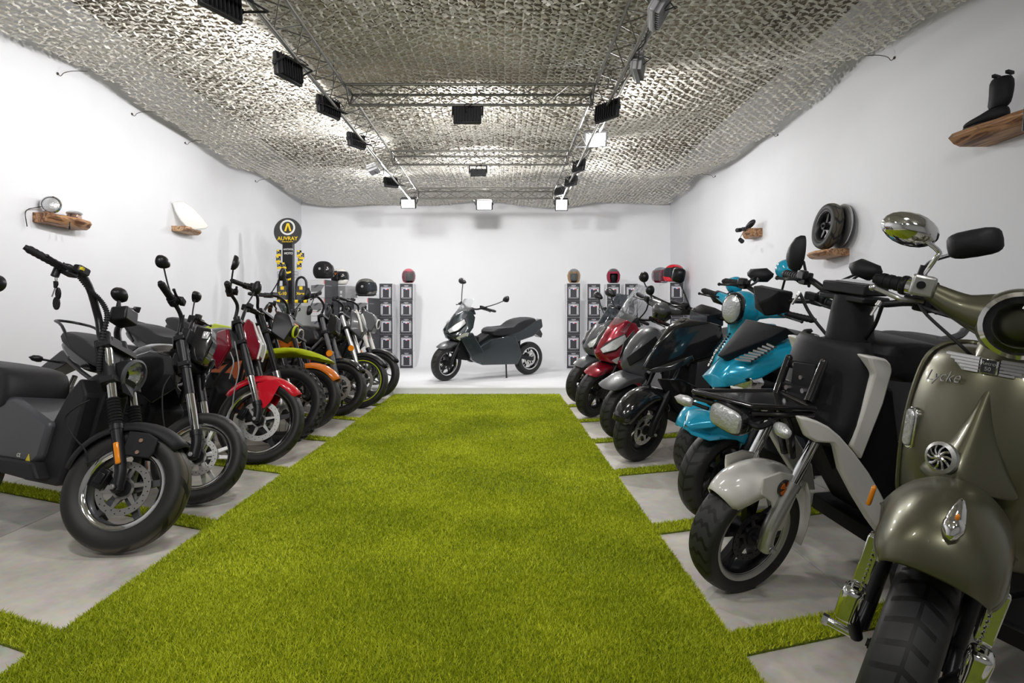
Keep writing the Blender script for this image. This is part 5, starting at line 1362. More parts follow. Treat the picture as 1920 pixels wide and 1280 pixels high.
# script name along the cheek
qs = v.b(1346, 672, -.0)
text('Lycke', 'script_lettering', .042, K_wpl, o, Matrix.Translation(v.b(1348, 670, 0)+Vector((.022, -.015, .0))) @ Matrix.Rotation(R_(60), 4, 'Z') @ Matrix.Rotation(R_(64), 4, 'X') @ Matrix.Rotation(R_(-68), 4, 'Z'), ext=.001, shear=.4)
def scooter_rear(v, m, R=.235, wb=1.30, seatz=.80, x0=-.62, hs=.0, sp='ten', sm=K_sat, seatm=K_seat):
    v.B(B().hull([(x, y, z) for x, z in ((-.26, .34), (-.30, .24), (x0-.2, .22), (x0-.2, .32), (-.34, .40)) for y in (-.16, .16)]), 'footboard', K_dark, bevel=.02)
    v.B(B().hull([(-.28, y, z) for y in (-.10, .10) for z in (.40, .80)]+[(-.38, y, z) for y in (-.07, .07) for z in (.36, .84)]), 'inner_leg_shield', K_matt, bevel=.03)
    shell(v, [(x0-.02, .30, seatz-.16, .08, .07), (x0-.10, .26, seatz-.07, .14, .11), (x0-.35, .30, seatz-.03, .17, .13), (x0-.65, .42, seatz, .15, .12), (x0-.90, .58, seatz+.05, .09, .08), (x0-.98, .66, seatz+.03, .05, .05)], 'rear_body', m, sub=1)
    puff(v, [(x0-.02, seatz-.05), (x0, seatz+.02), (x0-.12, seatz+.05), (x0-.40, seatz+.04), (x0-.48, seatz+.09), (x0-.78, seatz+.12), (x0-.84, seatz+.08), (x0-.75, seatz+.0)], .15, 'seat', seatm, k=.86, e=4)
    wheel(v, (-wb, 0, R), R, .12, .158, name='rear_wheel', sp=sp, sm=sm, disc=0)
    v.B(B().tube([(x0-.70, .10, seatz+.0), (x0-.92, .09, seatz+.05), (x0-1.0, 0, seatz+.06), (x0-.92, -.09, seatz+.05), (x0-.70, -.10, seatz+.0)], .012, 8, 4), 'grab_rail', K_sat)
    sidestand(v, x0-.1, .24, .12)
scooter_rear(v, K_sat)

# ================================================================ R4: cyan round-nosed scooter behind it
v = R4 = V('retro_scooter', 1.20, 3.50, 200, 14, 9, 'cyan glossy scooter with oval headlight and round cyan mirrors, behind the blue metallic one', 'scooter', GR, R=.235, rake=25)
wheel(v, (0, 0, .235), .235, .12, .158, st=True, tm=T_knob, sp='five', sm=K_sat, disc=1, lip=K_sat)
fork(v, .52, .09, .018, .026, low=K_sat, up=K_chr, split=.5, f=.02, clamps=(.97,))
fender(v, (0, 0, .235), .31, .09, 30, 155, K_cyan, th=.004, lip=.35)
shield(v, [(-.20, .98, .09), (-.18, .96, .13), (-.14, .90, .17), (-.08, .80, .19), (-.04, .70, .20), (-.04, .62, .19), (-.07, .54, .16), (-.12, .46, .12)], 0, 'leg_shield', K_cyan, .14, solid=.012)
q = v.t(1382, 578, 0)
cas = v.B(B().sph(q+Vector((-.06, 0, .0)), (.12, .11, .10), 22), 'headset', K_cyan, st=True, sub=1)
b = B()
for s_ in (1, -1): b.tube([q+Vector((-.08, s_*.05, .0)), q+Vector((-.10, s_*.14, .01)), q+Vector((-.12, s_*.22, .02))], .03, 12, 5, rs=[.06, .035, .025])
b.obj('headset_arm', K_cyan, cas)
v.B(B().cyl(q+Vector((-.06, 0, -.04)), q+Vector((-.10, 0, -.17)), .075, .085, seg=24), 'headset_neck', K_cyan, st=True)
hc = q+Vector((.035, 0, 0))
hl = v.B(B().loft([[hc+Vector((x, a, c)) for a, c in outline('oval', .062*s_, .085*s_)] for x, s_ in ((-.06, .8), (-.02, 1.12), (.01, 1.1), (.02, 1.0))]), 'headlight', K_gloss, st=True, smooth=60)
B().loft([[hc+Vector((x, a, c)) for a, c in outline('oval', .062*s_, .085*s_)] for x, s_ in ((.018, .97), (.032, .8), (.038, .4))]).obj('lens', K_clr, hl, smooth=60)
hb = bar(v, [(q.x-.10, 0, q.z+.01), (q.x-.10, .12, q.z+.01), (q.x-.12, .22, q.z+.02), (q.x-.15, .36, q.z+.02)], r=.012, grip=.13, m=K_sat, housing=False)
for s_, (u, w_) in ((-1, (1379, 535)), (1, (1476, 506))):
    h = v.t(u, w_, s_*.24); base = Vector((q.x-.11, s_*.17, q.z+.03))
    B().tube([base, base+(h-base)*.5+Vector((0, 0, -.01)), h+Vector((.0, 0, -.03))], .006, 8, 4).obj('mirror_stem', K_sat, hb)
    M = Matrix.Translation(h) @ Matrix.Rotation(R_(20*s_), 4, 'Z'); pod(hb, M, .060, .056, 'oval', K_cyan, s_, .05)
scooter_rear(v, K_cyan)
# ================================================================ L4: trail bike, lime front fender, wire wheel with knobs
v = L4 = V('trail_motorbike', -1.74, 4.50, -24, 26, 7, 'trail motorbike with lime green high front fender and knobbly wire-spoked wheel', 'motorbike', 'vehicles parked in the left row', R=.305, rake=26)
wheel(v, (0, 0, .305), .305, .10, .235, st=True, tm=T_knob, sp='wire', sm=K_sat, disc=-1, discR=.12, knobs=34, lip=K_sat)
fork(v, .80, .095, .021, .027, low=K_ss, up=K_sat, split=.30, f=.03, clamps=(.97, .74))
fpt = [(.34, .655), (.24, .70), (.08, .735), (-.07, .735), (-.22, .70), (-.36, .64), (-.36, .625), (-.2, .68), (-.07, .712), (.08, .712), (.23, .68), (.335, .64)]
puff(v, [(p[0], p[1]+.02) for p in fpt], .075, 'front_fender', K_lime, st=True, k=.93, e=3)
k1 = v.along(.82, .06, 0)
hb = bar(v, [(k1.x, 0, k1.z), (k1.x, .06, k1.z+.02), (k1.x+.0, .12, k1.z+.10), (k1.x-.04, .25, k1.z+.13), (k1.x-.09, .38, k1.z+.12)], r=.012, grip=.12)
mk = [(-.09, .80), (-.04, .92), (-.10, 1.03), (-.20, 1.05), (-.20, .84)]
b = B().hull([(x, y, z) for x, z in mk for y in (-.05, .05)]+[(-.20, y, z) for y in (-.09, .09) for z in (.86, 1.0)])
o = v.B(b, 'headlamp_mask', K_sat, st=True, bevel=.01)
round_lamp(v, (-.05, 0, .90), .052, (1, 0, -.1), K_sat, ring=K_lime, depth=.05)
naked(v, [(-.20, .78), (-.26, .92), (-.40, .97), (-.58, .92), (-.66, .84), (-.60, .74), (-.42, .68), (-.26, .70)], [(p[0]-.04, p[1]+.09) for p in ST], [(p[0]-.04, p[1]+.09) for p in TL], wheelbase=1.38, R=.30, rim=.22, sp='wire', tankm=K_sat, eng=mat('orange_brown_case', (.55, .12, .02), .4, bump=.2, bscale=60), engtop=.64)
for s_ in (1, -1): v.B(B().prism([(-.56, .80), (-.50, .90), (-.72, .93), (-.90, .88), (-.80, .84)], s_*.10, s_*.13), 'lime_side_trim', K_lime, bevel=.008)

# ================================================================ L5: orange cafe racer
v = L5 = V('cafe_racer_motorbike', -1.73, 5.06, -25, 22, 7, 'motorbike with orange half fairing, smoked windscreen and orange front fender', 'motorbike', 'vehicles parked in the left row', R=.275, rake=25)
wheel(v, (0, 0, .275), .275, .115, .20, st=True, tm=T_road, sp='five', sm=K_sat, disc=-1, discR=.12, lip=K_sat)
fork(v, .74, .095, .021, .028, low=K_sat, up=K_sat, split=.4, f=.03, clamps=(.97, .76))
fender(v, (0, 0, .275), .315, .075, 38, 140, K_orange, lip=.4)
q = v.t(541, 622, 0)
fa = v.B(B().hull([q+Vector((a, y, c)) for a, c in ((.10, -.02), (.06, .09), (-.04, .17), (.06, -.13), (-.02, -.15)) for y in (-.05, .05)]+[q+Vector((a, y, c)) for a, c in ((-.08, .15), (-.04, -.10), (-.10, -.02), (.02, .02)) for y in (-.14, .14)]), 'front_fairing', K_orange, st=True, bevel=.015, segs=3)
rows = []
for k in range(6):
    t_ = k/5; rows.append([q+Vector((.03-.12*t_-.05*abs(j/4-1)**2, (j/4-1)*.12*(1-.4*t_), .13+.13*t_)) for j in range(9)])
v.B(B().grid(rows), 'windscreen', K_smoke, st=True, solid=.004, smooth=180)
round_lamp(v, q+Vector((.10, 0, -.03)), .065, (1, 0, -.1), K_sat, ring=K_wpl, depth=.04)
e = v.t(472, 553, -.30); k1 = v.along(.75, .05, 0)
hb = bar(v, [(k1.x, 0, k1.z), (k1.x, .05, k1.z+.02), (k1.x-.01, .11, k1.z+.13), (k1.x-.06, .22, k1.z+.17), (e.x, .34, e.z)], r=.012, grip=.12, mirror=mirror_pod(None, (k1.x-.02, .28, k1.z+.36), .04, .06, 'leaf', K_sat, sr=.005))
naked(v, [(-.20, .78), (-.26, .90), (-.40, .95), (-.60, .90), (-.74, .82), (-.66, .72), (-.42, .66), (-.26, .68)], ST, TL, wheelbase=1.36, R=.275, rim=.20, sp='five', sm=K_sat, tankm=K_orange, engtop=.64)

# ================================================================ L6: black custom with amber reflector on the fork
v = L6 = V('electric_motorbike', -1.665, 5.73, -25, 22, 8, 'black motorbike with round amber fork reflector and pale drilled brake disc', 'motorbike', 'vehicles parked in the left row', R=.275, rake=24)
wheel(v, (0, 0, .275), .275, .12, .205, st=True, tm=T_road, sp='fork', sm=K_sat, disc=-1, discR=.13, lip=K_sat)
fork(v, .78, .10, .022, .030, low=K_grey, up=K_grey, split=.45, f=.03, clamps=(.97, .74))
fender(v, (0, 0, .275), .31, .07, 40, 150, K_gloss, lip=.4)
for s_ in (1, -1):
    c = v.along(.34, s_*.135, .03); v.B(B().cyl(c-Vector((0, s_*.006, 0)), c+Vector((0, s_*.006, 0)), .032, seg=20), 'fork_reflector', K_amb, st=True)
e = v.t(571, 561, -.30); k1 = v.along(.76, .06, 0)
hb = bar(v, [(k1.x, 0, k1.z), (k1.x, .05, k1.z+.02), (k1.x+.02, .08, k1.z+.14), (k1.x-.04, .2, k1.z+.20), (e.x, .33, e.z)], r=.013, grip=.12, gr=.018, mirror=mirror_pod(None, (k1.x-.04, .26, k1.z+.02), .03, .05, 'oval', K_sat, sr=.005))
q = v.along(.66, 0, .10)
v.B(B().hull([q+Vector((a, y, c)) for a, c in ((-.04, .12), (.05, .08), (.06, -.08), (-.04, -.14)) for y in (-.07, .07)]), 'headlight', K_gloss, st=True, bevel=.015)
naked(v, [(-.20, .74), (-.24, .86), (-.40, .92), (-.60, .90), (-.78, .84), (-.66, .72), (-.42, .66), (-.26, .68)], ST, TL, wheelbase=1.38, R=.275, rim=.20, sp='five', sm=K_sat, tankm=K_sat, pannel=1, engtop=.66)
v.B(B().box((-.30, -.15, .56), (.06, .02, .14)), 'red_side_reflector', K_redg, bevel=.006)
v.B(B().box((-.30, .15, .56), (.06, .02, .14)), 'red_side_reflector', K_redg, bevel=.006)
b = B()
for s_ in (1, -1): b.tube([(-.22, s_*.06, .78), (-.40, s_*.14, .56), (-.66, s_*.14, .52), (-.80, s_*.12, .74)], .013, 8, 3).tube([(-.30, s_*.14, .66), (-.55, s_*.15, .72)], .010, 8, 2)
v.B(b, 'trellis_frame', K_grey)

# ================================================================ L7: silver fork, white mask, lime rim tape
v = L7 = V('electric_motorbike', -1.565, 6.27, -20, 15, 8, 'black motorbike with silver fork, white nose trim and lime rim tape', 'motorbike', 'vehicles parked in the left row', R=.285, rake=25)
wheel(v, (0, 0, .285), .285, .12, .225, st=True, tm=T_road, sp='fork', sm=K_grey, disc=-1, discR=.135, lip=K_sat, stripe=K_lime, lipw=.004)
fork(v, .80, .10, .024, .028, low=K_sat, up=K_alu, split=.22, f=.03, clamps=(.97, .76))
fender(v, (0, 0, .285), .32, .07, 35, 150, K_sat, lip=.4)
for s_ in (1, -1):
    c = v.along(.36, s_*.135, .03); v.B(B().cyl(c-Vector((0, s_*.006, 0)), c+Vector((0, s_*.006, 0)), .032, seg=20), 'fork_reflector', K_amb, st=True)
e = v.t(628, 561, -.31); k1 = v.along(.78, .06, 0)
hb = bar(v, [(k1.x, 0, k1.z), (k1.x, .05, k1.z+.02), (k1.x+.02, .09, k1.z+.12), (k1.x-.04, .2, k1.z+.16), (e.x, .34, e.z)], r=.013, grip=.12, gr=.018)
q = v.along(.64, 0, .14)
v.B(B().hull([q+Vector((a, y, c)) for a, c in ((-.08, .16), (.03, .10), (.12, -.06), (.06, -.16), (-.06, -.10)) for y in (-.04, .04)]+[q+Vector((-.04, y, c)) for y in (-.11, .11) for c in (-.08, .08)]), 'nose_fairing', K_grey, st=True, bevel=.012)
for s_ in (1, -1): v.B(B().tube([q+Vector((.0, s_*.095, .14)), q+Vector((.05, s_*.09, .04)), q+Vector((.09, s_*.06, -.10))], .012, 8, 4, flat=.5), 'white_trim', K_white, st=True)
naked(v, [(-.20, .76), (-.26, .90), (-.40, .95), (-.60, .90), (-.74, .82), (-.66, .72), (-.42, .66), (-.26, .68)], ST, TL, wheelbase=1.38, R=.285, rim=.22, sp='five', sm=K_sat, tankm=K_gloss, engtop=.66)

# ================================================================ L8: last in the row
v = L8 = V('electric_motorbike', -1.565, 6.98, -20, 12, 8, 'farthest motorbike of the left row, grey tank with silver nose beside the black boxes', 'motorbike', 'vehicles parked in the left row', R=.285, rake=25)
wheel(v, (0, 0, .285), .285, .12, .215, st=True, tm=T_knob, sp='fork', sm=K_alu, disc=-1, discR=.13, lip=K_sat, knobs=0)
fork(v, .80, .10, .024, .028, low=K_sat, up=K_white, split=.40, f=.03, clamps=(.97, .76))
fender(v, (0, 0, .285), .32, .07, 35, 150, K_sat, lip=.4)
k1 = v.along(.78, .06, 0)
hb = bar(v, [(k1.x, 0, k1.z), (k1.x, .05, k1.z+.02), (k1.x+.02, .09, k1.z+.12), (k1.x-.04, .2, k1.z+.16), (k1.x-.1, .36, k1.z+.15)], r=.013, grip=.12, gr=.018)
q = v.along(.66, 0, .12)
v.B(B().hull([q+Vector((a, y, c)) for a, c in ((-.08, .14), (.05, .10), (.12, .0), (.06, -.14), (-.06, -.10)) for y in (-.07, .07)]), 'nose_fairing', K_grey, st=True, bevel=.02)
round_lamp(v, q+Vector((.10, 0, -.02)), .06, (1, 0, -.1), K_sat, ring=K_wpl, depth=.04)
naked(v, [(-.20, .76), (-.26, .90), (-.40, .95), (-.60, .90), (-.74, .82), (-.66, .72), (-.42, .66), (-.26, .68)], ST, TL, wheelbase=1.38, R=.285, rim=.22, sp='five', sm=K_sat, tankm=K_grey, engtop=.66)

# ================================================================ maxi scooter builder
def maxi(v, body, screen, low=None, R=.25, facem=None, wb=1.45, stand=True, screen_h=1.0, screen_m=None, rimlip=None, mirrors=True, fendm=None, mir=None, sm=None, tape=None):
    low = low or K_gloss; facem = facem or body
    wheel(v, (0, 0, R), R, .12, R*.66, st=True, tm=T_road, sp='ten', sm=sm or K_sat, disc=-1, lip=rimlip or K_sat)
    wheel(v, (-wb, 0, R), R, .13, R*.66, tm=T_road, sp='ten', sm=sm or K_sat, disc=1, lip=rimlip or K_sat, name='rear_wheel')
    fork(v, .50, .09, .018, .028, low=K_sat, up=K_sat, split=.5, f=.02, clamps=(.95,))
    puff(v, [(.20, R+.19), (.10, R+.27), (-.06, R+.31), (-.20, R+.28), (-.30, R+.18), (-.27, R+.14), (-.15, R+.235), (.0, R+.265), (.12, R+.235)], .085, 'front_fender', fendm or body, st=True, k=.86, e=3)
    # front cowl: beak to shoulders
    zt = .98
    pts = [(.05, 0, .64), (.035, .05, .66), (-.02, 0, .80), (-.10, .04, .90), (-.22, .10, .985), (-.30, .14, .96), (-.34, .17, .88), (-.30, .19, .74), (-.22, .17, .62), (-.10, .12, .56), (.0, .04, .58)]
    fc = v.B(B().hull(pts, mirror=True), 'front_cowl', body, bevel=.012, segs=3)
    for s_ in (1, -1):
        o = v.B(B().hull([(x, s_*y, z) for x, y, z in ((.028, .050, .70), (-.06, .125, .80), (-.17, .165, .875), (-.19, .182, .80), (-.08, .155, .70), (.015, .085, .655), (-.03, .045, .76))]), 'headlight', K_sat, bevel=.004)
        B().hull([(x, s_*y, z) for x, y, z in ((.038, .058, .70), (-.05, .132, .795), (-.155, .172, .86), (-.175, .188, .805), (-.07, .163, .71), (.025, .090, .665))]).obj('lens', K_clr, o, bevel=.004)
        o = v.B(B().hull([(x, s_*y, z) for x, y, z in ((-.05, .13, .60), (-.16, .20, .68), (-.22, .21, .68), (-.20, .20, .62), (-.10, .15, .565))]), 'turn_signal', K_clr, bevel=.004)
    # leg shields and lower side fairing
    for s_ in (1, -1):
        v.B(B().hull([(x, s_*y, z) for x, z in ((-.10, .60), (-.28, .68), (-.50, .38), (-.50, .28), (-.40, .24), (-.30, .30)) for y in (.12, .20)]), 'leg_shield', body, bevel=.015)
        v.B(B().hull([(x, s_*y, z) for x, z in ((-.40, .46), (-.46, .22), (-1.10, .20), (-1.18, .34), (-1.04, .62), (-.62, .58)) for y in (.10, .19)]), 'side_fairing', body, bevel=.015)
        v.B(B().hull([(x, s_*y, z) for x, z in ((-.80, .56), (-1.0, .50), (-1.40, .60), (-1.58, .74), (-1.55, .86), (-1.05, .72)) for y in (.07, .16)]), 'tail_panel', body, bevel=.015)
    v.B(B().hull([(-.12, y, z) for y in (-.08, .08) for z in (.30, .60)]+[(-.45, y, z) for y in (-.12, .12) for z in (.26, .62)]), 'belly', K_dark, bevel=.02)
    v.B(B().hull([(-.42, y, z) for y in (-.12, .12) for z in (.24, .52)]+[(-.62, y, .64) for y in (-.10, .10)]+[(-1.2, y, z) for y in (-.12, .12) for z in (.28, .68)]), 'centre_tunnel', K_dark, bevel=.02)
    puff(v, [(-.62, .60), (-.60, .68), (-.70, .735), (-.92, .715), (-1.02, .735), (-1.10, .82), (-1.28, .87), (-1.44, .88), (-1.52, .85), (-1.42, .78), (-1.15, .64), (-.90, .58)], .165, 'seat', K_seat, k=.84, e=4)
    v.B(B().hull([(-1.52, y, z) for y in (-.08, .08) for z in (.62, .80)]+[(-1.66, y, .62) for y in (-.07, .07)]+[(-1.64, y, .56) for y in (-.07, .07)]), 'tail_light', K_gloss, bevel=.01)
    v.B(B().cyl((-wb, .10, R), (-1.0, .09, .34), .03).cyl((-wb, -.10, R), (-1.0, -.09, .34), .03), 'swing_arm', K_sat)
    v.B(B().cyl((-wb+.05, -.13, R+.04), (-wb+.22, -.12, .58), .02), 'rear_shock', K_ss)
    # screen
    rows = []
    for k in range(8):
        t_ = k/7
        rows.append([(-.10-.22*t_*screen_h-.10*abs(j/5-1)**2, (j/5-1)*(.125-.05*t_**2), .87+.36*t_*screen_h) for j in range(11)])
    v.B(B().grid(rows), 'windscreen', screen_m or screen, solid=.004, smooth=180)
    v.B(B().hull([(-.22, y, .95) for y in (-.12, .12)]+[(-.34, y, 1.02) for y in (-.11, .11)]+[(-.38, y, .92) for y in (-.13, .13)]+[(-.2, y, .9) for y in (-.1, .1)]), 'dashboard', K_sat, bevel=.012)
    c = v.along(.80)
    hb = bar(v, [(c.x-.02, 0, 1.0), (c.x-.03, .10, 1.0), (c.x-.06, .22, 1.03), (c.x-.13, .36, 1.01)], r=.013, grip=.12)
    for s_ in (1, -1):
        h = Vector((-.30, s_*.33, 1.20)); 
        if mir: h = Vector(mir[0 if s_ > 0 else 1])
        base = Vector((-.30, s_*.14, .98)); B().tube([base, base+(h-base)*.6+Vector((0, 0, -.02)), h+Vector((.01, -s_*.03, -.02))], .007, 8, 4).obj('mirror_stem', K_sat, fc)
        M = Matrix.Translation(h) @ Matrix.Rotation(R_(10*-s_), 4, 'Z') @ Matrix.Rotation(R_(14*s_), 4, 'X'); pod(fc, M, .075, .042, 'drop', K_sat, s_, .035)
    if stand:
        v.B(B().cyl((-.95, .10, .24), (-.88, .22, .012), .011, seg=8).box((-.87, .225, .010), (.05, .03, .012)), 'side_stand', K_sat)
    return fc
K_pet = mat('petrol_black_metallic', (.018, .026, .030), .25, .3, coat=.7)
v = P1 = V('maxi_scooter', -.80, 7.90, 217, 12, 4, 'dark petrol maxi scooter on show alone on the white stage', 'scooter', None, R=.24, rake=26, z0=ZP)
maxi(v, K_pet, K_clear, rimlip=K_chr, fendm=K_grey, screen_h=.72, mir=[tuple(v.b(949, 561, .42)), tuple(v.b(867, 527, -.42))])
v.B(B().box((-1.12, .125, .36), (.06, .008, .025)), 'yellow_sticker', K_yel)
# ================================================================ R7 / R8 maxi scooters
v = R7 = V('maxi_scooter', .885, 5.70, 205, 18, 9, 'dark red maxi scooter with tall clear windscreen', 'scooter', GR, R=.25, rake=26)
maxi(v, K_dred, K_clear, screen_h=1.25)
v = R8 = V('maxi_scooter', .90, 6.62, 203, 15, 9, 'black and grey maxi scooter with smoked windscreen, farthest in the right row', 'scooter', GR, R=.25, rake=26)
maxi(v, K_grey, K_smoke, screen_h=1.1, facem=K_sat)

# ================================================================ R5 glossy black scooter, R6 grey scooter
v = R5 = V('scooter', .925, 3.99, 205, 14, 9, 'glossy black scooter with smoked headlight and black angular mirror', 'scooter', GR, R=.235, rake=25)
wheel(v, (0, 0, .235), .235, .12, .158, st=True, tm=T_road, sp='ten', sm=K_sat, disc=1, lip=K_sat)
fork(v, .54, .09, .018, .026, low=K_sat, up=K_sat, split=.5, f=.02, clamps=(.97,))
fender(v, (0, 0, .235), .30, .09, 20, 150, K_gloss, th=.004, lip=.4)
pts = [tuple(v.b(a, c, y)) for a, c, y in ((1206, 688, 0), (1226, 648, .0), (1262, 614, .03), (1294, 600, .05), (1332, 604, .13), (1348, 640, .17), (1322, 672, .15), (1250, 690, .07), (1222, 697, .03))]
pts += [(pts[4][0]-.10, .14, pts[4][2]-.02), (pts[5][0]-.08, .17, pts[5][2]-.10), (pts[0][0]-.12, .05, pts[0][2]-.03)]
v.B(B().hull([(p[0], abs(p[1]), p[2]) for p in pts], mirror=True), 'front_cowl', K_gloss, bevel=.022, segs=4, smooth=60)
for s_ in (1, -1): v.B(B().hull([(x, s_*y, z) for x, y, z in ((-.02, .06, .60), (-.16, .16, .62), (-.30, .19, .56), (-.34, .18, .34), (-.28, .14, .28), (-.18, .08, .40))]), 'leg_shield', K_gloss, bevel=.02, segs=3)
for s_ in (1, -1):
    v.B(B().hull([(x, s_*y, z) for x, y, z in ((.01, .035, .655), (-.10, .13, .70), (-.22, .178, .78), (-.24, .18, .74), (-.11, .145, .67), (.0, .05, .63))]), 'cowl_crease', K_gloss, bevel=.006)
q = v.t(1316, 592, 0)
cas = v.B(B().hull([q+Vector((a, y, c)) for a, y, c in ((.04, .03, .02), (.03, .08, .03), (.02, .08, -.06), (.03, .03, -.08), (-.10, .10, .05), (-.12, .11, -.05), (-.06, .06, .07), (-.10, .05, -.09))]+[q+Vector((a, -y, c)) for a, y, c in ((.04, .03, .02), (.03, .08, .03), (.02, .08, -.06), (.03, .03, -.08), (-.10, .10, .05), (-.12, .11, -.05), (-.06, .06, .07), (-.10, .05, -.09))]), 'headset', K_sat, st=True, bevel=.015)
B().hull([q+Vector((a, y, c)) for a, y, c in ((.05, .0, .02), (.045, .07, .02), (.035, .075, -.05), (.045, .0, -.075), (.045, -.07, .02), (.035, -.075, -.05))]).obj('headlight', mat('smoked_lens', (.10, .11, .12), .08, .3, coat=1), cas, bevel=.01)
v.B(B().cyl(q+Vector((-.06, 0, -.05)), q+Vector((-.08, 0, -.16)), .07, .09, seg=20), 'headset_neck', K_sat, st=True)
hb = bar(v, [(q.x-.08, 0, q.z), (q.x-.08, .12, q.z+.005), (q.x-.10, .22, q.z+.015), (q.x-.14, .36, q.z+.01)], r=.013, grip=.12, m=K_sat)
for s_, (u, w_), shp, rr_ in ((-1, (1272, 516), 'rect', (.05, .055)), (1, (1352, 559), 'diamond', (.085, .042))):
    h = v.t(u, w_, s_*.30); base = Vector((q.x-.09, s_*.17, q.z+.02))
    B().tube([base, base+(h-base)*.6+Vector((0, 0, -.01)), h+Vector((.0, 0, -.02))], .006, 8, 4).obj('mirror_stem', K_sat, hb)
    M = Matrix.Translation(h) @ Matrix.Rotation(R_(8*-s_), 4, 'Z'); pod(hb, M, rr_[0], rr_[1], shp, K_sat, s_, .03)
scooter_rear(v, K_gloss)
v = R6 = V('scooter', .955, 4.72, 205, 14, 9, 'grey and black scooter with round black mirror and bare handlebar neck', 'scooter', GR, R=.235, rake=25)
wheel(v, (0, 0, .235), .235, .12, .158, st=True, tm=T_road, sp='five', sm=K_sat, disc=1, lip=K_sat)
fork(v, .54, .09, .018, .026, low=K_sat, up=K_sat, split=.5, f=.02, clamps=(.97,))
puff(v, [(.33, .46), (.22, .50), (.08, .56), (-.08, .57), (-.22, .52), (-.20, .47), (-.05, .51), (.10, .50), (.24, .455)], .09, 'front_fender', K_grey, st=True, k=.8, e=2.5)
nose = shell(v, [(.05, .60, .66, .03, .03), (.02, .56, .74, .08, .06), (-.04, .52, .82, .12, .08), (-.12, .48, .90, .14, .10), (-.20, .46, .93, .15, .11), (-.30, .50, .92, .14, .11)], 'front_cowl', K_grey, sub=1)
for s_ in (1, -1): v.B(B().hull([(x, s_*y, z) for x, y, z in ((.055, .04, .68), (-.02, .11, .78), (-.04, .13, .70), (.04, .07, .62), (-.14, .14, .88), (-.16, .15, .84))]), 'cowl_fin', K_sat, bevel=.006)
q = v.t(1240, 578, 0)
cas = v.B(B().sph(q+Vector((-.04, 0, -.01)), (.10, .09, .06), 20), 'headset', K_grey, st=True)
b = B()
for s_ in (1, -1): b.tube([q+Vector((-.05, s_*.03, .0)), q+Vector((-.07, s_*.12, .01)), q+Vector((-.10, s_*.20, .02))], .03, 12, 5, rs=[.055, .04, .025])
b.obj('headset_arm', K_grey, cas)
v.B(B().hull([q+Vector((a, y, c)) for a, y, c in ((.06, 0, -.02), (.0, .10, .0), (.0, -.10, .0), (.02, .06, -.09), (.02, -.06, -.09), (-.06, 0, -.14), (-.06, .08, -.06), (-.06, -.08, -.06))]), 'headlight', K_gloss, st=True, bevel=.012)
hb = bar(v, [(q.x-.07, 0, q.z), (q.x-.07, .12, q.z+.01), (q.x-.09, .22, q.z+.02), (q.x-.14, .37, q.z+.03)], r=.013, grip=.13, m=K_sat)
for s_, (u, w_), shp, rr_ in ((-1, (1207, 519), 'oval', (.045, .045)), (1, (1219, 544), 'oval', (.03, .035))):
    h = v.t(u, w_, s_*.28); base = Vector((q.x-.08, s_*.15, q.z+.02)); kk = base+(h-base)*.35+Vector((0, -s_*.05, .02))
    B().tube([base, h+Vector((.0, 0, -.03))], .006, 8, 1).obj('mirror_stem', K_sat, hb)
    M = Matrix.Translation(h); pod(hb, M, rr_[0], rr_[1], shp, K_sat, s_, .03)
scooter_rear(v, K_grey)
# black mirror of a further moped that stays outside the left edge of the photo
B_ = empty('motorbike_mirror', P(-9, 531, 2.0), label='round black mirror poking in at the left edge of the photo', cat='mirror')
pod(B_, Matrix.Rotation(R_(-80), 4, 'Z'), .03, .03, 'oval', K_sat, 1, .03)
B().tube([(-.02, 0, -.02), (-.10, .0, -.20), (-.16, 0, -.50), (-.2, 0, -.8), (-.2, 0, -1.1)], .008, 8, 4).obj('mirror_stem', K_sat, B_)
# ---------------------------------------------------------------- helmet boxes
M_carton = mat('white_carton', (.80, .80, .82), .5)
M_print = mat('black_print', (.035, .035, .042), .4)
M_pale = mat('pale_grey_print', (.62, .62, .66), .5)
M_flagb = mat('flag_blue', (.03, .06, .35), .5); M_flagr = mat('flag_red', (.75, .04, .06), .5)
M_lgrey = mat('light_carton', (.55, .55, .56), .5); M_mgrey = mat('chevron_grey', (.16, .16, .165), .5); M_dgrey = mat('dark_carton', (.055, .055, .062), .45)
BW, BH, BD = .232, .288, .30
def helmet_box():
    r = empty('helmet_box')
    B().box((0, BD/2, BH/2), (BW, BD, BH-.002)).obj('carton', M_carton, r, bevel=.002, segs=1)
    B().box((0, -.001, BH/2), (BW-.012, .003, BH-.004)).obj('front_print', M_print, r)
    def frame(w_, t, top, bot, m):
        b = B(); 
        for s_ in (-1, 1): b.box((s_*(w_-t/2), -.0035, (top+bot)/2), (t, .002, top-bot))
        b.box((0, -.0035, top-t/2), (w_*2, .002, t)); return b
    frame(.085, .008, .228, .045, M_pale).obj('printed_frame', M_pale, r)
    frame(.070, .016, .212, .055, M_pale).obj('printed_frame', M_pale, r)
    B().box((0, -.003, .042), (.15, .002, .006)).obj('printed_line', M_pale, r)
    B().box((-.024, -.0045, .190), (.026, .002, .012)).obj('blue_stripe', M_flagb, r)
    B().box((0, -.0045, .190), (.022, .002, .012)).obj('white_stripe', M_carton, r)
    B().box((.024, -.0045, .190), (.026, .002, .012)).obj('red_stripe', M_flagr, r)
    b = B()
    for k in range(5): b.box((-.032+k*.016, -.0035, .252+.002*(k % 2)), (.011, .002, .008))
    b.box((0, -.0035, .240), (.05, .002, .004)); b.obj('printed_title', M_pale, r)
    return r
proto = helmet_box(); used = [False]
wordn = ['bottom', 'second lowest', 'third', 'fourth', 'fifth']
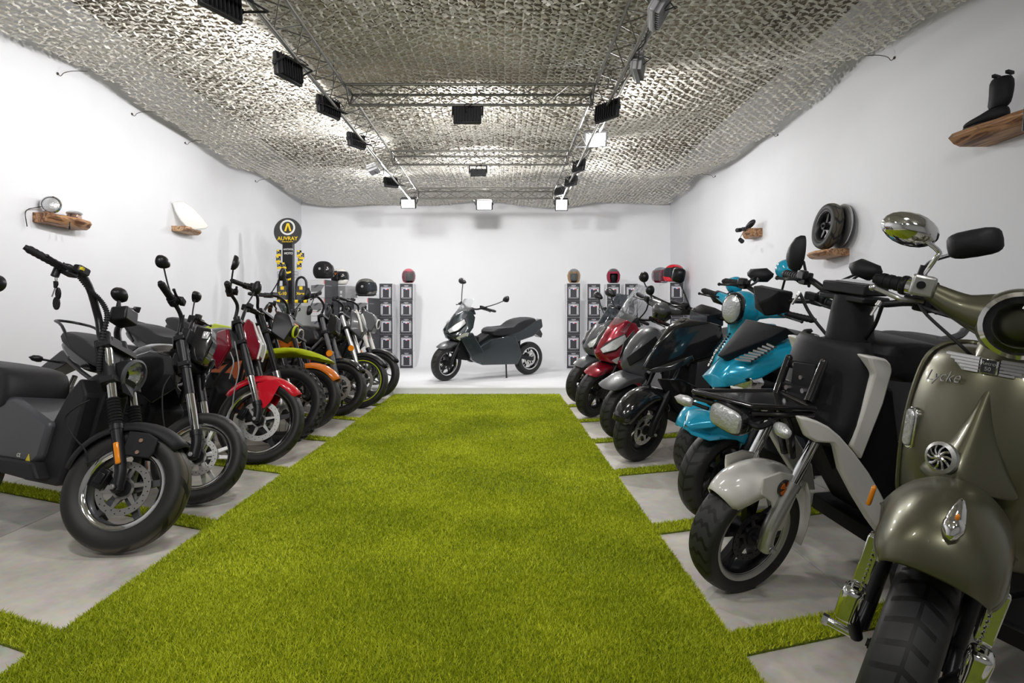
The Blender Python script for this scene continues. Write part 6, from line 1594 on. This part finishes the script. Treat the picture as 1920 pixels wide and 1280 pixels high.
def stack(px, py_bottom, Y, n, where, rz=0, depthn=1):
    for d in range(depthn):
        for k in range(n):
            o = proto if not used[0] else copy_tree(proto); used[0] = True
            p = P(px, 600, Y)
            j = random.Random(int(px*7+k*13+d))
            o.location = (p.x+j.uniform(-.004, .004), Y+d*(BD+.01)+j.uniform(-.004, .004), ZP+.001+k*BH); o.rotation_euler = (0, 0, R_(rz+j.uniform(-.8, .8)))
            tag(o, '%s helmet box %s%s' % (wordn[k], where, ['', ', second row back', ', third row back'][d]), 'box', 'black and white helmet boxes stacked on the stage')
stack(723.5, 690, 9.81, 5, 'in the left stack next to the dark boxes')
stack(762, 690, 9.81, 5, 'in the stack beside the stage scooter on the left')
stack(1075, 690, 9.78, 5, 'in the stack under the amber visored helmet')
stack(1113.5, 690, 9.9, 5, 'in the second stack from the stage scooter on the right')
stack(1150, 690, 9.9, 5, 'in the stack under the maroon lined open helmet')
stack(1184, 690, 9.9, 5, 'in the stack behind the red scooter screen')
stack(1269, 690, 9.5, 5, 'in the stack under the red helmet', depthn=3)
# dark cartons with chevrons on the left
def dark_box():
    r = empty('accessory_box'); w_, d_, h_ = .25, .42, .295
    B().box((0, d_/2, h_/2), (w_, d_, h_-.002)).obj('carton', M_dgrey, r, bevel=.002, segs=1)
    B().box((0, -.001, h_/2), (w_-.004, .003, h_-.006)).obj('front_print', M_lgrey, r)
    B().hull([(x, y, z) for x, z in ((-w_/2+.002, .10), (-w_/2+.002, .205), (w_/2-.06, .215), (w_/2-.002, .205), (w_/2-.06, .12), (.04, .095)) for y in (-.004, -.001)]).obj('chevron', M_mgrey, r)
    for k in (0, 1): B().hull([(x, y, z) for x, z in ((-.02+k*.05, .215-k*.10), (.03+k*.05, .215-k*.1), (-.04+k*.05, .165-k*.1), (-.08+k*.05, .165-k*.1)) for y in (-.0055, -.003)]).obj('chevron_edge', M_dgrey, r)
    B().box((w_/2-.008, -.0035, h_*.86), (.010, .002, .06)).obj('red_mark', M_flagr, r)
    B().box((-.06, -.0035, .072), (.06, .002, .006)).obj('red_line', M_flagr, r)
    B().box((w_/2+.001, .12, .20), (.002, .16, .004)).obj('printed_line', M_pale, r)
    return r
dproto = dark_box(); ud = [False]
def dstack(px, Y, n, z0, where, rz):
    for k in range(n):
        o = dproto if not ud[0] else copy_tree(dproto); ud[0] = True
        p = P(px, 600, Y); o.location = (p.x, Y, z0+k*.296); o.rotation_euler = (0, 0, R_(rz))
        tag(o, '%s chevron box %s' % (wordn[k], where), 'box', 'dark chevron boxes on the stage')
dstack(596, 9.4, 5, ZP+.001, 'in the tall left stack under the matt black helmet', -14)
dstack(677, 9.35, 4, ZP+.001, 'in the low stack next to the helmet boxes', -14)
# plain grey boxes with white pictograms between them
for k in range(5):
    p = P(637, 600, 9.8); h_ = .28
    r = empty('pictogram_box', (p.x, 9.8, ZP+.001+k*h_), R_(-30), '%s grey box with white pictograms between the dark stacks' % wordn[k], 'box', 'grey pictogram boxes')
    B().box((0, .14, h_/2), (.27, .28, h_-.002)).obj('carton', M_dgrey if k % 2 else mat('mid_grey_carton', (.30, .30, .31), .5), r, bevel=.002, segs=1)
    for a, z in ((-.07, .10), (-.07, .17), (.03, .10), (.03, .17)): B().box((a, -.002, z), (.045, .003, .05)).obj('pictogram', M_carton, r)
# ---------------------------------------------------------------- helmets
def helmet(px, py, Y, face, label, m, visor=None, lining=None, open_=False, s=1.0, trim=None):
    """px,py = centre of the bottom edge; face = heading of the face in degrees (0=+x)"""
    p = P(px, py, Y); r = empty('helmet', p, R_(face), label, 'helmet', 'helmets on top of the boxes')
    b = B(); rows = []; n = 26
    H = .27*s; a_, w_ = .155*s, .118*s
    # shell with a face opening: rings by latitude, skipping the opening
    lat = [R_(t) for t in (-52, -40, -28, -16, -4, 8, 20, 32, 44, 56, 68, 80, 89)]
    for la in lat:
        row = []
        for k in range(n+1):
            t = -math.pi+2*math.pi*k/n
            rr = math.cos(la)**.75
            x = a_*rr*math.cos(t); y = w_*rr*math.sin(t)
            if la < -.2 and x > 0 and not open_: x *= 1.12
            row.append(Vector((x, y, .135*s*1.0+.145*s*math.sin(la))))
        rows.append(row)
    V0 = [[b.bm.verts.new(q) for q in row[:-1]] for row in rows]
    for i in range(len(rows)-1):
        for k in range(n):
            t = abs(-math.pi+2*math.pi*(k+.5)/n); la = (lat[i]+lat[i+1])/2
            op = t < 1.05 and ((-.30 < la < .60) if not open_ else la < .62)
            if op: continue
            b._f((V0[i][k], V0[i][(k+1) % n], V0[i+1][(k+1) % n], V0[i+1][k]))
    sh = b.obj('shell', m, r, solid=.012*s, smooth=80, sub=1)
    sh.modifiers['s'].offset = -1
    b = B(); V0 = [[b.bm.verts.new(Vector((q.x*.93, q.y*.92, .135*s+(q.z-.135*s)*.93))) for q in row[:-1]] for row in rows]
    for i in range(len(rows)-1):
        for k in range(n):
            t = abs(-math.pi+2*math.pi*(k+.5)/n); la = (lat[i]+lat[i+1])/2
            if t < .80 and ((-.25 < la < .45) if not open_ else la < .42): continue
            b._f((V0[i][k], V0[i][(k+1) % n], V0[i+1][(k+1) % n], V0[i+1][k]))
    b.obj('lining', lining or K_dark, r, solid=.02*s, smooth=80, sub=1)
    B().sph((-.035, 0, .135*s), (a_*.66, w_*.74, .11*s), 16).obj('inner_padding', K_dark, r)
    if visor is not None:
        rows = []
        for i in range(7):
            la = -.33+i*.16 if not open_ else -.6+i*.21; rr = math.cos(la)**.75*1.04
            rows.append([(a_*rr*1.02*math.cos(t), w_*rr*1.04*math.sin(t), .135*s+.15*s*math.sin(la)) for t in [(-1.12+2.24*k/12) for k in range(13)]])
        B().grid(rows).obj('visor', visor, r, solid=.003, smooth=180)
    for s_ in (1, -1):
        B().lathe([(.018*s, 0), (.018*s, .005), (.010*s, .008), (0, .008)], (.0, s_*w_*.98, .16*s), (0, s_, 0), 16).obj('visor_pivot', K_ss, r)
    if trim: B().tube([(a_*math.cos(t)*.97, w_*math.sin(t)*.99, .045*s) for t in [k*2*math.pi/20 for k in range(21)]], .006*s, 6, 2).obj('edge_trim', trim, r)
    return r
K_amberv = mat('amber_visor', (.75, .42, .10), .08, trans=.5, alpha=.7)
M_camo = mat('camo_grey', (.10, .10, .09), .5, noise=.8, nscale=30)
z_ = lambda zz, Y: VY-(zz-CH)*F/Y
helmet(606, z_(ZP+.001+5*.296, 9.5), 9.55, -8, 'matt black full-face helmet on the tall dark stack', K_matt, visor=K_gloss, s=1.12)
hw = helmet(637, z_(ZP+.001+5*.28, 9.9), 9.92, -35, 'white full-face helmet with dark visor and orange mark', K_white, visor=K_gloss, s=1.1)
text('V', 'orange_mark', .06, K_orange, hw, Matrix.Translation((.04, -.125, .20)) @ Matrix.Rotation(R_(15), 4, 'Z') @ Matrix.Rotation(R_(80), 4, 'X'), ext=.003)
helmet(686, z_(ZP+.001+4*.296, 9.5), 9.5, -12, 'dark camouflage helmet on the low chevron stack', M_camo, visor=K_smoke, s=1.15, trim=K_sat)
helmet(766, z_(ZP+.001+5*BH, 9.95), 9.96, -70, 'pink and red open helmet with clear visor on the left helmet boxes', mat('pink_red_shell', (.62, .12, .17), .3, coat=.5), visor=K_clear, lining=mat('maroon_lining', (.25, .01, .04), .7), open_=True, s=.95)
helmet(1076, z_(ZP+.001+5*BH, 9.95), 9.93, -95, 'grey helmet with amber visor on the leftmost right-hand stack', mat('silver_shell', (.35, .38, .42), .25, .5, coat=.5), visor=K_clear, lining=mat('amber_lining', (.65, .30, .04), .6), open_=True, s=.94)
helmet(1150, z_(ZP+.001+5*BH, 10.05), 10.05, -95, 'open helmet with maroon lining and no visor', mat('dark_shell', (.12, .12, .13), .3, .3, coat=.5), lining=mat('maroon_lining', (.25, .01, .04), .7), open_=True, s=.98)
helmet(1239, z_(ZP+.001+5*BH, 10.0), 9.97, 205, 'silver helmet with raised clear visor left of the red one', mat('silver_shell', (.35, .38, .42), .25, .5, coat=.5), visor=K_clear, lining=mat('maroon_lining', (.25, .01, .04), .7), open_=True, s=1.05)
hr = helmet(1264, z_(ZP+.001+5*BH, 9.65), 9.66, 178, 'bright red and black helmet on the rightmost stack', K_redg, visor=K_smoke, lining=K_dark, open_=False, s=1.12)
for s_ in (-1, 1): B().hull([(x, s_*y, z) for x, y, z in ((-.03, .131, .10), (-.13, .100, .10), (-.12, .095, .24), (-.03, .118, .24))]).obj('black_panel', K_matt, hr)

# ---------------------------------------------------------------- lock display stand
Y = 8.2; c = P(541, 435, Y)
st = empty('display_stand', (c.x, Y, ZP), label='black lock display column with round headboard lettered in yellow', cat='display stand')
sz = c.z-ZP
pw = .145
B().box((0, 0, (sz-.1)/2), (pw, .08, sz-.1)).obj('column', K_sat, st, bevel=.004)
B().box((0, 0, .012), (.42, .36, .024)).obj('base_plate', K_sat, st, bevel=.004)
dk = B().cyl((0, -.035, sz), (0, -.015, sz), .196, seg=48).obj('headboard', mat('headboard_black', (.045, .045, .045), .28, .2), st)
B().lathe([(.108, 0), (.108, .004), (.083, .004), (.083, 0)], (0, -.037, sz+.060), (0, -1, 0), 40, closed=True).obj('white_ring', K_wpl, dk)
Mf = lambda x, z, y=-.040: Matrix.Translation((x, y, z)) @ Matrix.Rotation(R_(90), 4, 'X')
K_sign = mat('sign_yellow', (.85, .60, .02), .4)
B().strip([(x, -.041, sz+.062+z) for x, z in ((-.045, -.055), (-.010, .058), (.022, .058), (.056, -.055), (.030, -.055), (.006, .030), (-.019, -.055))], .003).obj('logo_letter', K_sign, dk)
text('AUVRAY', 'sign_lettering', .074, K_sign, dk, Mf(0, sz-.098), ext=.0015, bold=.0012, spacing=1.0)
text('HIGH SECURITY', 'small_lettering', .022, K_sign, dk, Mf(0, sz-.142), ext=.001, bold=.0004)
text('ANTIVOL', 'column_lettering', .034, K_wpl, st, Mf(.012, P(541, 468, Y).z-ZP, -.042), ext=.001, bold=.0006)
text('MOTO', 'column_lettering', .040, K_wpl, st, Mf(.014, P(541, 475.5, Y).z-ZP, -.042), ext=.001, bold=.001)
for v_ in (510, 523):
    z = P(541, v_, Y).z-ZP
    B().strip([(x, -.042, z+d) for x, d in ((-.045, .018), (0, .0), (.05, .014), (.05, -.014), (0, -.028), (-.045, -.008))], .003).obj('yellow_arrow', K_sign, st)
# wire racks
for z0 in (P(541, 516, Y).z-ZP, P(541, 567, Y).z-ZP):
    for s_ in (-1, 1):
        b = B()
        for dz in (0, .045, .09):
            b.tube([(s_*pw/2, -.03, z0+dz-.04), (s_*(pw/2+.07), -.03, z0+dz-.04)], .0025, 5, 1)
        for dx in (.02, .045, .07): b.tube([(s_*(pw/2+dx), -.03, z0-.04), (s_*(pw/2+dx), -.03, z0+.05)], .0025, 5, 1)
        b.obj('wire_rack', K_sat, st)
# hanging locks: padlock blisters above, U-locks below
for i, (u, w_) in enumerate(((523, 474), (561, 475), (522, 486), (563, 487), (524, 498), (561, 499), (533, 498), (566, 480))):
    p = P(u, w_, Y-.06-(i % 3)*.01); r = empty('disc_lock', p, 0, ['black and yellow packed lock at the top left of the lock stand', 'black and yellow packed lock at the top right of the lock stand', 'yellow disc lock in the second row left of the lock stand', 'yellow disc lock in the second row right of the lock stand', 'yellow disc lock low on the left of the upper rack', 'yellow disc lock low on the right of the upper rack', 'small yellow lock beside the column on the left', 'small packed lock beside the column on the right'][i], 'lock', 'packed locks on the upper rack of the stand')
    B().box((0, 0, .0), (.062, .010, .085)).obj('card', K_sat, r)
    B().hull([(x, -.02+y, z) for x, z in ((-.034, -.045), (.034, -.045), (.030, -.014), (-.026, -.018)) for y in (0, .016)]).obj('lock_body', K_sign, r, bevel=.005)
    B().lathe([(.014, 0), (.019, .0), (.019, .01), (.014, .01)], (0.006, -.016, .004), (0, -1, 0), 14, closed=True).obj('lock_ring', K_ss, r)
    B().box((-.008, -.012, .034), (.030, .006, .024)).obj('yellow_header', K_sign, r)
for u, word, lab, w2 in ((530, 'K-10', 'U-lock with yellow K-10 sleeve hanging on the left of the lock stand', .150), (565, 'Xtrem', 'U-lock with Xtrem card hanging on the right of the lock stand', .170)):
    p = P(u, 536, Y-.10); r = empty('u_lock', p, 0, lab, 'lock', 'U-locks on the lower rack of the stand')
    B().tube([(-w2*.42, 0, -.20), (-w2*.42, 0, .02), (-w2*.30, 0, .095), (0, 0, .125), (w2*.30, 0, .095), (w2*.42, 0, .02), (w2*.42, 0, -.20)], .017, 10, 5).obj('shackle', K_sat, r)
    B().cyl((-w2*.5, 0, -.215), (w2*.5, 0, -.215), .024, seg=14).obj('crossbar', K_sat, r)
    for s_ in (-1, 1): B().cyl((s_*w2*.5, 0, -.215), (s_*(w2*.5-.045), 0, -.215), .026, seg=14).obj('yellow_collar', K_sign, r)
    B().box((0, -.01, -.10), (w2*.74, .012, .20)).obj('card', M_dgrey, r)
    B().box((0, -.018, -.03), (.045, .003, .045)).obj('yellow_tag', K_sign, r)
    text(word, 'card_lettering', .062 if word == 'K-10' else .046, K_sign, r, Matrix.Translation((0, -.018, -.108)) @ Matrix.Rotation(R_(90), 4, 'X'), ext=.001, bold=.002)
# pale plinth behind the stand
p = P(566, 573, 9.3)
tag(B().box((p.x-.11, 9.9, ZP+(p.z-ZP)/2+.001), (.42, .3, p.z-ZP)).obj('display_plinth', mat('plinth_grey', (.42, .43, .41), .5), bevel=.004), 'pale grey plinth behind the lock stand', 'plinth')

# ---------------------------------------------------------------- live-edge wall shelves and what stands on them
def wood(name, base, dark):
    m = bpy.data.materials.new(name); m.use_nodes = True; nt = m.node_tree; b = nt.nodes['Principled BSDF']; L = nt.links.new
    tc = nt.nodes.new('ShaderNodeTexCoord'); mp = nt.nodes.new('ShaderNodeMapping'); mp.inputs['Scale'].default_value = (14, 1.6, 10)
    L(tc.outputs['Object'], mp.inputs['Vector']); n = nt.nodes.new('ShaderNodeTexNoise'); n.inputs['Scale'].default_value = 2.4; n.inputs['Detail'].default_value = 8; n.inputs['Distortion'].default_value = 1.2
    L(mp.outputs['Vector'], n.inputs['Vector']); r = nt.nodes.new('ShaderNodeValToRGB'); e = r.color_ramp.elements
    e[0].position = .38; e[0].color = (*dark, 1); e[1].position = .56; e[1].color = (*base, 1)
    L(n.outputs['Fac'], r.inputs['Fac']); L(r.outputs['Color'], b.inputs['Base Color']); b.inputs['Roughness'].default_value = .5
    return m
M_wood = wood('live_edge_wood', (.46, .25, .12), (.12, .045, .02)); M_wood2 = wood('pale_live_edge_wood', (.55, .36, .20), (.22, .10, .05))
def shelf(xw, s, y0, y1, z, th, dep, label, m, fan=0):
    """plank fixed to the wall x=xw, sticking out by dep (s=+1 to the right), y from y0 to y1, top at z"""
    rr = random.Random(int(y0*100)); n = 12; secs = []
    for k in range(n+1):
        t = k/n; d = dep*(1+.12*math.sin(t*5+y0)+rr.uniform(-.04, .04))
        if fan: d *= (1-.55*max(0, (t if fan > 0 else 1-t)-.6)/.4)
        y = y0+(y1-y0)*t
        secs.append([(xw, y, z), (xw+s*d*.9, y, z), (xw+s*d, y, z-th*.35), (xw+s*d*.86, y, z-th*.8), (xw+s*d*.7, y, z-th), (xw, y, z-th)])
    o = B().loft(secs).obj('wall_shelf', m, bevel=.003)
    return tag(o, label, 'shelf', 'live-edge wooden wall shelves')
shelf(XL, 1, 4.64, 5.10, 1.835, .078, .16, 'live-edge wooden shelf on the left wall holding the round headlight', M_wood)
shelf(XL, 1, 6.58, 6.95, 2.03, .06, .17, 'pale wooden shelf on the left wall under the white panel', M_wood2)
shelf(XR, -1, 6.95, 7.22, 2.06, .10, .15, 'short wooden shelf on the right wall with black grips', M_wood)
shelf(XR, -1, 5.20, 5.58, 1.61, .065, .20, 'wooden shelf on the right wall carrying a spare wheel', M_wood)
shelf(XR, -1, 3.05, 3.72, 2.175, .085, .22, 'wooden shelf high on the right wall holding a black boot', M_wood)
# headlight + lamp unit on shelf 1
c = P(86, 383, 4.72); c.x = max(c.x, XL+.09)
hlo = empty('spare_headlight', (c.x, 4.72, 1.835), R_(-62), 'round chrome and black spare headlight on the left wall shelf', 'headlight')
o = B().lathe([(0, -.06), (.04, -.055), (.062, -.03), (.070, 0), (.070, .01), (.062, .016)], (0, 0, .073), (1, 0, .12), 26).obj('lamp_bowl', K_sat, hlo, smooth=60)
B().lathe([(.066, .008), (.05, .02), (.02, .028), (0, .03)], (0, 0, .073), (1, 0, .12), 24).obj('lens', K_clr, hlo, smooth=60)
B().lathe([(.069, .008), (.073, .012), (.064, .018)], (0, 0, .073), (1, 0, .12), 24).obj('lamp_ring', K_chr, hlo)
B().tube([(.03, -.06, .05), (.06, -.10, .03), (.09, -.13, .012), (.13, -.14, -.03), (.125, -.13, -.13)], .0035, 6, 5).obj('wire', K_sat, hlo)
p = P(132, 400, 4.95)
lo_ = empty('tail_lamp', (XL+.10, 4.96, 1.836), R_(-70), 'grey oval lamp unit with a dangling cable on the left wall shelf', 'lamp')
B().sph((0, 0, .045), (.075, .06, .022), 18).obj('lens', K_clr, lo_)
B().hull([(x, y, z) for x, y in ((-.06, -.04), (.06, -.04), (.06, .04), (-.06, .04)) for z in (.0, .03)]).obj('lamp_base', K_copper, lo_, bevel=.006)
B().tube([(.06, 0, .03), (.10, .0, .01), (.135, .01, -.03), (.14, .01, -.09)], .0045, 6, 5).box((.14, .01, -.10), (.012, .012, .03)).obj('cable', K_sat, lo_)
# white curved side panel
pts = []
for u, w_ in ((322, 380), (333, 377), (345, 378), (362, 390), (380, 409), (391, 424), (386, 429), (366, 431), (350, 427), (338, 414), (328, 397)):
    Yp = 6.58+(u-322)/69*.24; pts.append(P(u, w_, Yp))
o = B().strip(pts, .03).obj('body_panel', mat('ivory_gloss', (.72, .72, .68), .25, coat=.4), bevel=.012, segs=4, smooth=80)
tag(o, 'ivory white curved body panel leaning on the left wall shelf', 'body panel')
# grips and mirror on right shelf 1
r = empty('spare_mirror', (XR-.13, 7.0, 2.075), R_(200), 'teardrop spare mirror lying on the short right wall shelf', 'mirror')
pod(r, Matrix.Translation((0, 0, .03)) @ Matrix.Rotation(R_(30), 4, 'X'), .09, .035, 'drop', K_sat, 1, .03)
for i, (u, w_, Yv) in enumerate(((1388, 431, 7.05), (1398.5, 429, 7.15), (1387.5, 449, 6.95))):
    q = P(u, w_, Yv); r = empty('spare_grip', q, 0, ['black rubber grip standing left on the short wall shelf', 'black rubber grip standing right on the short wall shelf', 'black rubber grip hanging below the short wall shelf'][i], 'grip', 'spare grips')
    B().cyl((0, 0, 0), (.0, .09, .01) if i < 2 else (.04, .03, -.02), .025, .027, seg=16).obj('rubber', K_matt, r)
    if i == 2: B().tube([(0, 0, .02), (.05, .02, .09), (.15, .05, .142)], .003, 5, 3).obj('hanging_cord', K_matt, r)
    B().cyl((0, -.004, 0), (0, .004, 0), .016, seg=12).obj('grip_core', K_dark, r)
# spare wheel leaning on the wall with a chrome trim disc behind
w0 = P(1546, 426, 5.36); sw = empty('leaning_wheel_display', (XR-.17, 5.33, 1.612), 0, 'black scooter wheel with tyre leaning on the right wall', 'tyre')
class _W: pass
vv = _W(); vv.root = sw; vv.S = Matrix()
w_m = Matrix.Rotation(R_(-93), 4, 'Z') @ Matrix.Rotation(R_(-9), 4, 'X')
sw.matrix_world = Matrix.Translation((XR-.145, 5.36, 1.618)) @ w_m
wheel(vv, (0, 0, .215), .215, .105, .145, tm=T_wave, sp='five', sm=K_sat, disc=0, lip=K_sat, name='rim')
rd = empty('trim_disc', mw=Matrix.Translation((XR-.055, 5.27, 1.612)) @ Matrix.Rotation(R_(-94), 4, 'Z') @ Matrix.Rotation(R_(-6), 4, 'X'), label='polished chrome wheel disc behind the spare wheel on the wall', cat='wheel disc')
B().lathe([(.20, 0), (.205, .012), (.17, .016), (.10, .028), (0, .03)], (0, 0, .205), (0, -1, 0), 40).obj('disc', K_ss, rd, smooth=60)
# boot
bt = empty('boot', (XR-.12, 3.50, 2.178), R_(112), 'black riding boot on the high right wall shelf', 'boot')
secs = []
for k, (x, z, rx, ry) in enumerate([(-.02, .275, .062, .045), (-.022, .20, .066, .048), (-.015, .13, .060, .044), (.0, .075, .062, .042)]):
    secs.append([(x+rx*math.cos(t), ry*math.sin(t), z) for t in [j*math.pi/8 for j in range(16)]])
B().loft(secs).obj('boot_shaft', K_matt, bt, sub=1)
secs = []
for x, h, w_ in ((-.06, .07, .030), (-.03, .095, .037), (.03, .09, .037), (.08, .065, .038), (.13, .05, .036), (.17, .036, .028), (.185, .02, .015)):
    secs.append([(x, w_*math.cos(t), .008+h/2+h/2*math.sin(t)) for t in [j*math.pi/8 for j in range(16)]])
B().loft(secs).obj('boot_foot', K_matt, bt, sub=1)
B().hull([(x, y, z) for x, y in ((-.065, .03), (-.065, -.03), (.10, .042), (.10, -.042), (.185, .012), (.185, -.012)) for z in (0, .012)]).obj('sole', K_dark, bt)
for a in (-.03, .02): B().box((-.02+a*1.4, .0, .278), (.02, .06, .02)).obj('pull_loop', K_matt, bt, bevel=.003)
# tangled lever set at the frame edge on the same shelf
lv = empty('spare_lever', (XR-.13, 3.17, 2.178), R_(100), 'black lever set with a hanging cable at the right edge of the high shelf', 'lever')
B().tube([(.10, 0, .01), (.05, .01, .018), (0, 0, .03), (-.05, -.01, .03)], .008, 8, 4).sph((.10, 0, .011), .011, 8).obj('lever', K_sat, lv)
B().lathe([(.022, 0), (.028, 0), (.028, .008), (.022, .008)], (-.0, 0, .055), (0, 1, 0), 16, closed=True).obj('clamp', K_sat, lv)
B().tube([(.0, .02, .02), (.01, .10, .01), (.015, .125, -.02), (.02, .13, -.10), (.025, .13, -.16)], .005, 6, 4).obj('cable', K_sat, lv)
